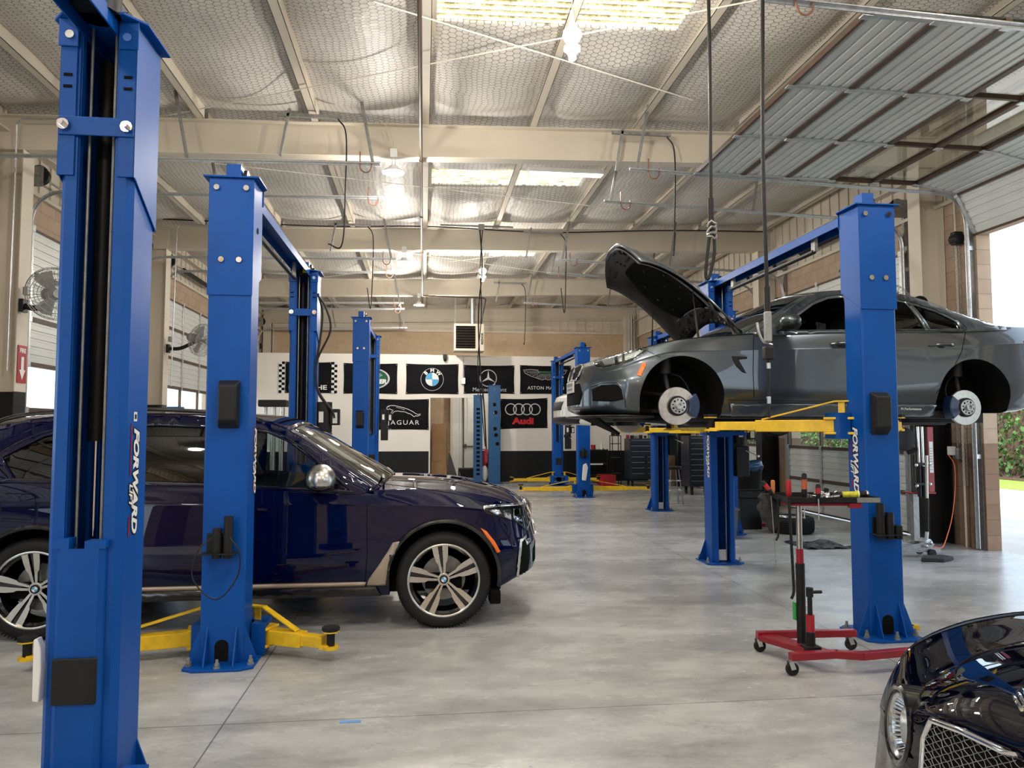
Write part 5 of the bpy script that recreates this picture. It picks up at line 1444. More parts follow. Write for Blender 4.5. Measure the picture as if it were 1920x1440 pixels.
# opened bonnet: a domed lid hinged at the base of the windscreen
hx, hz = -.66, 1.0
ang = R(38)
def lid(u, v, d=0):
    # u 0 (hinge) .. 1 (front edge), v -1..1 across
    L = 1.37; w = lerp(.74, .60, u**1.6)
    yy = v*w
    uu = u*L-.26*(abs(v)**2.6)*(u**3)-.02*abs(v)**2*(1-u)
    bow = .15*(1-abs(v)**2.2)-.04+.07*math.sin(PI*min(1, u*.95))-.05*u**4
    # rear edge is concave towards the windscreen
    uu += .10*(v*v-1)*(1-u)**3*-1
    a = V((math.cos(ang)*uu-math.sin(ang)*(bow+d), yy, math.sin(ang)*uu+math.cos(ang)*(bow+d)))
    return TG @ (V((hx, 0, hz))+a)
b = MB(); nu, nv = 28, 28
b.grid([[lid(i/nu, -1+2*j/nv) for j in range(nv+1)] for i in range(nu+1)]); hd = b.build('hood', M['gunmetal'], sed, smooth=60, solid=.02, offs=0, fix=False)
b = MB(); b.grid([[lid(.02+.96*i/nu, (-1+2*j/nv)*.975, -.022-.02*(1 if (abs(-1+2*j/nv) > .72 or i/nu > .8 or i/nu < .2) else 0)) for j in range(nv+1)] for i in range(nu+1)])
b.build('hood_inner_frame', M['sub'], hd, smooth=25, solid=.008, offs=0, fix=False)
b = MB(); rows = []
for i in range(17):
    u = .2+.6*i/16; w_ = .70*math.sin(PI*(.13+.74*i/16))**.45
    rows.append([lid(u, w_*(-1+2*j/16), -.055+.012*(math.cos(PI*(-1+2*j/16)*.5))) for j in range(17)])
b.grid(rows); b.build('hood_insulation', M['matblack'], hd, smooth=60, solid=.012, offs=0, fix=False)
b = MB()
for (u, v) in [(.3, -.4), (.3, .4), (.45, -.5), (.45, .5), (.6, -.45), (.6, .45), (.7, 0), (.35, 0), (.5, 0)]:
    p = lid(u, v, -.065); n = (lid(u, v, -.08)-p).normalized(); b.cyl(p, p+n*.008, .014, 10)
b.build('insulation_clips', M['black'], hd)
b = MB(); random.seed(3)
for k in range(70):
    u = random.choice([random.uniform(.84, .95), random.uniform(.04, .17)]); v = random.uniform(-.85, .85)
    p = lid(u, v, -.05); q = lid(u+random.uniform(-.02, .02), v+random.uniform(.01, .07), -.05); b.bar(p, q, .012, .02)
b.build('stamped_rib_pattern', M['sub'], hd, smooth=0)
b = MB(); b.tube([lid(.24+.5*t, .82*math.sin(PI*.5)-.3*abs(t-.5)*.2, -.05) for t in [k/12 for k in range(13)]], .007, 6)
b.tube([lid(.2, -.6+1.2*k/12, -.05) for k in range(13)], .007, 6); b.build('hood_seal', M['dsteel'], hd)
for sg in (-1, 1):
    b = MB(TG); b.bar(V((hx+.02, sg*.64, hz-.1)), V((hx+.1, sg*.64, hz+.12)), .03, .02); b.bar(V((hx+.1, sg*.64, hz+.1)), V((hx+.04, sg*.64, hz+.02)), .03, .02); b.build('hood_hinge', M['dsteel'], sed, smooth=0)
    b = MB(); a_ = TG @ V((-.25, sg*.7, .9)); c_ = lid(.42, sg*.86, -.04); b.cyl(a_, a_.lerp(c_, .55), .011, 10); b.cyl(a_.lerp(c_, .5), c_, .005, 8); b.build('gas_strut', M['black'], sed)
# ------------------------------------------------------------------ white car on the lift behind
TW = Matrix.Translation((3.05, 12.6, 1.46)) @ Matrix.Rotation(PI, 4, 'Z')
wc = empty('white_car', (4.6, 12.6, 1.42), 'white car raised on the lift behind the grey sedan, mostly hidden', 'car')
cw = Car('white', TW, wc, PG, M['pearl']); cw.near = 1
cw.body([(-.03, .335, .385, .42), (-2.85, .335, .385, .42)], [(-3.05, -.62)], M['matblack'], M['matblack'])
cw.green(EG, CG, 2, 4, [
    ([(-.99, .965), (-1.12, 1.08), (-1.35, 1.225), (-1.52, 1.29), (-1.68, 1.31), (-1.72, .985)], 0, M['tint']),
    ([(-1.80, .985), (-1.77, 1.315), (-2.05, 1.31), (-2.30, 1.27), (-2.40, 1.0)], 0, M['tint'])], M['pearl'], None, M['pearl'], M['carglass'], step=.1)
cw.side('headlight', M['lens'], [(.30, .60), (.34, .70), (.62, .68), (.68, .58)], 1, off=.004, both=True)
cw.front('grille', M['black'], [(-.38, .45), (-.42, .60), (.42, .60), (.38, .45)], off=.004)
cw.front('lower_intake', M['black'], [(-.75, .22), (-.80, .34), (.80, .34), (.75, .22)], off=.004)
for wx in (-2.81,):
    for sg in (1, -1):
        wb_ = bpy.data.objects.new('wheel', None); COL.objects.link(wb_); wb_.location = TW @ V((wx, sg*.8, .34)); wb_['_w'] = 1; sub(wb_, wc)
        b = MB(TW); b.lathe([(.2, -.1), (.3, -.11), (.325, -.08), (.325, .08), (.3, .11), (.2, .1)], V((wx, sg*.8, .34)), V((0, sg, 0)), 40)
        t_ = b.build('tire', M['rubber'], None); t_.parent = wb_; t_.matrix_parent_inverse = Matrix.Translation(wb_.location).inverted()
        b = MB(TW); b.lathe([(.2, .1), (.19, .06), (.05, .08), (0, .08)], V((wx, sg*.8, .34)), V((0, sg, 0)), 30)
        t_ = b.build('rim', M['satin'], None); t_.parent = wb_; t_.matrix_parent_inverse = Matrix.Translation(wb_.location).inverted()

# ------------------------------------------------------------------ dark coupe at the lower right
X0, Y0 = 2.12, 1.50
TB = Matrix.Translation((X0, Y0, 0)) @ Matrix.Rotation(PI, 4, 'Z')
bt = empty('coupe', (3.3, Y0, 0), 'glossy midnight blue coupe nose with mesh grille, cropped at the lower right corner', 'car')
PB = dict(nose=.86, tail=-3.7, wf0=-.1, wf=.30, hw=.97, wr0=-2.7, wr=.3, lean=.12, lz=.5, nr=.10,
    zb=[(-3.7, .4), (-3, .2), (.3, .18), (.86, .25)],
    wb=[(-3.7, .8), (-2, .9), (.3, .9), (.86, .72)],
    wm=[(-3.7, .88), (-2.7, .98), (-1.3, .94), (0, .975), (.5, .95), (.86, .80)],
    zm=[(-3.7, .6), (0, .58), (.86, .5)],
    ws=[(-3.7, .82), (-2.7, .93), (-1.3, .90), (-.3, .88), (.1, .86), (.4, .84), (.6, .82), (.86, .77)],
    zs=[(-3.7, .9), (-2.7, .95), (-1.3, .93), (-.3, .95), (.05, .955), (.3, .94), (.45, .92), (.58, .895), (.68, .865), (.77, .81), (.86, .74)],
    we=[(-3.7, .7), (-2.7, .82), (-1.3, .86), (-.6, .78), (0, .66), (.4, .62), (.86, .50)],
    ze=[(-3.7, 1.0), (-2.7, 1.0), (-1.3, .97), (-.6, .98), (0, .95), (.4, .93), (.6, .905), (.75, .87), (.86, .83)],
    zt=[(-3.7, 1.02), (-2.7, 1.0), (-1.3, .98), (-.8, 1.02), (-.2, 1.04), (.2, 1.02), (.5, 1.01), (.7, .99), (.80, .97), (.86, .93)])
cb_ = Car('coupe', TB, bt, PB, M['midnight']); cb_.near = -1
cb_.body([(0, .36, .40, .55), (-2.75, .36, .40, .55)], [(-2.9, -1.0)], M['matblack'], M['matblack'])
EB = [(-.95, .86, .975), (-1.3, .76, 1.16), (-1.7, .66, 1.31), (-2.2, .63, 1.35), (-2.7, .66, 1.25), (-3.3, .74, 1.02)]
CB = [(-.72, 1.03), (-1.15, 1.22), (-1.62, 1.37), (-2.2, 1.41), (-2.8, 1.30), (-3.45, 1.03)]
cb_.green(EB, CB, 2, 4, [([(-1.2, .99), (-1.45, 1.16), (-1.75, 1.27), (-2.1, 1.29), (-2.2, .99)], 0, M['tint']), ([(-2.25, .99), (-2.2, 1.29), (-2.5, 1.24), (-2.8, 1.02)], 0, M['tint'])], M['midnight'], None, M['midnight'], M['carglass'], step=.1)
for wx in (0, -2.75):
    for sg in (1, -1):
        wb_ = bpy.data.objects.new('wheel', None); COL.objects.link(wb_); wb_.location = TB @ V((wx, sg*.83, .35)); sub(wb_, bt)
        for nm, prof, mt in (('tire', [(.25, -.12), (.33, -.13), (.35, -.1), (.35, .1), (.33, .13), (.25, .12)], M['rubber']), ('rim', [(.25, .12), (.24, .07), (.06, .09), (0, .09)], M['satin'])):
            b = MB(TB); b.lathe(prof, V((wx, sg*.83, .35)), V((0, sg, 0)), 40); t_ = b.build(nm, mt, None); t_.parent = wb_; t_.matrix_parent_inverse = Matrix.Translation(wb_.location).inverted()
def cut_hole(ob, o, n, r):
    # open the bodywork under a lamp: refine the skin locally, then drop the faces inside the rim
    b = bmesh.new(); b.from_mesh(ob.data)
    for k in range(2):
        near = [e for e in b.edges if all((v.co-o).length < r*1.35 and abs((v.co-o).dot(n)) < .12 for v in e.verts)]
        bmesh.ops.subdivide_edges(b, edges=near, cuts=1, use_grid_fill=True)
    def rad(c):
        d = c-o; return (d-n*d.dot(n)).length, abs(d.dot(n))
    kill = [f for f in b.faces if rad(f.calc_center_median())[0] < r and rad(f.calc_center_median())[1] < .13]
    bmesh.ops.delete(b, geom=kill, context='FACES'); b.to_mesh(ob.data); b.free()
    ob.data.shade_smooth(); ob.data.set_sharp_from_angle(angle=R(38))
bt_body = cb_.ob
# headlamps: big inner ring and small outer one
for sg in (-1, 1):
    for (x, y, z, r, tl, nm) in ((.66, .50, .745, .098, 17, 'headlight'), (.50, .86, .66, .06, 38, 'outer_lamp')):
        n = V((math.cos(R(tl)), sg*math.sin(R(tl)), .10)).normalized(); o = V((x, sg*y, z))
        p, nn = cb_.cast(TB @ (o+n*1.5), TB.to_3x3() @ (-n))
        if p is not None: o = TB.inverted() @ p
        nn = TB.inverted().to_3x3() @ (nn if nn is not None else n); nn = nn if nn.dot(n) > 0 else -nn; n = (n*.25+nn*.75).normalized(); o = o-n*.036
        o = o+n*.030
        cut_hole(bt_body, TB @ o, TB.to_3x3() @ n, r-.002)
        b = MB(TB); b.lathe([(r+.016, -.07), (r+.014, .002), (r+.006, .008), (r-.004, .006), (r-.008, -.03)], o, n, 64); h = b.build(nm, M['blackgloss'], bt)
        b = MB(TB); b.lathe([(r-.008, -.004), (r-.012, .0), (r-.020, -.006), (r*.80, -.034), (r*.62, -.048), (r*.60, -.022), (r*.54, -.020), (r*.50, -.045), (r*.25, -.06), (0, -.062)], o, n, 64); b.build('reflector', M['mirror'], h)
        b = MB(TB); e1, e2, _ = frame(n)
        for k in range(36):
            t = 2*PI*k/36; e = e1*math.cos(t)+e2*math.sin(t); b.bar(o+e*r*.64-n*.036, o+e*(r-.018)-n*.008, .005, .006)
        b.build('crystal_cuts', M['chrome'], h, smooth=0)
        b = MB(TB); b.lathe([(r-.004, .0), (r*.8, .010), (r*.4, .017), (0, .019)], o, n, 48); b.build('lens_cover', M['lens'], h)
# grille: chrome surround, dark void and woven mesh
GR = [(-.31, .46), (-.345, .60), (-.35, .79), (-.32, .85), (-.2, .87), (0, .885), (.2, .87), (.32, .85), (.35, .79), (.345, .60), (.31, .46)]
cb_.front('grille_opening', M['matblack'], GR, off=.001, th=.002)
def onf(y, z, d=.0):
    p, n = cb_.cast(TB @ V((3, y, z)), TB.to_3x3() @ V((-1, 0, 0)))
    return None if p is None else TB.inverted() @ p+V((d, 0, 0))
def ing(y, z):
    c = False
    for i in range(len(GR)):
        a, e = GR[i], GR[i-1]
        if (a[1] > z) != (e[1] > z) and y < (e[0]-a[0])*(z-a[1])/(e[1]-a[1])+a[0]: c = not c
    return c
b = MB(TB); dens = []
for i in range(len(GR)):
    a, e = V(GR[i]), V(GR[(i+1) % len(GR)])
    for j in range(6): dens.append(a.lerp(e, j/6))
b.tube([onf(q[0], q[1], .006) for q in dens], .009, 10, closed=True); gf = b.build('grille_surround', M['chrome'], bt)
b = MB(TB); sp_ = .019
for dirn in (1, -1):
    c = -1.6
    while c < 1.6:
        run = []
        k = 0; y = -.36
        while y <= .361:
            z = .65+dirn*(y*.62)+c*.0+(c)
            if ing(y, z):
                q = onf(y, z, .008+.003*math.sin(y/sp_*PI))
                if q is not None: run.append(q)
            else:
                if len(run) > 1: b.tube(run, .001, 5)
                run = []
            y += .012
        if len(run) > 1: b.tube(run, .001, 5)
        c += sp_*1.0
b.build('grille_mesh', M['dsteel'], gf, smooth=60)
b = MB(TB); b.tube([onf(0, z, .014) for z in (.46, .55, .65, .75, .88)], .008, 8); b.build('grille_bar', M['chrome'], gf)
# winged badge on the bonnet edge
p = V((.80, 0, .975))
b = MB(TB)
for sg in (-1, 1):
    for k in range(5): b.tube(spline([p+V((.01-.012*k, sg*.02, .012+.006*k)), p+V((-.01-.02*k, sg*(.06+.01*k), .02+.004*k)), p+V((-.04-.02*k, sg*(.10+.012*k), .012+.003*k))], 5), .0045, 6)
b.build('badge_wings', M['chrome'], bt)
b = MB(TB); b.sph(p+V((-.01, 0, .02)), .028, 18, 10, (1, 1, .5)); b.build('badge_boss', M['chrome'], bt)
b = MB(TB); b.sph(p+V((-.05, 0, .06)), .02, 14, 8, (1, .7, 1.4)); b.tube(spline([p+V((-.03, 0, .03)), p+V((-.05, 0, .07)), p+V((-.09, 0, .075))], 5), .009, 8)
for k in range(4): b.bar(p+V((-.05-.012*k, 0, .05)), p+V((-.10-.01*k, 0, .085-.01*k)), .05, .004)
b.build('hood_ornament', M['chrome'], bt)
def top(nm, mat, pts, r):
    P3 = []
    for x, y in pts:
        q, n = cb_.cast(TB @ V((x, y, 3)), V((0, 0, -1)))
        if q is not None: P3.append(q+V((0, 0, .0)))
    b = MB(); b.tube(spline(P3, 4), r, 6); return b.build(nm, mat, bt)
for sg in (-1, 1):
    top('hood_gap', M['matblack'], [(.70, sg*.36), (.6, sg*.50), (.45, sg*.60), (.2, sg*.66), (-.2, sg*.70), (-.8, sg*.78)], .003)
    top('hood_crease', M['midnight'], [(.76, sg*.08), (.5, sg*.12), (.1, sg*.2), (-.7, sg*.42)], .007)
cb_.front('lower_intake', M['matblack'], [(-.7, .24), (-.74, .36), (.74, .36), (.7, .24)], off=.002)
cb_.side('side_gap', M['matblack'], [(-.75, .25), (-.755, .9), (-.76, .9), (-.757, .25)], -1, off=.001, both=True)
# ------------------------------------------------------------------ flags on the far partition
def flag(x0, x1, z0, z1, lab, seed, wave=.006, slant=0):
    o = empty('wall_flag', ((x0+x1)/2, YP-.02, z0), lab, 'flag', 'flags on the white partition')
    random.seed(seed); ph = random.random()*6
    b = MB(); nx, nz = 40, 24; rows = []
    for i in range(nx+1):
        u = i/nx; r = []
        for j in range(nz+1):
            v = j/nz; sag = -.02*math.sin(PI*u)*(v)+.012*math.sin(PI*u)*(1-v)
            r.append(V((lerp(x0, x1, u)+.012*math.sin(PI*v)*(1 if u < .5 else -1)*abs(2*u-1), YP-.018-wave*math.sin(u*9+ph+v*2.2)-wave*.6*math.sin(v*11+ph*2+u*3), lerp(z0, z1, v)+sag+slant*u)))
        rows.append(r)
    b.grid(rows); b.build('cloth', M['fabric'], o, smooth=80, solid=.002, fix=False)
    b = MB()
    for x, z in ((x0+.03, z0+.04), (x1-.03, z0+.04+slant), (x0+.03, z1-.04), (x1-.03, z1-.04+slant)): b.cyl((x, YP-.035, z), (x, YP-.02, z), .012, 10)
    b.build('grommet', M['dsteel'], o)
    return o
FY = YP-.034
def ring(b, cx, cz, r, w, n=56, y=FY, sx=1., a0=0, a1=2*PI):
    vs = []; k = n+1
    for i in range(k):
        t = a0+(a1-a0)*i/n
        for q in (r-w/2, r+w/2): vs.append(V((cx+math.cos(t)*q*sx, y, cz+math.sin(t)*q)))
    b.add(vs, [(2*i, 2*i+1, 2*i+3, 2*i+2) for i in range(n)])
def disc(b, cx, cz, r, n=40, y=FY, sx=1., a0=0, a1=2*PI):
    vs = [V((cx, y, cz))]+[V((cx+math.cos(a0+(a1-a0)*i/n)*r*sx, y, cz+math.sin(a0+(a1-a0)*i/n)*r)) for i in range(n+1)]
    b.add(vs, [(0, i+1, i+2) for i in range(n)])
def poly(b, pts, y=FY): b.add([V((x, y, z)) for x, z in pts], [tuple(range(len(pts)))])
def line(b, pts, w, y=FY):
    pts = [V(q) for q in pts]; L = []; Rr = []
    for i, p in enumerate(pts):
        d = (pts[min(i+1, len(pts)-1)]-pts[max(i-1, 0)]).normalized(); n = V((-d.y, d.x))*(w/2); L.append(p+n); Rr.append(p-n)
    vs = [V((q.x, y, q.y)) for q in L]+[V((q.x, y, q.y)) for q in Rr]; m = len(pts)
    b.add(vs, [(i, i+1, m+i+1, m+i) for i in range(m-1)])
def ftext(o, s, x, z, size, mat, rot=0, **kw):
    return text('lettering', s, size, basis((x, FY-.002, z), (math.cos(rot), 0, math.sin(rot)), (-math.sin(rot), 0, math.cos(rot))), mat, o, **kw)
def bld(b, nm, mat, o): return b.build(nm, mat, o, smooth=0, fix=False, solid=.002, offs=0)
# 1 checkered flag
o = flag(-4.05, -2.72, 2.64, 3.56, 'black flag with checkered side borders, left of the others, behind a post', 1)
b = MB(); w = MB()
for side in (-4.23, -2.72):
    for i in range(2):
        for j in range(12):
            (w if (i+j) % 2 == (1 if side < -3 else 0) else b).box(side+i*.082, side+(i+1)*.082, FY, FY+.004, 2.64+j*.077, 2.64+(j+1)*.077)
bld(w, 'white_checks', M['flagwhite'], o); bld(b, 'black_checks', M['fabric'], o)
ftext(o, 'PORSCHE', -3.4, 2.80, .19, M['flagwhite'], sx=1.35, offset=.004)
b = MB(); poly(b, [(-3.62, 3.35), (-3.4, 3.40), (-3.18, 3.35), (-3.2, 3.12), (-3.4, 2.95), (-3.6, 3.12)]); bld(b, 'crest', M['flagsilver'], o)
b = MB(); poly(b, [(-3.55, 3.3), (-3.4, 3.33), (-3.4, 3.14), (-3.57, 3.14)], FY-.003); poly(b, [(-3.4, 3.14), (-3.24, 3.14), (-3.28, 3.08), (-3.4, 3.0)], FY-.003); bld(b, 'crest_quarters', M['flagred'], o)
# 2 green oval
o = flag(-2.37, -.79, 2.63, 3.54, 'black flag with green oval badge, partly behind the tall far-left lift', 2)
b = MB(); ring(b, -1.55, 3.08, .30, .035, sx=1.68); bld(b, 'oval_ring', M['flagsilver'], o)
b = MB(); disc(b, -1.55, 3.08, .265, sx=1.72); bld(b, 'oval', M['flaggreen'], o)
ftext(o, 'LAND', -1.7, 3.16, .17, M['flagwhite'], shear=.2, offset=.01, sx=1.1); ftext(o, 'ROVER', -1.42, 2.99, .17, M['flagwhite'], shear=.2, offset=.01, sx=1.1)
b = MB(); line(b, [(-1.42, 3.17), (-1.28, 3.22), (-1.36, 3.13), (-1.24, 3.19)], .02, FY-.003); bld(b, 'zigzag', M['flagwhite'], o)
# 3 roundel
o = flag(-.54, 1.03, 2.63, 3.54, 'black flag with blue and white roundel, upper row left of the ceiling cable', 3)
c = (.24, 3.07); b = MB(); ring(b, c[0], c[1], .335, .012); bld(b, 'outer_ring', M['flagsilver'], o)
b = MB(); disc(b, c[0], c[1], .2, y=FY); bld(b, 'roundel_white', M['flagwhite'], o)
b = MB(); disc(b, c[0], c[1], .195, y=FY-.004, a0=PI/2, a1=PI); disc(b, c[0], c[1], .195, y=FY-.004, a0=-PI/2, a1=0); bld(b, 'roundel_blue', M['flagblue'], o)
for ch, a in (('B', 135), ('M', 90), ('W', 45)):
    a = R(a); ftext(o, ch, c[0]+.265*math.cos(a), c[1]+.265*math.sin(a), .15, M['flagwhite'], rot=a-PI/2, offset=.006)
# 4 star in ring
o = flag(1.19, 2.73, 2.65, 3.52, 'black flag with three-pointed star in a ring, behind the ceiling cable', 4)
c = (1.93, 3.12); b = MB(); ring(b, c[0], c[1], .25, .02)
for a in (90, 210, 330):
    a = R(a); q = R(60); poly(b, [(c[0]+.24*math.cos(a), c[1]+.24*math.sin(a)), (c[0]+.04*math.cos(a+q), c[1]+.04*math.sin(a+q)), c, (c[0]+.04*math.cos(a-q), c[1]+.04*math.sin(a-q))])
bld(b, 'star_and_ring', M['flagsilver'], o); ftext(o, 'Mercedes-Benz', 1.97, 2.77, .17, M['flagsilver'], sx=.98)
# 5 wings
o = flag(2.90, 4.48, 2.65, 3.53, 'black flag with silver wings emblem, upper row behind the farthest lift', 5)
cx = 3.68; b = MB()
for s in (-1, 1):
    line(b, [(cx+s*.22, 3.38), (cx+s*.45, 3.40), (cx+s*.68, 3.38), (cx+s*.62, 3.28), (cx+s*.45, 3.2), (cx+s*.25, 3.13), (cx+s*.1, 3.08), (cx, 3.11)], .014)
    line(b, [(cx, 3.33), (cx+s*.22, 3.33), (cx+s*.22, 3.38)], .012)
    for k in range(5): line(b, [(cx+s*(.22), 3.35-.035*k), (cx+s*(.66-.09*k), 3.345-.045*k)], .008)
    for k in range(6): line(b, [(cx+s*.03*k, 3.26), (cx+s*.05*(k+.3), 3.10+.006*k)], .008)
bld(b, 'wings', M['flagsilver'], o)
b = MB(); poly(b, [(cx-.2, 3.27), (cx+.2, 3.27), (cx+.2, 3.33), (cx-.2, 3.33)], FY-.002); bld(b, 'name_bar', M['flaggreen'], o)
ftext(o, 'ASTON MARTIN', cx, 3.3, .06, M['flagwhite']); ftext(o, 'ASTON MARTIN', cx+.02, 2.83, .145, M['flagwhite'], space=1.1)
# 6 leaping cat
o = flag(-1.42, .15, 1.56, 2.48, 'black flag with leaping cat outline, lower row left of the doorway', 6)
b = MB(); X_, Z_ = -1.12, 1.93
cat = [(0.02, .30), (.06, .35), (.14, .37), (.24, .37), (.36, .345), (.50, .31), (.66, .26), (.80, .19), (.90, .12), (.97, .09), (1.05, .11), (1.04, .07), (.96, .04), (.90, .05), (.86, .02), (.80, .06), (.76, .1), (.66, .13), (.58, .17), (.46, .18), (.36, .20), (.28, .19), (.22, .16), (.2, .12), (.15, .13), (.18, .18), (.22, .22), (.15, .24), (.11, .27), (.06, .24), (.03, .26), (.02, .30)]
line(b, [(X_+x*.97, Z_+z*.95) for x, z in cat], .016); line(b, [(X_+x, Z_+z) for x, z in [(.30, .30), (.42, .27), (.55, .22)]], .01); line(b, [(X_+x, Z_+z) for x, z in [(.05, .31), (.10, .31)]], .01)
bld(b, 'cat_outline', M['flagwhite'], o); ftext(o, 'JAGUAR', -.6, 1.77, .19, M['flagwhite'], sx=1.15, space=1.25)
# 7 four rings
o = flag(2.30, 3.75, 1.58, 2.50, 'black flag with four silver rings and red lettering, right of the doorway', 7, slant=.03)
b = MB()
for k in range(4): ring(b, 2.62+.245*k, 2.18, .165, .03, y=FY-.001*k)
bld(b, 'four_rings', M['flagsilver'], o); ftext(o, 'Audi', 3.0, 1.82, .26, M['flagred'], offset=.014, sx=1.3)
# ------------------------------------------------------------------ unit heater, gas pipe, flue
h = empty('unit_heater', (1.4, 22.3, 3.9), 'cream gas unit heater with dark louvres hanging above the far doorway', 'heater')
hx0, hx1, hz0, hz1, hy0, hy1 = .86, 1.74, 3.86, 4.66, 21.45, 22.1
b = MB(); b.box(hx0, hx1, hy0, hy1, hz0, hz1); b.build('cabinet', M['cream'], h, smooth=0, bevel=.012)
b = MB(); b.box(hx0+.05, hx0+.62, hy0-.006, hy0+.01, hz0+.07, hz1-.07); b.build('outlet', M['matblack'], h, smooth=0)
b = MB()
for k in range(8): z = hz0+.12+k*.078; b.bar(V((hx0+.05, hy0-.01, z)), V((hx0+.62, hy0-.01, z)), .03, .008, up=V((0, -.5, 1)))
b.build('louvres', M['brown'], h, smooth=0)
text('lettering', 'REZNOR', .085, basis((hx1-.06, hy0-.003, 4.22), (0, 0, 1), (-1, 0, 0)), M['black'], h, offset=.004)
b = MB(); b.cyl((1.42, 21.8, hz1), (1.42, 21.8, 5.75), .075, 24); b.cyl((1.42, 21.8, 5.1), (1.42, 21.8, 5.13), .08, 24); b.build('flue_pipe', M['steel'], h)
b = MB()
for x in (.9, 1.68): b.cyl((x, 21.5, hz1), (x, 21.5, 5.7), .008, 6); b.cyl((x, 22.05, hz1), (x, 22.05, 5.7), .008, 6)
b.build('hanger_rod', M['dsteel'], h)
b = MB(); b.tube([V((-.06, -2, 5.12)), V((-.06, 12, 5.12)), V((-.06, 19.5, 5.10))], .02, 10)
b.tube([V((-.06, 19.5, 5.10)), V((1.55, 19.5, 5.08)), V((1.62, 19.55, 5.05)), V((1.64, 20.6, 4.85)), V((1.65, 21.6, 4.64))], .02, 10)
for y in (4.6, 9.6, 12.2, 14.7, 17.5, 19.4): b.cyl((-.06, y-.03, 5.115), (-.06, y+.03, 5.115), .027, 10)
tag(b.build('gas_pipe', M['brown'], None), 'long black gas pipe running along the hall under the roof to the heater', 'pipe')
# conduits and cables
def wire(nm, pts, r, mat, lab, cat, sm=8, **k):
    b = MB(); b.tube(spline(pts, sm) if sm else pts, r, 8); return tag(b.build(nm, mat), lab, cat, **k)
# roof cross rods
def rod(a, c, lab):
    b = MB(); b.cyl(a, c, .008, 6); tag(b.build('brace_rod', M['rope']), lab, 'rod', 'roof bracing rods')
rod(atZ(285, 222, 5.58), atZ(1420, 0, 5.5), 'pale roof brace rod rising from the nearest beam at left toward the overhead door')
rod(atZ(700, 3, 5.5), atZ(1300, 188, 5.55), 'pale roof brace rod falling rightward across the nearest bay')
rod(V((-3.3, 19.8, 5.5)), V((4.6, 14.9, 5.6)), 'pale roof brace rod in the far bay rising to the right')
rod(V((-3.3, 14.95, 5.5)), V((5.2, 19.8, 5.65)), 'pale roof brace rod in the far bay falling to the right')
rod(V((-3.3, 10.9, 5.45)), V((3.3, 12.6, 5.5)), 'pale roof brace rod passing the second skylight')
# wall conduits on the left columns and right
b = MB(); b.tube(spline([V((-5.0, 9.55, 2.3)), V((-5.0, 9.55, 5.0)), V((-4.95, 9.5, 5.35)), V((-4.7, 9.5, 5.4)), V((-3.6, 9.5, 5.42))], 6), .012, 8); tag(b.build('conduit', M['steel']), 'grey conduit climbing the nearest left column and along the beam', 'conduit')
b = MB(); b.tube(spline([V((-4.75, 14.6, 2.4)), V((-4.72, 14.6, 5.1)), V((-4.7, 14.6, 5.45)), V((-4.5, 14.6, 5.5)), V((-3.4, 14.6, 5.52))], 6), .012, 8); b.box(-3.45, -3.35, 14.55, 14.65, 5.45, 5.55)
tag(b.build('conduit', M['steel']), 'grey conduit climbing the second left column to a junction box', 'conduit')
b = MB(); b.tube([V((7.30, 9.3, 0)), V((7.30, 9.3, 5.2))], .014, 8); tag(b.build('conduit', M['cream']), 'thin conduit up the brick beside the open door', 'conduit')
wire('roof_cable', [V((XL+.3, 14.68, 5.62)), V((-2, 14.68, 5.58)), V((0, 14.68, 5.64)), V((2.5, 14.68, 5.6)), V((5, 14.68, 5.72)), V((7.1, 14.68, 5.76))], .012, M['black'], 'black cable draped along the second roof beam', 'cable')
# ------------------------------------------------------------------ hanging reels and hoses
def angle_strut(nm, a, c, lab):
    b = MB(); a, c = V(a), V(c); b.bar(a, c, .045, .006); b.bar(a+V((0, .02, 0)), c+V((0, .02, 0)), .006, .045); return tag(b.build(nm, M['dsteel'], smooth=0), lab, 'strut')
ch = empty('cord_drop', (1.1, 14.5, 5.6), 'black power cord hanging from the second beam down to the far doorway', 'cord')
b = MB(); b.cyl((.3, 14.5, 5.63), (1.75, 14.5, 5.63), .018, 8); b.box(1.05, 1.17, 14.44, 14.56, 5.55, 5.66); b.build('support_bar', M['dsteel'], ch)
b = MB(); b.tube(spline([V((1.08, 14.5, 5.6)), V((1.13, 14.5, 4.8)), V((1.06, 14.5, 3.9)), V((1.09, 14.5, 2.9)), V((1.17, 14.5, 2.1)), V((1.22, 14.5, 1.2))], 10), .014, 8); b.tube(spline([V((1.14, 14.5, 5.6)), V((1.09, 14.5, 4.8)), V((1.12, 14.5, 3.9)), V((1.05, 14.5, 2.9)), V((1.12, 14.5, 2.1)), V((1.2, 14.5, 1.25))], 10), .009, 8); b.build('cord', M['black'], ch)
b = MB(); b.box(1.195, 1.245, 14.47, 14.53, .93, 1.08); b.cyl((1.22, 14.5, 1.08), (1.22, 14.5, 1.2), .03, 12); b.build('plug_box', M['red'], ch, bevel=.015)
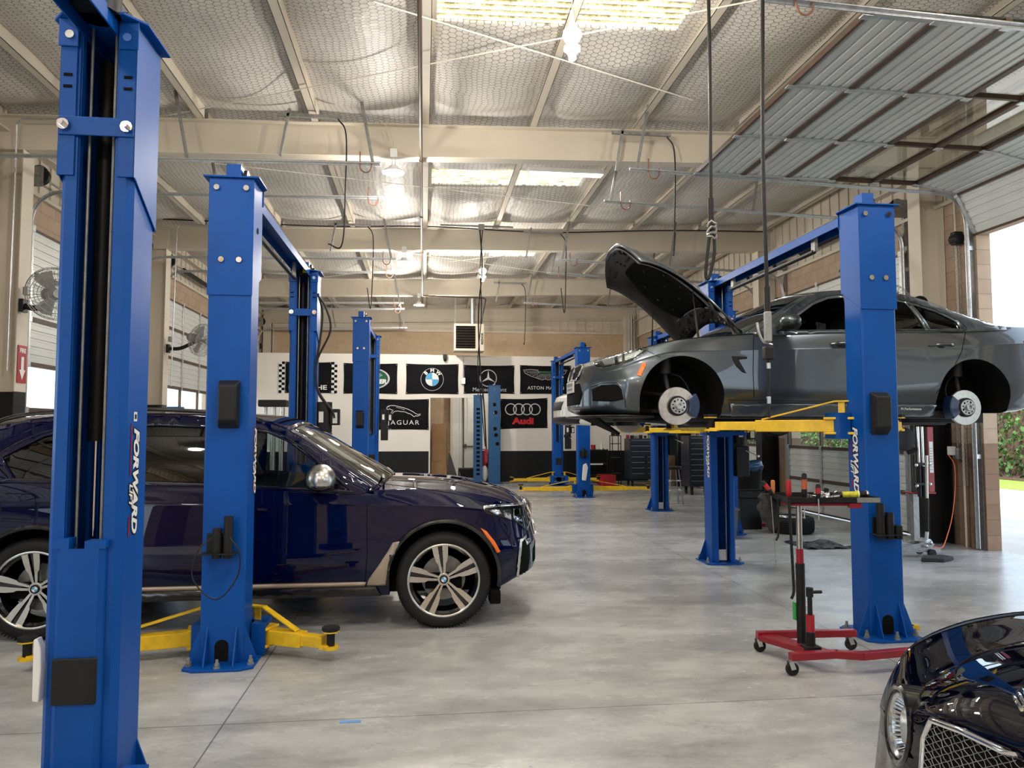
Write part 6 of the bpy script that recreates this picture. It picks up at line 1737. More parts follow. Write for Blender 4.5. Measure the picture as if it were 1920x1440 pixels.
# hose with trigger gun near the saloon
hs = empty('air_hose', (2.44, 5.0, 5.6), 'thick black hose with grey trigger handle hanging before the sedan door', 'hose')
b = MB(); b.tube(spline([V((2.47, 5, 5.62)), V((2.45, 5, 4.6)), V((2.43, 5, 3.6)), V((2.44, 5, 2.6))], 8), .014, 10); b.cyl((2.44, 5, 2.42), (2.44, 5, 2.62), .021, 12); b.build('hose', M['black'], hs)
b = MB(); b.bar(V((2.44, 5, 2.22)), V((2.44, 5, 2.44)), .045, .05); g = b.build('gun_body', M['dsteel'], hs, bevel=.01, smooth=0)
b = MB(); b.tube(spline([V((2.36, 5, 2.36)), V((2.375, 5, 2.28)), V((2.41, 5, 2.22)), V((2.47, 5, 2.20))], 6), .010, 8); b.build('trigger', M['steel'], g)
b = MB(); b.box(2.405, 2.475, 4.965, 5.035, 2.09, 2.19); b.build('meter', M['black'], hs, smooth=0, bevel=.012)
b = MB(); b.cyl((2.435, 5, 1.68), (2.44, 5, 2.09), .011, 10); b.build('nozzle_tube', M['black'], hs)
b = MB(); b.cyl((2.44, 5, 2.03), (2.44, 5, 2.07), .014, 10); b.cyl((2.437, 5, 1.78), (2.437, 5, 1.82), .014, 10); b.cyl((2.435, 5, 1.82), (2.435, 5, 1.83), .016, 10); b.build('nozzle_ring', M['steel'], hs)
hs = empty('air_hose', (2.03, 5.0, 5.6), 'doubled black hose tied in a knot, hanging beside the open hood', 'hose')
b = MB(); b.tube(spline([V((2.03, 5, 5.62)), V((2.04, 5, 4.4)), V((2.03, 5, 3.1))], 8), .013, 10); b.cyl((2.03, 5, 3.02), (2.03, 5, 3.25), .02, 12)
b.tube(spline([V((2.05, 5, 3.0)), V((2.05, 5, 2.85)), V((2.01, 5, 2.68)), V((1.985, 5, 2.69)), V((2.0, 5, 2.85)), V((2.02, 5, 3.0))], 8), .012, 8); b.build('hose', M['black'], hs)
b = MB(); random.seed(5)
for k in range(4):
    c = V((2.035, 5, 2.98+.025*k)); b.tube([c+V((.032*math.cos(t), .02*math.sin(t), .02*math.sin(t+k)+.01*math.cos(3*t))) for t in [2*PI*j/10 for j in range(10)]], .009, 6, closed=True)
b.build('knot', M['dsteel'], hs)
# reels on brackets with drooping cords
def drop(x, y, zb, lab, sway=.1):
    o = empty('cord_reel', (x, y, 5.5), lab, 'cord reel', 'ceiling cord reels')
    b = MB(); b.box(x-.35, x+.45, y-.02, y+.02, 5.5, 5.54); b.bar(V((x-.3, y, 5.0)), V((x-.2, y, 5.6)), .04, .03); b.build('bracket', M['dsteel'], o, smooth=0)
    b = MB(); b.tube(spline([V((x+.4, y, 5.5)), V((x+.5, y, 5.3)), V((x+.5, y, 4.6)), V((x+.47, y, 3.9)), V((x+.5-sway, y, zb))], 8), .01, 6); b.build('cord', M['black'], o)
drop(-2.0+.5, 9.3, 3.9, 'cord reel and black cord under the nearest beam, left of the first lamp', .2)
drop(-1.9+.4, 14.3, 4.3, 'cord reel and cord under the second beam, above the far-left flags', .1)
drop(2.3, 14.4, 4.4, 'cord reel and cord under the second beam, above the hood tip')
drop(2.8, 9.35, 4.2, 'cord reel and cord at the corner of the open overhead door', .0)
drop(2.2, 19.6, 3.9, 'cord reel with long cord above the farthest lift', .05)

# ------------------------------------------------------------------ wall fans
def fan(c, d, lab, mount):
    o = empty('wall_fan', c, lab, 'fan', 'column fans'); c = V(c); d = V(d).normalized(); x, y, _ = frame(d)
    b = MB()
    for r, h in ((.1, .10), (.17, .095), (.24, .08), (.30, .05), (.315, 0), (.30, -.05), (.24, -.09), (.16, -.12)):
        b.tube([c+(x*math.cos(t)+y*math.sin(t))*r+d*h for t in [2*PI*k/36 for k in range(36)]], .004, 5, closed=True)
    for k in range(40):
        t = 2*PI*k/40; e = x*math.cos(t)+y*math.sin(t)
        b.tube([c+e*r+d*h for r, h in ((.05, .105), (.17, .095), (.27, .07), (.315, 0), (.27, -.075), (.16, -.12), (.06, -.13))], .0022, 4)
    b.build('cage', M['dsteel'], o)
    b = MB()
    for k in range(3):
        t = 2*PI*k/3; e = x*math.cos(t)+y*math.sin(t); f = y*math.cos(t)-x*math.sin(t)
        b.add([c+e*.05-f*.03, c+e*.26-f*.09+d*.03, c+e*.28+f*.02, c+e*.24+f*.12-d*.03, c+e*.05+f*.04-d*.01], [(0, 1, 2, 3, 4)])
    b.build('blade', M['dsteel'], o, smooth=0, solid=.004)
    b = MB(); b.cyl(c-d*.28, c-d*.1, .085, 20); b.sph(c-d*.28, .085, 16, 8); b.cyl(c+d*.1, c+d*.12, .05, 20); b.build('motor', M['dsteel'], o)
    b = MB(); m = V(mount); b.tube(spline([c-d*.2-V((0, 0, .08)), (c-d*.25+m)/2-V((0, 0, .1)), m], 6), .035, 10); b.cb(m, (.05, .12, .16)); b.build('arm', M['black'], o)
    b = MB(); b.cb(m+V((.03, 0, .18)), (.06, .07, .1)); b.build('switch_box', M['dsteel'], o, smooth=0, bevel=.006)
fan((-4.42, 9.4, 3.22), (.6, -.75, -.1), 'grey caged wall fan on the nearest left column', (-4.87, 9.6, 3.1))
fan((-4.2, 14.6, 3.28), (.9, -.45, -.25), 'grey caged wall fan on the second left column', (-4.85, 14.7, 3.12))
fan((6.55, 9.75, 3.35), (-.6, -.75, -.1), 'grey caged wall fan behind the sedan roof by the right column', (6.95, 9.8, 3.0))
fan((6.5, 14.6, 3.3), (-.8, -.5, -.2), 'grey caged wall fan on the second right column', (6.95, 14.7, 3.15))

# fire arrow sign and small fittings on the nearest left column
sg_ = empty('fire_sign', (-4.9, 9.56, 2.1), 'red and white FIRE arrow sign on the nearest left column', 'sign')
sx = -4.915
b = MB(); b.box(sx, sx+.004, 9.575, 9.70, 2.14, 2.55)
b = MB(); b.box(-4.914, -4.908, 9.60, 9.80, 2.16, 2.62); b.build('sign_panel', M['redplastic'], sg_, smooth=0)
b = MB(); b.prism([(-.03, .28), (.03, .28), (.03, .12), (.07, .12), (0, .0), (-.07, .12), (-.03, .12)], (-4.906, 9.7, 2.2), (0, 1, 0), (0, 0, 1), (1, 0, 0), 0, .002); b.build('arrow', M['white'], sg_, smooth=0)
text('lettering', 'FIRE', .075, basis((-4.905, 9.7, 2.555), (0, 1, 0), (0, 0, 1)), M['white'], sg_, offset=.003)
b = MB(); b.box(-4.95, -4.88, 9.5, 9.56, 1.52, 1.68); tag(b.build('switch_plate', M['white'], None, smooth=0, bevel=.004), 'white switch plate on the black foot of the nearest left column', 'switch')
b = MB(); b.cyl((-5.15, 13.9, 3.0), (-5.0, 13.8, 2.95), .035, 12); b.bar(V((-5.28, 13.9, 3.05)), V((-5.12, 13.9, 3.0)), .03, .03); tag(b.build('security_camera', M['black']), 'small black security camera on the left wall before the second column', 'camera')
b = MB(); b.sph((.62, 22.2, 3.66), .05, 16, 10); b.box(.56, .68, 22.15, 22.3, 3.70, 3.82); tag(b.build('dome_camera', M['black']), 'small dome camera below the heater', 'camera')
b = MB(); b.cyl((1.17, 22.27, 3.8), (1.17, 22.27, 3.0), .01, 8); b.box(1.11, 1.23, 22.2, 22.29, 2.94, 3.12); tag(b.build('outlet_box', M['steel']), 'grey outlet box on a thin conduit over the star flag', 'outlet')

# ------------------------------------------------------------------ back room behind the doorway
b = MB(); b.box(.95, 3.2, 24.86, 24.9, .02, 3.0)
for k in range(9): b.box(.95+.25*k, .975+.25*k, 24.84, 24.86, .02, 3.0)
dr = b.build('back_door', M['doorgrey'], None, smooth=0); tag(dr, 'grey metal door in the back room seen through the doorway', 'door')
b = MB(); b.box(1.3, 1.34, 24.80, 24.84, .02, 3.0); b.box(1.3, 3.0, 24.80, 24.83, .98, 1.02); b.box(1.36, 1.42, 24.78, 24.84, .94, 1.08); b.build('panic_bar', M['brown'], dr, smooth=0)
b = MB(); b.box(.88, .96, 24.80, 24.9, 0, 3.05); b.box(.88, 1.6, 24.80, 24.88, 2.92, 2.95); b.build('door_post', M['cream'], dr, smooth=0)
def crate(nm, x0, x1, y0, y1, z0, z1, mat, lab, cat, wall=.02, rib=0, grp=None, taper=0):
    b = MB(); t = taper
    b.add([V(q) for q in [(x0+t, y0+t, z0), (x1-t, y0+t, z0), (x1-t, y1-t, z0), (x0+t, y1-t, z0), (x0, y0, z1), (x1, y0, z1), (x1, y1, z1), (x0, y1, z1),
        (x0+wall, y0+wall, z1), (x1-wall, y0+wall, z1), (x1-wall, y1-wall, z1), (x0+wall, y1-wall, z1), (x0+t+wall, y0+t+wall, z0+wall), (x1-t-wall, y0+t+wall, z0+wall), (x1-t-wall, y1-t-wall, z0+wall), (x0+t+wall, y1-t-wall, z0+wall)]],
        [(3,2,1,0), (0,1,5,4), (1,2,6,5), (2,3,7,6), (3,0,4,7), (4,5,9,8), (5,6,10,9), (6,7,11,10), (7,4,8,11), (8,9,13,12), (9,10,14,13), (10,11,15,14), (11,8,12,15), (12,13,14,15)])
    b.box(x0-.012, x1+.012, y0-.012, y0+.004, z1-.03, z1); b.box(x0-.012, x1+.012, y1-.004, y1+.012, z1-.03, z1); b.box(x0-.012, x0+.004, y0, y1, z1-.03, z1); b.box(x1-.004, x1+.012, y0, y1, z1-.03, z1)
    for k in range(rib):
        x = x0+(x1-x0)*(k+.5)/rib; b.box(x-.008, x+.008, y0-.01, y0+.01, z0+.01, z1-.03)
        y = y0+(y1-y0)*(k+.5)/rib; b.box(x0-.01, x0+.01, y-.008, y+.008, z0+.01, z1-.03)
    if rib: b.box(x0-.008, x1+.008, y0-.01, y0, z0+(z1-z0)*.45, z0+(z1-z0)*.5)
    return tag(b.build(nm, mat, None, smooth=0, bevel=.003), lab, cat, grp)
crate('black_tub', 1.15, 1.9, 24.1, 24.6, 0, .3, M['black'], 'black oval tub on the back room floor', 'tub', taper=.08, rib=9)
b = MB(); b.add([V(q) for q in [(.80, 24.0, .01), (1.1, 24.0, .01), (.86, 24.25, .78), (.80, 24.25, .78)]], [(0,1,2,3)]); tag(b.build('leaning_panel', M['black'], None, smooth=0, solid=.02), 'black plastic panel leaning inside the doorway', 'panel')
b = MB(); b.box(.25, .75, 24.3, 24.8, .02, .52); b.box(.25, .75, 24.295, 24.3, .50, .52); tag(b.build('cardboard_box', M['cardboard'], None, smooth=0, bevel=.005), 'lower cardboard box stacked inside the doorway', 'box', 'boxes in the back room')
b = MB(); b.box(.27, .73, 24.4, 24.8, .525, 1.75); tag(b.build('cardboard_box', M['cardboard'], None, smooth=0, bevel=.005), 'tall brown cardboard box on top, inside the doorway', 'box', 'boxes in the back room')

# ------------------------------------------------------------------ two spare teal posts by the partition
def teal(x0, x1, y, h, holes, lab, dots=True):
    o = empty('spare_lift_post', ((x0+x1)/2, y, 0), lab, 'lift post', 'spare teal posts')
    b = MB(); b.box(x0, x1, y-.0, y+.01, 0, h); b.box(x0, x0+.01, y, y+.25, 0, h); b.box(x1-.01, x1, y, y+.25, 0, h); b.box(x0-.01, x1+.01, y-.02, y+.26, h, h+.012); b.box(x0-.08, x1+.08, y-.08, y+.3, 0, .015)
    b.build('channel', M['teal'], o, smooth=0, bevel=.003)
    b = MB()
    for x, z in holes: b.cyl((x, y-.006, z), (x, y+.0, z), .055, 20)
    if holes: b.build('hole', M['matblack'], o)
    b = MB()
    for x, z in holes: b.cyl((x-.05, y-.012, z-.01), (x-.05, y-.006, z-.01), .012, 8)
    b.cyl(((x0+x1)/2, y-.01, h-.13), ((x0+x1)/2, y, h-.13), .012, 8); b.sph(((x0+x1)/2, y+.05, h+.03), .025); b.build('fitting', M['chrome'], o)
    return o
teal(1.86, 2.20, 21.25, 2.84, [(2.02, 2.29), (2.06, 2.06), (2.04, 1.59), (2.07, 1.41), (2.11, 1.16)], 'wide teal steel post with five dark round holes, before the partition')
o = teal(1.44, 1.69, 21.4, 2.56, [], 'narrow teal steel post with ladder slots, left of the wide one')
b = MB()
for k in range(16): b.box(1.515, 1.615, 21.394, 21.4, .25+k*.125, .32+k*.125)
b.build('latch_slots', M['matblack'], o, smooth=0)
b = MB(); b.sph((1.78, 21.7, .28), .16, 14, 8, (.6, .6, 1.5)); tag(b.build('white_bag', M['white'], None), 'white plastic bag between the two teal posts', 'bag')
b = MB(); b.cyl((1.78, 21.95, .0), (1.78, 21.95, .85), .1, 16); b.sph((1.78, 21.95, .85), .1); b.bar(V((1.7, 21.9, .98)), V((1.86, 21.9, .98)), .03, .03)
tag(b.build('fire_extinguisher', M['red'], None), 'red fire extinguisher glimpsed between the teal posts', 'fire extinguisher')

# ------------------------------------------------------------------ workbenches at the back right
def chest(x0, x1, y0, y1, z0, z1, rows, split, lab, mat):
    o = empty('tool_chest', ((x0+x1)/2, y0, 0), lab, 'tool chest', 'tool chests')
    b = MB(); b.box(x0, x1, y0+.02, y1, z0, z1); b.build('body', mat, o, smooth=0, bevel=.006)
    h = (z1-z0-.06)/rows
    for k in range(rows):
        z = z0+.03+k*h
        segs = [(x0+.02, x1-.02)] if k >= split else [(x0+.02, (x0+x1)/2-.03), ((x0+x1)/2+.03, x1-.02)]
        for a, c in segs:
            b = MB(); b.box(a, c, y0, y0+.03, z+.008, z+h-.008); d = b.build('drawer', mat, o, smooth=0, bevel=.004)
            b = MB(); b.bar(V((a+.02, y0-.008, z+h-.02)), V((c-.02, y0-.008, z+h-.02)), .012, .012); b.build('drawer_pull', M['dsteel'], d, smooth=0)
    b = MB()
    for x in (x0+.08, x1-.08):
        for y in (y0+.1, y1-.1): b.cyl((x-.02, y, .06), (x+.02, y, .06), .06, 14); b.box(x-.03, x+.03, y-.03, y+.03, .1, z0)
    b.build('caster', M['black'], o)
    return o
M['chestblue'] = pmat('dark_blue_enamel', (.012, .016, .024), .35, coat=.2)
chest(5.65, 6.55, 19.9, 20.5, .2, 1.32, 7, 4, 'large dark drawer chest standing against the far partition', M['chestblue'])
chest(6.35, 7.0, 17.2, 17.8, .2, 1.42, 9, 0, 'dark drawer chest behind the stool, right of the farther raised lift', M['chestblue'])
o = empty('tool_cart', (4.95, 21.3, 0), 'black three-shelf cart with cans, against the black base wall', 'cart')
b = MB()
for z in (.2, .55, .95): b.box(4.75, 5.35, 21.2, 21.7, z, z+.03)
for x in (4.76, 5.34):
    for y in (21.21, 21.69): b.box(x-.015, x+.015, y-.015, y+.015, .06, 1.0)
b.build('shelf_frame', M['black'], o, smooth=0); b = MB(); b.box(4.8, 5.2, 21.19, 21.2, .54, .58); b.build('shelf_edge', M['white'], o, smooth=0)
b = MB(); b.cyl((4.95, 21.35, .985), (4.95, 21.35, 1.12), .07, 16); tag(b.build('paint_can', M['redplastic'], None), 'red can on top of the black cart', 'can')
b = MB(); b.lathe([(0, .98), (.035, .98), (.035, 1.1), (.015, 1.16), (.015, 1.2), (0, 1.2)], (5.2, 21.35, 0), (0, 0, 1), 14); tag(b.build('spray_bottle', M['white'], None), 'white bottle on top of the black cart', 'bottle')
crate('storage_crate', 4.92, 5.32, 20.2, 20.75, 0, .30, M['redplastic'], 'red plastic crate on the floor left of the tool chest', 'crate', rib=5)
o = empty('junk_shelf', (5.45, 20.6, 0), 'cluttered black shelf unit left of the tool chest', 'shelf')
b = MB()
for z in (.3, .75, 1.15, 1.38): b.box(5.35, 5.62, 20.7, 21.0, z, z+.02)
for x in (5.36, 5.61): b.box(x-.01, x+.01, 20.7, 20.72, 0, 1.4); b.box(x-.01, x+.01, 20.98, 21.0, 0, 1.4)
b.build('frame', M['black'], o, smooth=0)
random.seed(11)
for k in range(9):
    x = 5.42+k*.125; b = MB(); z = 1.40 if x < 5.62 else 1.325
    y = 20.85 if x < 5.62 else 20.2
    b.cb((x, y, z+.04), (.05+random.random()*.04, .1, .05+random.random()*.07), Matrix.Rotation(random.random(), 3, 'Z'))
    tag(b.build('tool_case', M[random.choice(['black', 'dsteel', 'red', 'black'])], None, smooth=0, bevel=.006), ['small dark case lying on the back benches', 'small dark case lying on the back benches'][0], 'case', 'clutter on the back benches')
# stool
o = empty('bar_stool', (5.0, 14.9, 0), 'dark metal work stool behind the farther raised lift column', 'stool')
sx_, sy_ = 5.25, 15.2
b = MB(); b.cyl((sx_, sy_, .74), (sx_, sy_, .80), .17, 24); b.build('seat', M['black'], o, bevel=.01)
for a in range(4):
    t = PI/4+a*PI/2; b = MB(); b.cyl((sx_+.12*math.cos(t), sy_+.12*math.sin(t), .74), (sx_+.22*math.cos(t), sy_+.22*math.sin(t), 0), .012, 8); b.build('leg', M['dsteel'], o)
b = MB()
for z, r in ((.3, .185), (.5, .155)): b.tube([V((sx_+r*math.cos(t), sy_+r*math.sin(t), z)) for t in [2*PI*k/24 for k in range(24)]], .008, 6, closed=True)
b.build('foot_ring', M['steel'], o)
o.location = (sx_, sy_, 0)
for c_ in KIDS(o): c_.matrix_parent_inverse = Matrix.Translation(o.location).inverted()

# bins and toolbox between the two raised lifts
crate('waste_bin', 4.22, 4.55, 10.35, 10.7, 0, .44, pmat('grey_plastic', (.10, .105, .11), .6), 'open grey waste bin beside the raised lift column', 'bin', taper=.03)
b = MB(); b.box(4.95, 5.4, 11.25, 11.55, .5, .62); b.box(5.0, 5.35, 11.3, 11.5, .0, .5); b.box(4.95, 5.4, 11.22, 11.26, .62, .64); tag(b.build('tool_cabinet', M['black'], None, smooth=0, bevel=.01), 'low black cabinet behind the grey waste bin', 'cabinet')
o = empty('trash_can', (5.55, 12.4, 0), 'tall dark trash can with blue bag in front of the black column foot', 'trash can')
b = MB(); b.lathe([(0, .0), (.26, .0), (.31, .95), (.33, .98), (.31, .99), (.29, .95), (.25, .1)], (5.55, 12.4, 0), (0, 0, 1), 32); b.build('can', M['black'], o)
b = MB(); rows = []
for i in range(5):
    rows.append([V((5.55+(.335-.02*abs(i-2)+.012*math.sin(9*t+i))*math.cos(t), 12.4+(.335-.02*abs(i-2)+.012*math.sin(9*t+i))*math.sin(t), .86+.045*i+.012*math.sin(5*t))) for t in [2*PI*k/40 for k in range(41)]])
b.grid(rows); b.build('bin_bag', pmat('blue_bag', (.03, .08, .18), .3), o, fix=False, solid=.003)
# tire lying on the floor with a red jack pan on it
o = empty('loose_tire', (5.66, 10.95, 0), 'tire with wheel lying flat on the floor near the closed door', 'tire')
tc = V((5.66, 10.95, .125)); b = MB()
b.lathe([(.225, -.11), (.29, -.125), (.325, -.10), (.335, -.07), (.335, .07), (.325, .10), (.29, .125), (.24, .115), (.225, .10), (.215, -.05)], tc, (0, 0, 1), 64); ti_ = b.build('tire', M['rubber'], o)
b = MB()
for k in range(60):
    t = 2*PI*k/60; e = V((math.cos(t), math.sin(t), 0)); f = V((-math.sin(t), math.cos(t), 0)); b.bar(tc+e*.33+V((0, 0, .07)), tc+e*.312+V((0, 0, .112))+f*.012, .008, .006)
for z in (-.045, -.015, .015, .045): b.tube([tc+V((.3355*math.cos(t), .3355*math.sin(t), z)) for t in [2*PI*k/48 for k in range(48)]], .003, 4, closed=True)
b.build('tread_groove', M['matblack'], ti_, smooth=0)
b = MB(); b.lathe([(.215, .095), (.22, .11), (.20, .10), (.19, .05), (.06, .03), (.0, .035)], tc, (0, 0, 1), 40)
b.build('rim', M['satin'], o)
b = MB()
for k in range(10):
    t = 2*PI*k/10; e = V((math.cos(t), math.sin(t), 0)); b.bar(tc+e*.05+V((0, 0, .06)), tc+e*.205+V((0, 0, .1)), .03, .02)
b.build('spoke', M['satin'], o, smooth=0)
b = MB(); b.lathe([(0, .0), (.13, .0), (.16, .06), (.15, .06), (.12, .012), (0, .012)], (5.30, 11.75, .0), (0, 0, 1), 24); b.cyl((5.30, 11.75, .0), (5.30, 11.75, .16), .03, 10); b.bar(V((5.3, 11.7, .2)), V((5.62, 11.8, .22)), .06, .05)
b.box(5.12, 5.75, 11.6, 11.95, 0, .05); b.box(5.2, 5.5, 11.62, 11.9, .05, .26)
tag(b.build('red_jack', M['redplastic'], None, bevel=.01), 'small red jack on the floor behind the loose tire', 'jack')
# dark mat and floor debris
b = MB(); random.seed(2); pts = [(5.25+.28*math.cos(t)*(1+.15*math.sin(5*t)), 9.75+.34*math.sin(t)*(1+.1*math.cos(7*t))) for t in [2*PI*k/20 for k in range(20)]]
rows = []
for i in range(14): rows.append([V((5.05+.05*i+.01*random.random(), 9.35+.055*j+.01*random.random(), .012+.03*noise.noise(V((i*.4, j*.4, 0)))+.01*random.random())) for j in range(13)])
b.grid(rows); tag(b.build('crumpled_sheet', M['black'], None, smooth=0, solid=.004, fix=False), 'crumpled black sheet on the floor behind the right front column', 'sheet')
def flat(nm, p, w, d, rz, mat, lab, cat, h=.003):
    b = MB(Matrix.Translation(p) @ Matrix.Rotation(rz, 4, 'Z')); b.box(-w/2, w/2, -d/2, d/2, .0, h); return tag(b.build(nm, mat, None, smooth=0), lab, cat)
flat('blue_tape', atZ(657, 1353, 0.001), .115, .03, -.02, M['tape'], 'short strip of blue tape on the concrete floor', 'tape', .002)
flat('cardboard_sheet', V((3.0, 18.9, .001)), .8, .5, .2, M['cardboard'], 'flat cardboard sheet on the floor by the farthest lift', 'cardboard')
flat('cardboard_sheet', V((4.05, 9.9, .001)), .25, .12, .6, M['cardboard'], 'small cardboard scrap beside the raised lift column', 'cardboard')

# ------------------------------------------------------------------ black drawered column foot area, spring compressor, floor jack
o = empty('spring_compressor', (6.5, 9.6, 0), 'red strut spring compressor with chrome rods beside the right column', 'press')
def p3(x, y, Y=9.3): return at(x, y, Y)
px0, pz0 = p3(1693, 797), 0
b = MB(); q = p3(1690, 800); r_ = p3(1742, 800); X1, X2, ZT, ZBm = q.x, r_.x, q.z, p3(1740, 922).z
b.add([V(v) for v in [(X1, 9.2, ZT), (X1+.12, 9.2, ZT+.06), (X2, 9.2, ZT), (X2, 9.45, ZT), (X1+.12, 9.45, ZT+.06), (X1, 9.45, ZT)]], [(0,1,4,5), (1,2,3,4), (0,5,3,2)])
b.box(X2-.09, X2-.0, 9.22, 9.235, ZBm, ZT); b.box(X2-.01, X2, 9.22, 9.36, ZBm, ZT); b.box(X1+.05, X2, 9.2, 9.4, ZBm-.02, ZBm)
b.build('frame', M['red'], o, smooth=0, bevel=.004)
b = MB(); b.box(X2-.075, X2-.02, 9.212, 9.219, ZBm+.26, ZT-.2); lb = b.build('instruction_label', M['paper'], o, smooth=0)
b = MB()
for k in range(9): b.box(X2-.07, X2-.028, 9.2105, 9.212, ZBm+.30+.035*k, ZBm+.31+.035*k)
b.build('print', M['dsteel'], lb, smooth=0)
b = MB(); b.cyl((X1+.13, 9.15, ZBm+.05), (X1+.13, 9.15, ZT), .018, 14); b.cyl((X1+.19, 9.15, ZBm+.05), (X1+.19, 9.15, ZT), .018, 14); b.build('guide_rod', M['chrome'], o)
b = MB(); b.cyl((X1+.13, 9.15, ZBm-.05), (X1+.13, 9.15, ZBm+.4), .026, 14); b.cyl((X1+.19, 9.15, ZBm-.05), (X1+.19, 9.15, ZBm+.35), .026, 14)
for z in (ZBm+.12, ZBm+.38): b.bar(V((X1+.02, 9.1, z)), V((X1+.26, 9.1, z)), .03, .03)
b.cyl((X1+.0, 9.2, ZT-.35), (X1+.1, 9.15, ZT-.3), .03, 10); b.build('jaw', M['black'], o)
b = MB()
for z in (ZBm+.1, ZBm+.37): b.sph((X1+.03, 9.06, z), .022); b.sph((X1+.22, 9.06, z+.02), .022)
b.build('jaw_bolt', M['chrome'], o)
b = MB(); b.cyl((X1+.04, 9.3, ZT-.17), (X1+.04, 9.38, ZT-.17), .16, 30); b.build('hose_reel', M['black'], o)
b = MB(); b.box(X1+.14, X1+.22, 9.3, 9.38, 0, ZBm); b.box(X1, X2, 9.15, 9.5, 0, .03); b.build('stand_post', M['dsteel'], o, smooth=0)
o.location = ((X1+X2)/2, 9.3, 0)
for c_ in KIDS(o): c_.matrix_parent_inverse = Matrix.Translation(o.location).inverted()
# floor jack
o = empty('floor_jack', (6.15, 8.75, 0), 'grey trolley jack with upright handle by the right column', 'floor jack')
b = MB()
for y in (8.66, 8.84): b.prism([(5.78, .06), (6.3, .06), (6.36, .16), (6.2, .18), (5.95, .13), (5.78, .12)], (0, y, 0), (1, 0, 0), (0, 0, 1), (0, 1, 0), -.006, .006)
b.box(5.85, 6.2, 8.69, 8.81, .10, .14); b.bar(V((6.1, 8.75, .13)), V((5.8, 8.75, .19)), .06, .04); b.build('chassis', M['dsteel'], o, smooth=0, bevel=.004)
b = MB(); b.cyl((5.8, 8.75, .19), (5.8, 8.75, .215), .055, 16); b.build('saddle', M['black'], o)
for x in (5.82, 6.3):
    for y in (8.63, 8.87): b = MB(); b.cyl((x, y-.018, .05), (x, y+.018, .05), .05, 18); b.build('wheel', M['black'], o)
b = MB(); b.cyl((6.3, 8.68, .17), (6.3, 8.82, .17), .05, 18); b.sph((6.28, 8.62, .18), .025); b.sph((6.22, 8.62, .14), .022); b.cyl((6.31, 8.75, .15), (6.33, 8.75, .30), .022, 12); b.build('pump_yoke', M['steel'], o)
b = MB(); b.cyl((6.33, 8.75, .30), (6.345, 8.75, .72), .022, 12); b.build('handle_sleeve', M['black'], o)
b = MB(); b.cyl((6.345, 8.75, .72), (6.36, 8.75, 1.26), .017, 12); b.build('handle', M['satin'], o)
b = MB(); b.prism([(5.95, 8.35), (6.2, 8.28), (6.42, 8.4), (6.36, 8.55), (6.1, 8.52)], (0, 0, 0), (1, 0, 0), (0, 1, 0), (0, 0, 1), .002, .05); tag(b.build('work_gloves', M['glove'], None, bevel=.012), 'pair of dark work gloves on the floor before the trolley jack', 'gloves')
# outlet and orange cord on the block wall
p = atX(1800, 848, 7.34); b = MB(); b.box(7.27, 7.345, p.y-.06, p.y+.06, p.z-.09, p.z+.06); b.cyl((7.31, p.y, p.z+.06), (7.31, p.y, p.z+.6), .012, 8); ob_ = tag(b.build('power_outlet', M['dsteel'], None, smooth=30, bevel=.004), 'grey outlet box on the block wall beside the open door', 'outlet')
b = MB(); b.box(7.2, 7.28, p.y+.0, p.y+.07, p.z-.04, p.z+.08); b.build('plug_adapter', M['white'], ob_, smooth=0, bevel=.006)
wire('extension_cord', [V((7.2, p.y+.04, p.z-.04)), V((7.16, 9.3, 1.1)), V((7.12, 9.25, .8)), V((6.95, 9.1, .45)), V((6.75, 8.95, .2)), V((6.6, 8.85, .08)), V((6.45, 8.8, .1))], .006, M['orangecord'], 'thin orange extension cord falling from the outlet to the jack', 'cord')

# ------------------------------------------------------------------ far left odds and ends
p = at(513, 755, 14.5)
o = empty('oil_drainer', (p.x, 14.5, 0), 'tall upright drainer with clear tubes behind the SUV roof', 'machine')
b = MB(); b.box(p.x-.26, p.x+.26, 14.35, 14.65, p.z-.08, p.z+.05); b.box(p.x-.2, p.x+.2, 14.3, 14.7, 0, .3); b.build('head', M['black'], o, smooth=0, bevel=.02)
b = MB()
for dx in (-.16, .0, .16): b.cyl((p.x+dx, 14.5, .3), (p.x+dx, 14.5, p.z-.08), .05, 14)
b.build('tube', M['satin'], o)
b = MB(); b.box(p.x+.28, p.x+.45, 14.4, 14.6, .3, 1.6); b.build('red_hose_bundle', M['red'], o, smooth=0, bevel=.03)
b = MB(); b.cyl((-4.4, 14.2, 0), (-4.4, 14.2, 1.85), .05, 12); b.box(-4.65, -4.4, 14.1, 14.3, 0, 2.0); tag(b.build('blue_cabinet', M['teal'], None, smooth=0, bevel=.01), 'narrow blue cabinet at the foot of the second left column', 'cabinet')
b = MB(); b.box(-4.3, -4.0, 16.8, 17.1, 0, 1.85); tag(b.build('blue_cabinet', M['teal'], None, smooth=0, bevel=.01), 'narrow blue cabinet beyond the second left column, below the bright panes', 'cabinet')

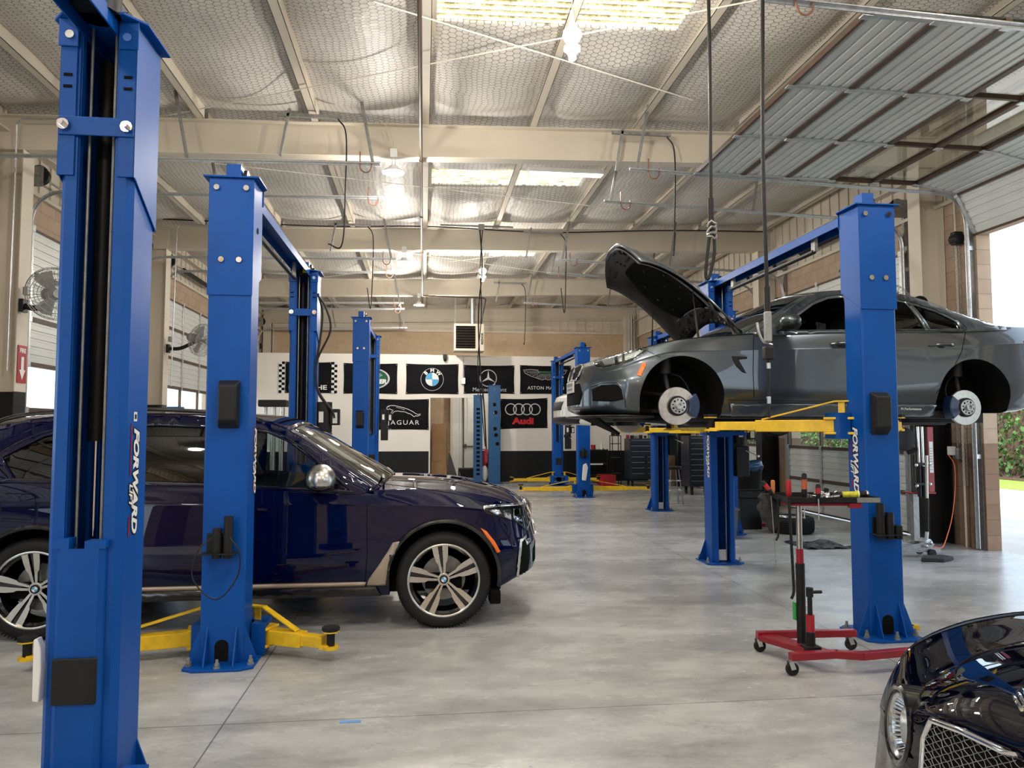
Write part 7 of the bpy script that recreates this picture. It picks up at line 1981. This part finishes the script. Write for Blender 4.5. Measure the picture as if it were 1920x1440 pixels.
# ------------------------------------------------------------------ outdoor hedge (leaves nobody could count)
b = MB(); random.seed(21)
for k in range(16000):
    y = random.uniform(10, 48); x = 19.2+random.uniform(-.9, 1.2)+.6*noise.noise(V((0, y*.4, 0))); top_ = 2.9+.7*noise.noise(V((3, y*.35, 0)))
    z = random.uniform(.1, top_); x += -.5*math.sin(PI*z/top_)
    d = V((random.gauss(0, 1), random.gauss(0, 1), random.gauss(0, 1))).normalized(); u = d.orthogonal().normalized(); s = random.uniform(.05, .12); c = V((x, y, z))
    b.add([c-u*s, c+d.cross(u)*s*.6, c+u*s, c-d.cross(u)*s*.6], [(0, 1, 2, 3)])
b.m = 1; b.box(19.3, 20.6, 10, 48, 0, 2.2)
tag(b.build('hedge', [M['leaf'], M['mulch']], None, smooth=0, fix=False), 'sunlit green hedge outside beyond the open door', 'hedge', kind='stuff')
# ------------------------------------------------------------------ tool stand in the foreground
ts = empty('tool_stand', (2.62, 4.95, 0), 'red rolling tool stand with black tray, in front of the right column', 'tool stand')
def pz(x, y, z): return atZ(x, y, z)
z = .12
bl, brr, fl, fr = V((2.42, 5.17, z)), V((3.10, 5.14, z)), V((2.40, 4.66, z)), V((3.45, 4.72, z))
b = MB(); b.bar(bl+V((-.03, 0, 0)), brr+V((.03, 0, 0)), .05, .05); b.bar(fl+V((-.02, 0, 0)), V((2.72, 4.68, z)), .05, .05); b.bar(V((2.70, 4.68, z)), V((2.86, 4.62, z)), .05, .05); b.bar(V((2.85, 4.62, z)), V((3.30, 4.68, z)), .05, .05)
b.bar(V((2.44, 5.15, z-.01)), V((2.66, 4.70, z-.01)), .13, .04); b.build('base_frame', M['red'], ts, smooth=0, bevel=.005)
for c in (bl, brr, fl, V((3.27, 4.68, z))):
    cs_ = MB(); cs_.box(c.x-.02, c.x+.02, c.y-.02, c.y+.02, .085, .10); cs_.bar(V((c.x-.025, c.y-.025, .095)), V((c.x-.01, c.y-.03, .045)), .006, .03); cs_.bar(V((c.x-.025, c.y+.025, .095)), V((c.x-.01, c.y+.03, .045)), .006, .03)
    k = cs_.build('caster', M['steel'], ts, smooth=0)
    b = MB(); b.cyl((c.x-.008, c.y-.014, .042), (c.x-.008, c.y+.014, .042), .042, 24); b.build('caster_wheel', M['rubber'], k, bevel=.004)
px_, py_ = 2.60, 4.92
b = MB(); b.cyl((px_, py_, .13), (px_, py_, .67), .031, 20); b.build('outer_column', M['black'], ts)
b = MB(); b.cyl((px_, py_, .67), (px_, py_, .77), .025, 20); b.build('collar', M['red'], ts)
b = MB(); b.cyl((px_, py_, .77), (px_, py_, 1.09), .020, 20); b.build('chrome_column', M['satin'], ts)
b = MB(); b.cyl((px_-.005, py_-.13, .13), (px_-.005, py_-.13, .24), .03, 18); b.box(px_-.055, px_+.045, py_-.18, py_-.08, .115, .15); j = b.build('jack_base', M['black'], ts, bevel=.004)
b = MB(); b.cyl((px_-.005, py_-.13, .24), (px_-.005, py_-.13, .35), .028, 18); b.build('jack_cylinder', M['redplastic'], ts)
b = MB(); b.cyl((px_-.005, py_-.13, .35), (px_-.005, py_-.13, .52), .016, 14); b.cyl((px_-.005, py_-.13, .50), (px_+.08, py_-.13, .50), .011, 10); b.cyl((px_-.005, py_-.13, .47), (px_-.005, py_-.13, .53), .024, 10); b.build('pump_lever', M['black'], ts)
b = MB(); b.box(px_-.042, px_-.031, py_-.0, py_+.04, .28, .40); b.build('green_clip', M['green'], ts, smooth=0, bevel=.003)
# tray
A, B_, C_ = V((2.45, 4.78, 1.10)), V((3.07, 4.70, 1.10)), V((2.5, 5.18, 1.10))
ux = (B_-A).normalized(); uy = (C_-A); uy = (uy-ux*uy.dot(ux)).normalized(); TT = basis(A, ux, uy)
W, D_ = (B_-A).length, .42
b = MB(TT); b.box(0, W, 0, D_, 0, .004)
for a in ((0, W, 0, .005), (0, W, D_-.005, D_), (0, .005, 0, D_), (W-.005, W, 0, D_)): b.box(a[0], a[1], a[2], a[3], 0, .038)
tr = b.build('tray', M['black'], ts, smooth=0, bevel=.002)
b = MB(TT); b.box(.02, .50, .03, .2, -.022, -.003); b.box(.42, .50, .005, .05, -.035, -.003); b.build('tray_bracket', M['red'], ts, smooth=0, bevel=.003)
b = MB(TT); b.box(W-.16, W-.004, -.004, .001, .004, .036); b.build('tray_edge_label', M['dsteel'], tr, smooth=0)
def grip(x, y, r, h, mat, lab, tilt=(0, 0), shaft=.0, cap=None):
    o = empty('screwdriver', TT @ V((x, y, 0)), lab, 'screwdriver')
    z0 = .03 if shaft == 0 else -shaft
    d = V((tilt[0], tilt[1], 1)).normalized(); p0 = V((x, y, .03))
    b = MB(TT); b.lathe([(r*.55, 0), (r*.8, .01), (r, .03), (r*.92, h*.55), (r, h*.8), (r*.8, h*.97), (0, h)], p0, d, 16); b.build('handle', mat, o)
    if cap:
        b = MB(TT); b.lathe([(r*1.03, h*.35), (r*1.06, h*.5), (r*1.03, h*.75)], p0, d, 8); b.build('handle_inlay', cap, o)
    b = MB(TT); b.cyl(p0-d*(.02+shaft), p0+d*.01, .004, 8); b.build('shaft', M['steel'], o)
    return o
# tools stand in the holes along the tray's left and front edge
grip(.01, .33, .016, .12, M['black'], 'red and grey screwdriver leaning over the tray corner', (-.75, .1), .02, M['redplastic'])
grip(.03, .38, .015, .10, pmat('orange_handle', (.55, .2, .06), .5), 'tan-handled screwdriver standing at the tray corner', (.0, 0), .02)
grip(.05, .12, .02, .12, M['redplastic'], 'solid red screwdriver standing in the tray', (0, 0), .02)
grip(.13, .05, .019, .17, M['black'], 'tallest black and orange handle standing in the tray', (.02, 0), .12, pmat('dark_orange', (.42, .09, .03), .5))
grip(.20, -.015, .017, .10, M['black'], 'short black and red screwdriver at the tray front edge', (0, 0), .12, M['redplastic'])
random.seed(9)
for k in range(9):
    h = random.uniform(.045, .075); r = random.uniform(.009, .014)
    x, y = ((.15+.024*k) if k < 3 else (.225+.02*(k-3))), .055+(k % 3)*.03
    b = MB(TT); b.lathe([(0, .004), (r, .004), (r, h*.6), (r*.9, h*.62), (r*.9, h), (r*.6, h), (r*.6, h*.7), (0, h*.7)], (x, y, .0), (0, 0, 1), 14)
    tag(b.build('socket', M['chrome'], None), 'small chrome socket standing in the tool tray', 'socket', 'chrome sockets in the tool tray')
for k in range(12):
    a = random.uniform(0, PI); x, y = random.uniform(.26, .40), random.uniform(.05, .2); q = random.uniform(.02, .05)
    b = MB(TT); b.cyl((x-q*math.cos(a), y-q*math.sin(a), .015+.004*k), (x+q*math.cos(a), y+q*math.sin(a), .02+.004*k), random.uniform(.005, .010), 10)
    tag(b.build('drill_bit', M['satin'], None), 'loose shiny bit piled in the middle of the tool tray', 'bit', 'loose bits in the tool tray')
o = empty('flashlight', TT @ V((.49, .08, .03)), 'yellow and black flashlight lying in the tool tray', 'flashlight')
b = MB(TT); b.cyl((.41, .10, .045), (.505, .08, .05), .024, 20); b.build('yellow_barrel', pmat('yellow_tool', (.5, .48, .03), .45, var=.3, scale=40), o)
b = MB(TT); b.cyl((.505, .08, .05), (.515, .078, .05), .027, 20); b.build('lens_end', pmat('pale_yellow', (.75, .8, .35), .4), o)
b = MB(TT); b.cyl((.35, .12, .03), (.41, .10, .045), .018, 16); b.build('tail', M['black'], o)
o = empty('work_lamp', TT @ V((.56, .12, .03)), 'black cylindrical work lamp with pale end, right of the flashlight', 'flashlight')
b = MB(TT); b.cyl((.51, .14, .04), (.585, .13, .05), .022, 20)
for k in range(4): b.cyl((.52+.016*k, .139-.002*k, .042+.002*k), (.524+.016*k, .138-.002*k, .042+.002*k), .025, 20)
b.build('barrel', M['black'], o); b = MB(TT); b.cyl((.585, .13, .05), (.597, .129, .051), .028, 20); b.build('bezel', M['satin'], o)
b = MB(TT); b.cyl((.53, .05, .008), (.53, .05, .036), .022, 16); b.bar(V((.53, .05, .02)), V((.61, .07, .024)), .018, .02); tag(b.build('ratchet', M['black'], None, bevel=.003), 'dark ratchet lying at the tray front right of the flashlight', 'ratchet')
b = MB(TT); b.box(.30, .328, .13, .155, .03, .09, Matrix.Rotation(.25, 3, 'Y')); b.box(.305, .323, .135, .15, .005, .04); tag(b.build('socket_adapter', M['black'], None, smooth=0, bevel=.003), 'black square adapter standing up amid the loose bits in the tray', 'adapter')
# long bars and rag hanging at the left end
def hang(nm, x, y, L, r, mat, lab, cat, hook_=False, lean=(0, 0), w=None):
    p = TT @ V((x, y, .02)); q = p+V((lean[0], lean[1], -L)); b = MB()
    pts = [p, p.lerp(q, .5), q]
    if hook_: pts += [q+V((-.006, 0, -.03)), q+V((-.02, 0, -.055))]
    b.tube(pts, r, 8); tag(b.build(nm, mat, None), lab, cat)
hang('wire_rod', -.012, .30, .52, .0035, M['dsteel'], 'thin long wire rod hanging from the tray left end', 'rod', lean=(.03, 0))
hang('pry_bar', -.012, .16, .24, .008, M['black'], 'short pry bar with hooked tip hanging from the tray', 'pry bar', True)
hang('pry_bar', .003, -.014, .60, .010, M['black'], 'long black pry bar hanging in front of the stand column', 'pry bar', True, lean=(.02, 0))
b = MB(); random.seed(4); rows = []
p = TT @ V((-.05, .36, .03))
for i in range(15):
    t = i/14; row = []
    for k in range(21):
        a = 2*PI*k/20; w = .055*math.sin(PI*min(1, .15+t*.85))**.7+.01
        row.append(V((p.x+.02+.05*t+w*math.cos(a)*(1+.7*noise.noise(V((a*1.6, t*7, 0)))), p.y+w*.5*math.sin(a)*(1+.8*noise.noise(V((a*1.5, t*6, 2)))), p.z-.27*t+.015*noise.noise(V((a*2, t*5, 1))))))
    rows.append(row)
b.grid(rows); b.add(rows[0][:-1], [tuple(range(20))]); b.add(rows[-1][:-1], [tuple(range(20))])
tag(b.build('rubber_glove', M['glove'], None, smooth=60), 'dark work gloves hanging off the left corner of the tray', 'gloves')

o = empty('lift_pad', (3.86, 5.62, 0), 'yellow lift pad lying on the floor behind the right front column', 'lift pad')
b = MB(); b.cyl((3.86, 5.62, 0), (3.86, 5.62, .03), .055, 16); b.bar(V((3.86, 5.62, .015)), V((3.95, 5.6, .015)), .06, .03); b.build('plate', M['yellow'], o, smooth=30)
b = MB(); b.cyl((3.845, 5.62, .03), (3.845, 5.62, .085), .03, 12); b.build('post', M['rubber'], o)
# ------------------------------------------------------------------ separate pieces of a part become parts of their own
SPLIT = set('''side_skirt sill_trim sill pulley_bracket pulley roof_rail pad_socket bolt anchor_bolt screw mirror_base arch_lip headlight headlight_lens lamp_reflector
lamp_brow lift_cable hydraulic_hose guide_rod jaw_bolt wiper pillar window_trim air_deflector hanger_rod tube air_breather intake intake_trim fog_trim side_marker
fender_vent kidney_grille black_checks white_checks bumper_crease bumper_gap taillight slot switch_box brake_hose hood_gap hood_crease bar_hanger rubber_pad data_plate jaw caster
door_rail mullion pane door_stile grommet red_stripe cord top_plate torsion_spring roundel_blue carriage door_gap base_frame jack_base door_jamb bolt_hole
insulation_clips control_arm track_hanger outer_lamp headlamp side_gap air_deflector ratchet spring_shaft motor chassis side_window rear_window adapter_holder arm_brace'''.split())
def pieces(me):
    n = len(me.vertices); par = list(range(n))
    def fd(a):
        while par[a] != a: par[a] = par[par[a]]; a = par[a]
        return a
    for e in me.edges:
        a, b = fd(e.vertices[0]), fd(e.vertices[1])
        if a != b: par[a] = b
    g = {}
    for i in range(n): g.setdefault(fd(i), []).append(i)
    L = []
    for k, vs in g.items():
        c = [me.vertices[i].co for i in vs]
        L.append([[min(p[j] for p in c)-.003 for j in range(3)], [max(p[j] for p in c)+.003 for j in range(3)], set(vs)])
    ch = True
    while ch:
        ch = False
        for i in range(len(L)):
            for j in range(i+1, len(L)):
                a, b = L[i], L[j]
                if all(a[0][k] <= b[1][k] and b[0][k] <= a[1][k] for k in range(3)):
                    a[0] = [min(a[0][k], b[0][k]) for k in range(3)]; a[1] = [max(a[1][k], b[1][k]) for k in range(3)]; a[2] |= b[2]; L.pop(j); ch = True; break
            if ch: break
    return L
for o in list(COL.objects):
    if o.type != 'MESH' or o.parent is None or o.name.split('.')[0] not in SPLIT: continue
    me = o.data
    L = pieces(me)
    if len(L) < 2 or len(L) > 24: continue
    nm = o.name.split('.')[0]
    for k, (_, _, vs) in enumerate(L):
        bm_ = bmesh.new(); bm_.from_mesh(me); bm_.verts.ensure_lookup_table()
        bmesh.ops.delete(bm_, geom=[v for v in bm_.verts if v.index not in vs], context='VERTS')
        m2 = bpy.data.meshes.new(nm); bm_.to_mesh(m2); bm_.free()
        for mt in me.materials: m2.materials.append(mt)
        if k == 0: first = m2
        else:
            c = o.copy(); c.data = m2; COL.objects.link(c)
    o.data = first
bpy.context.view_layer.update()
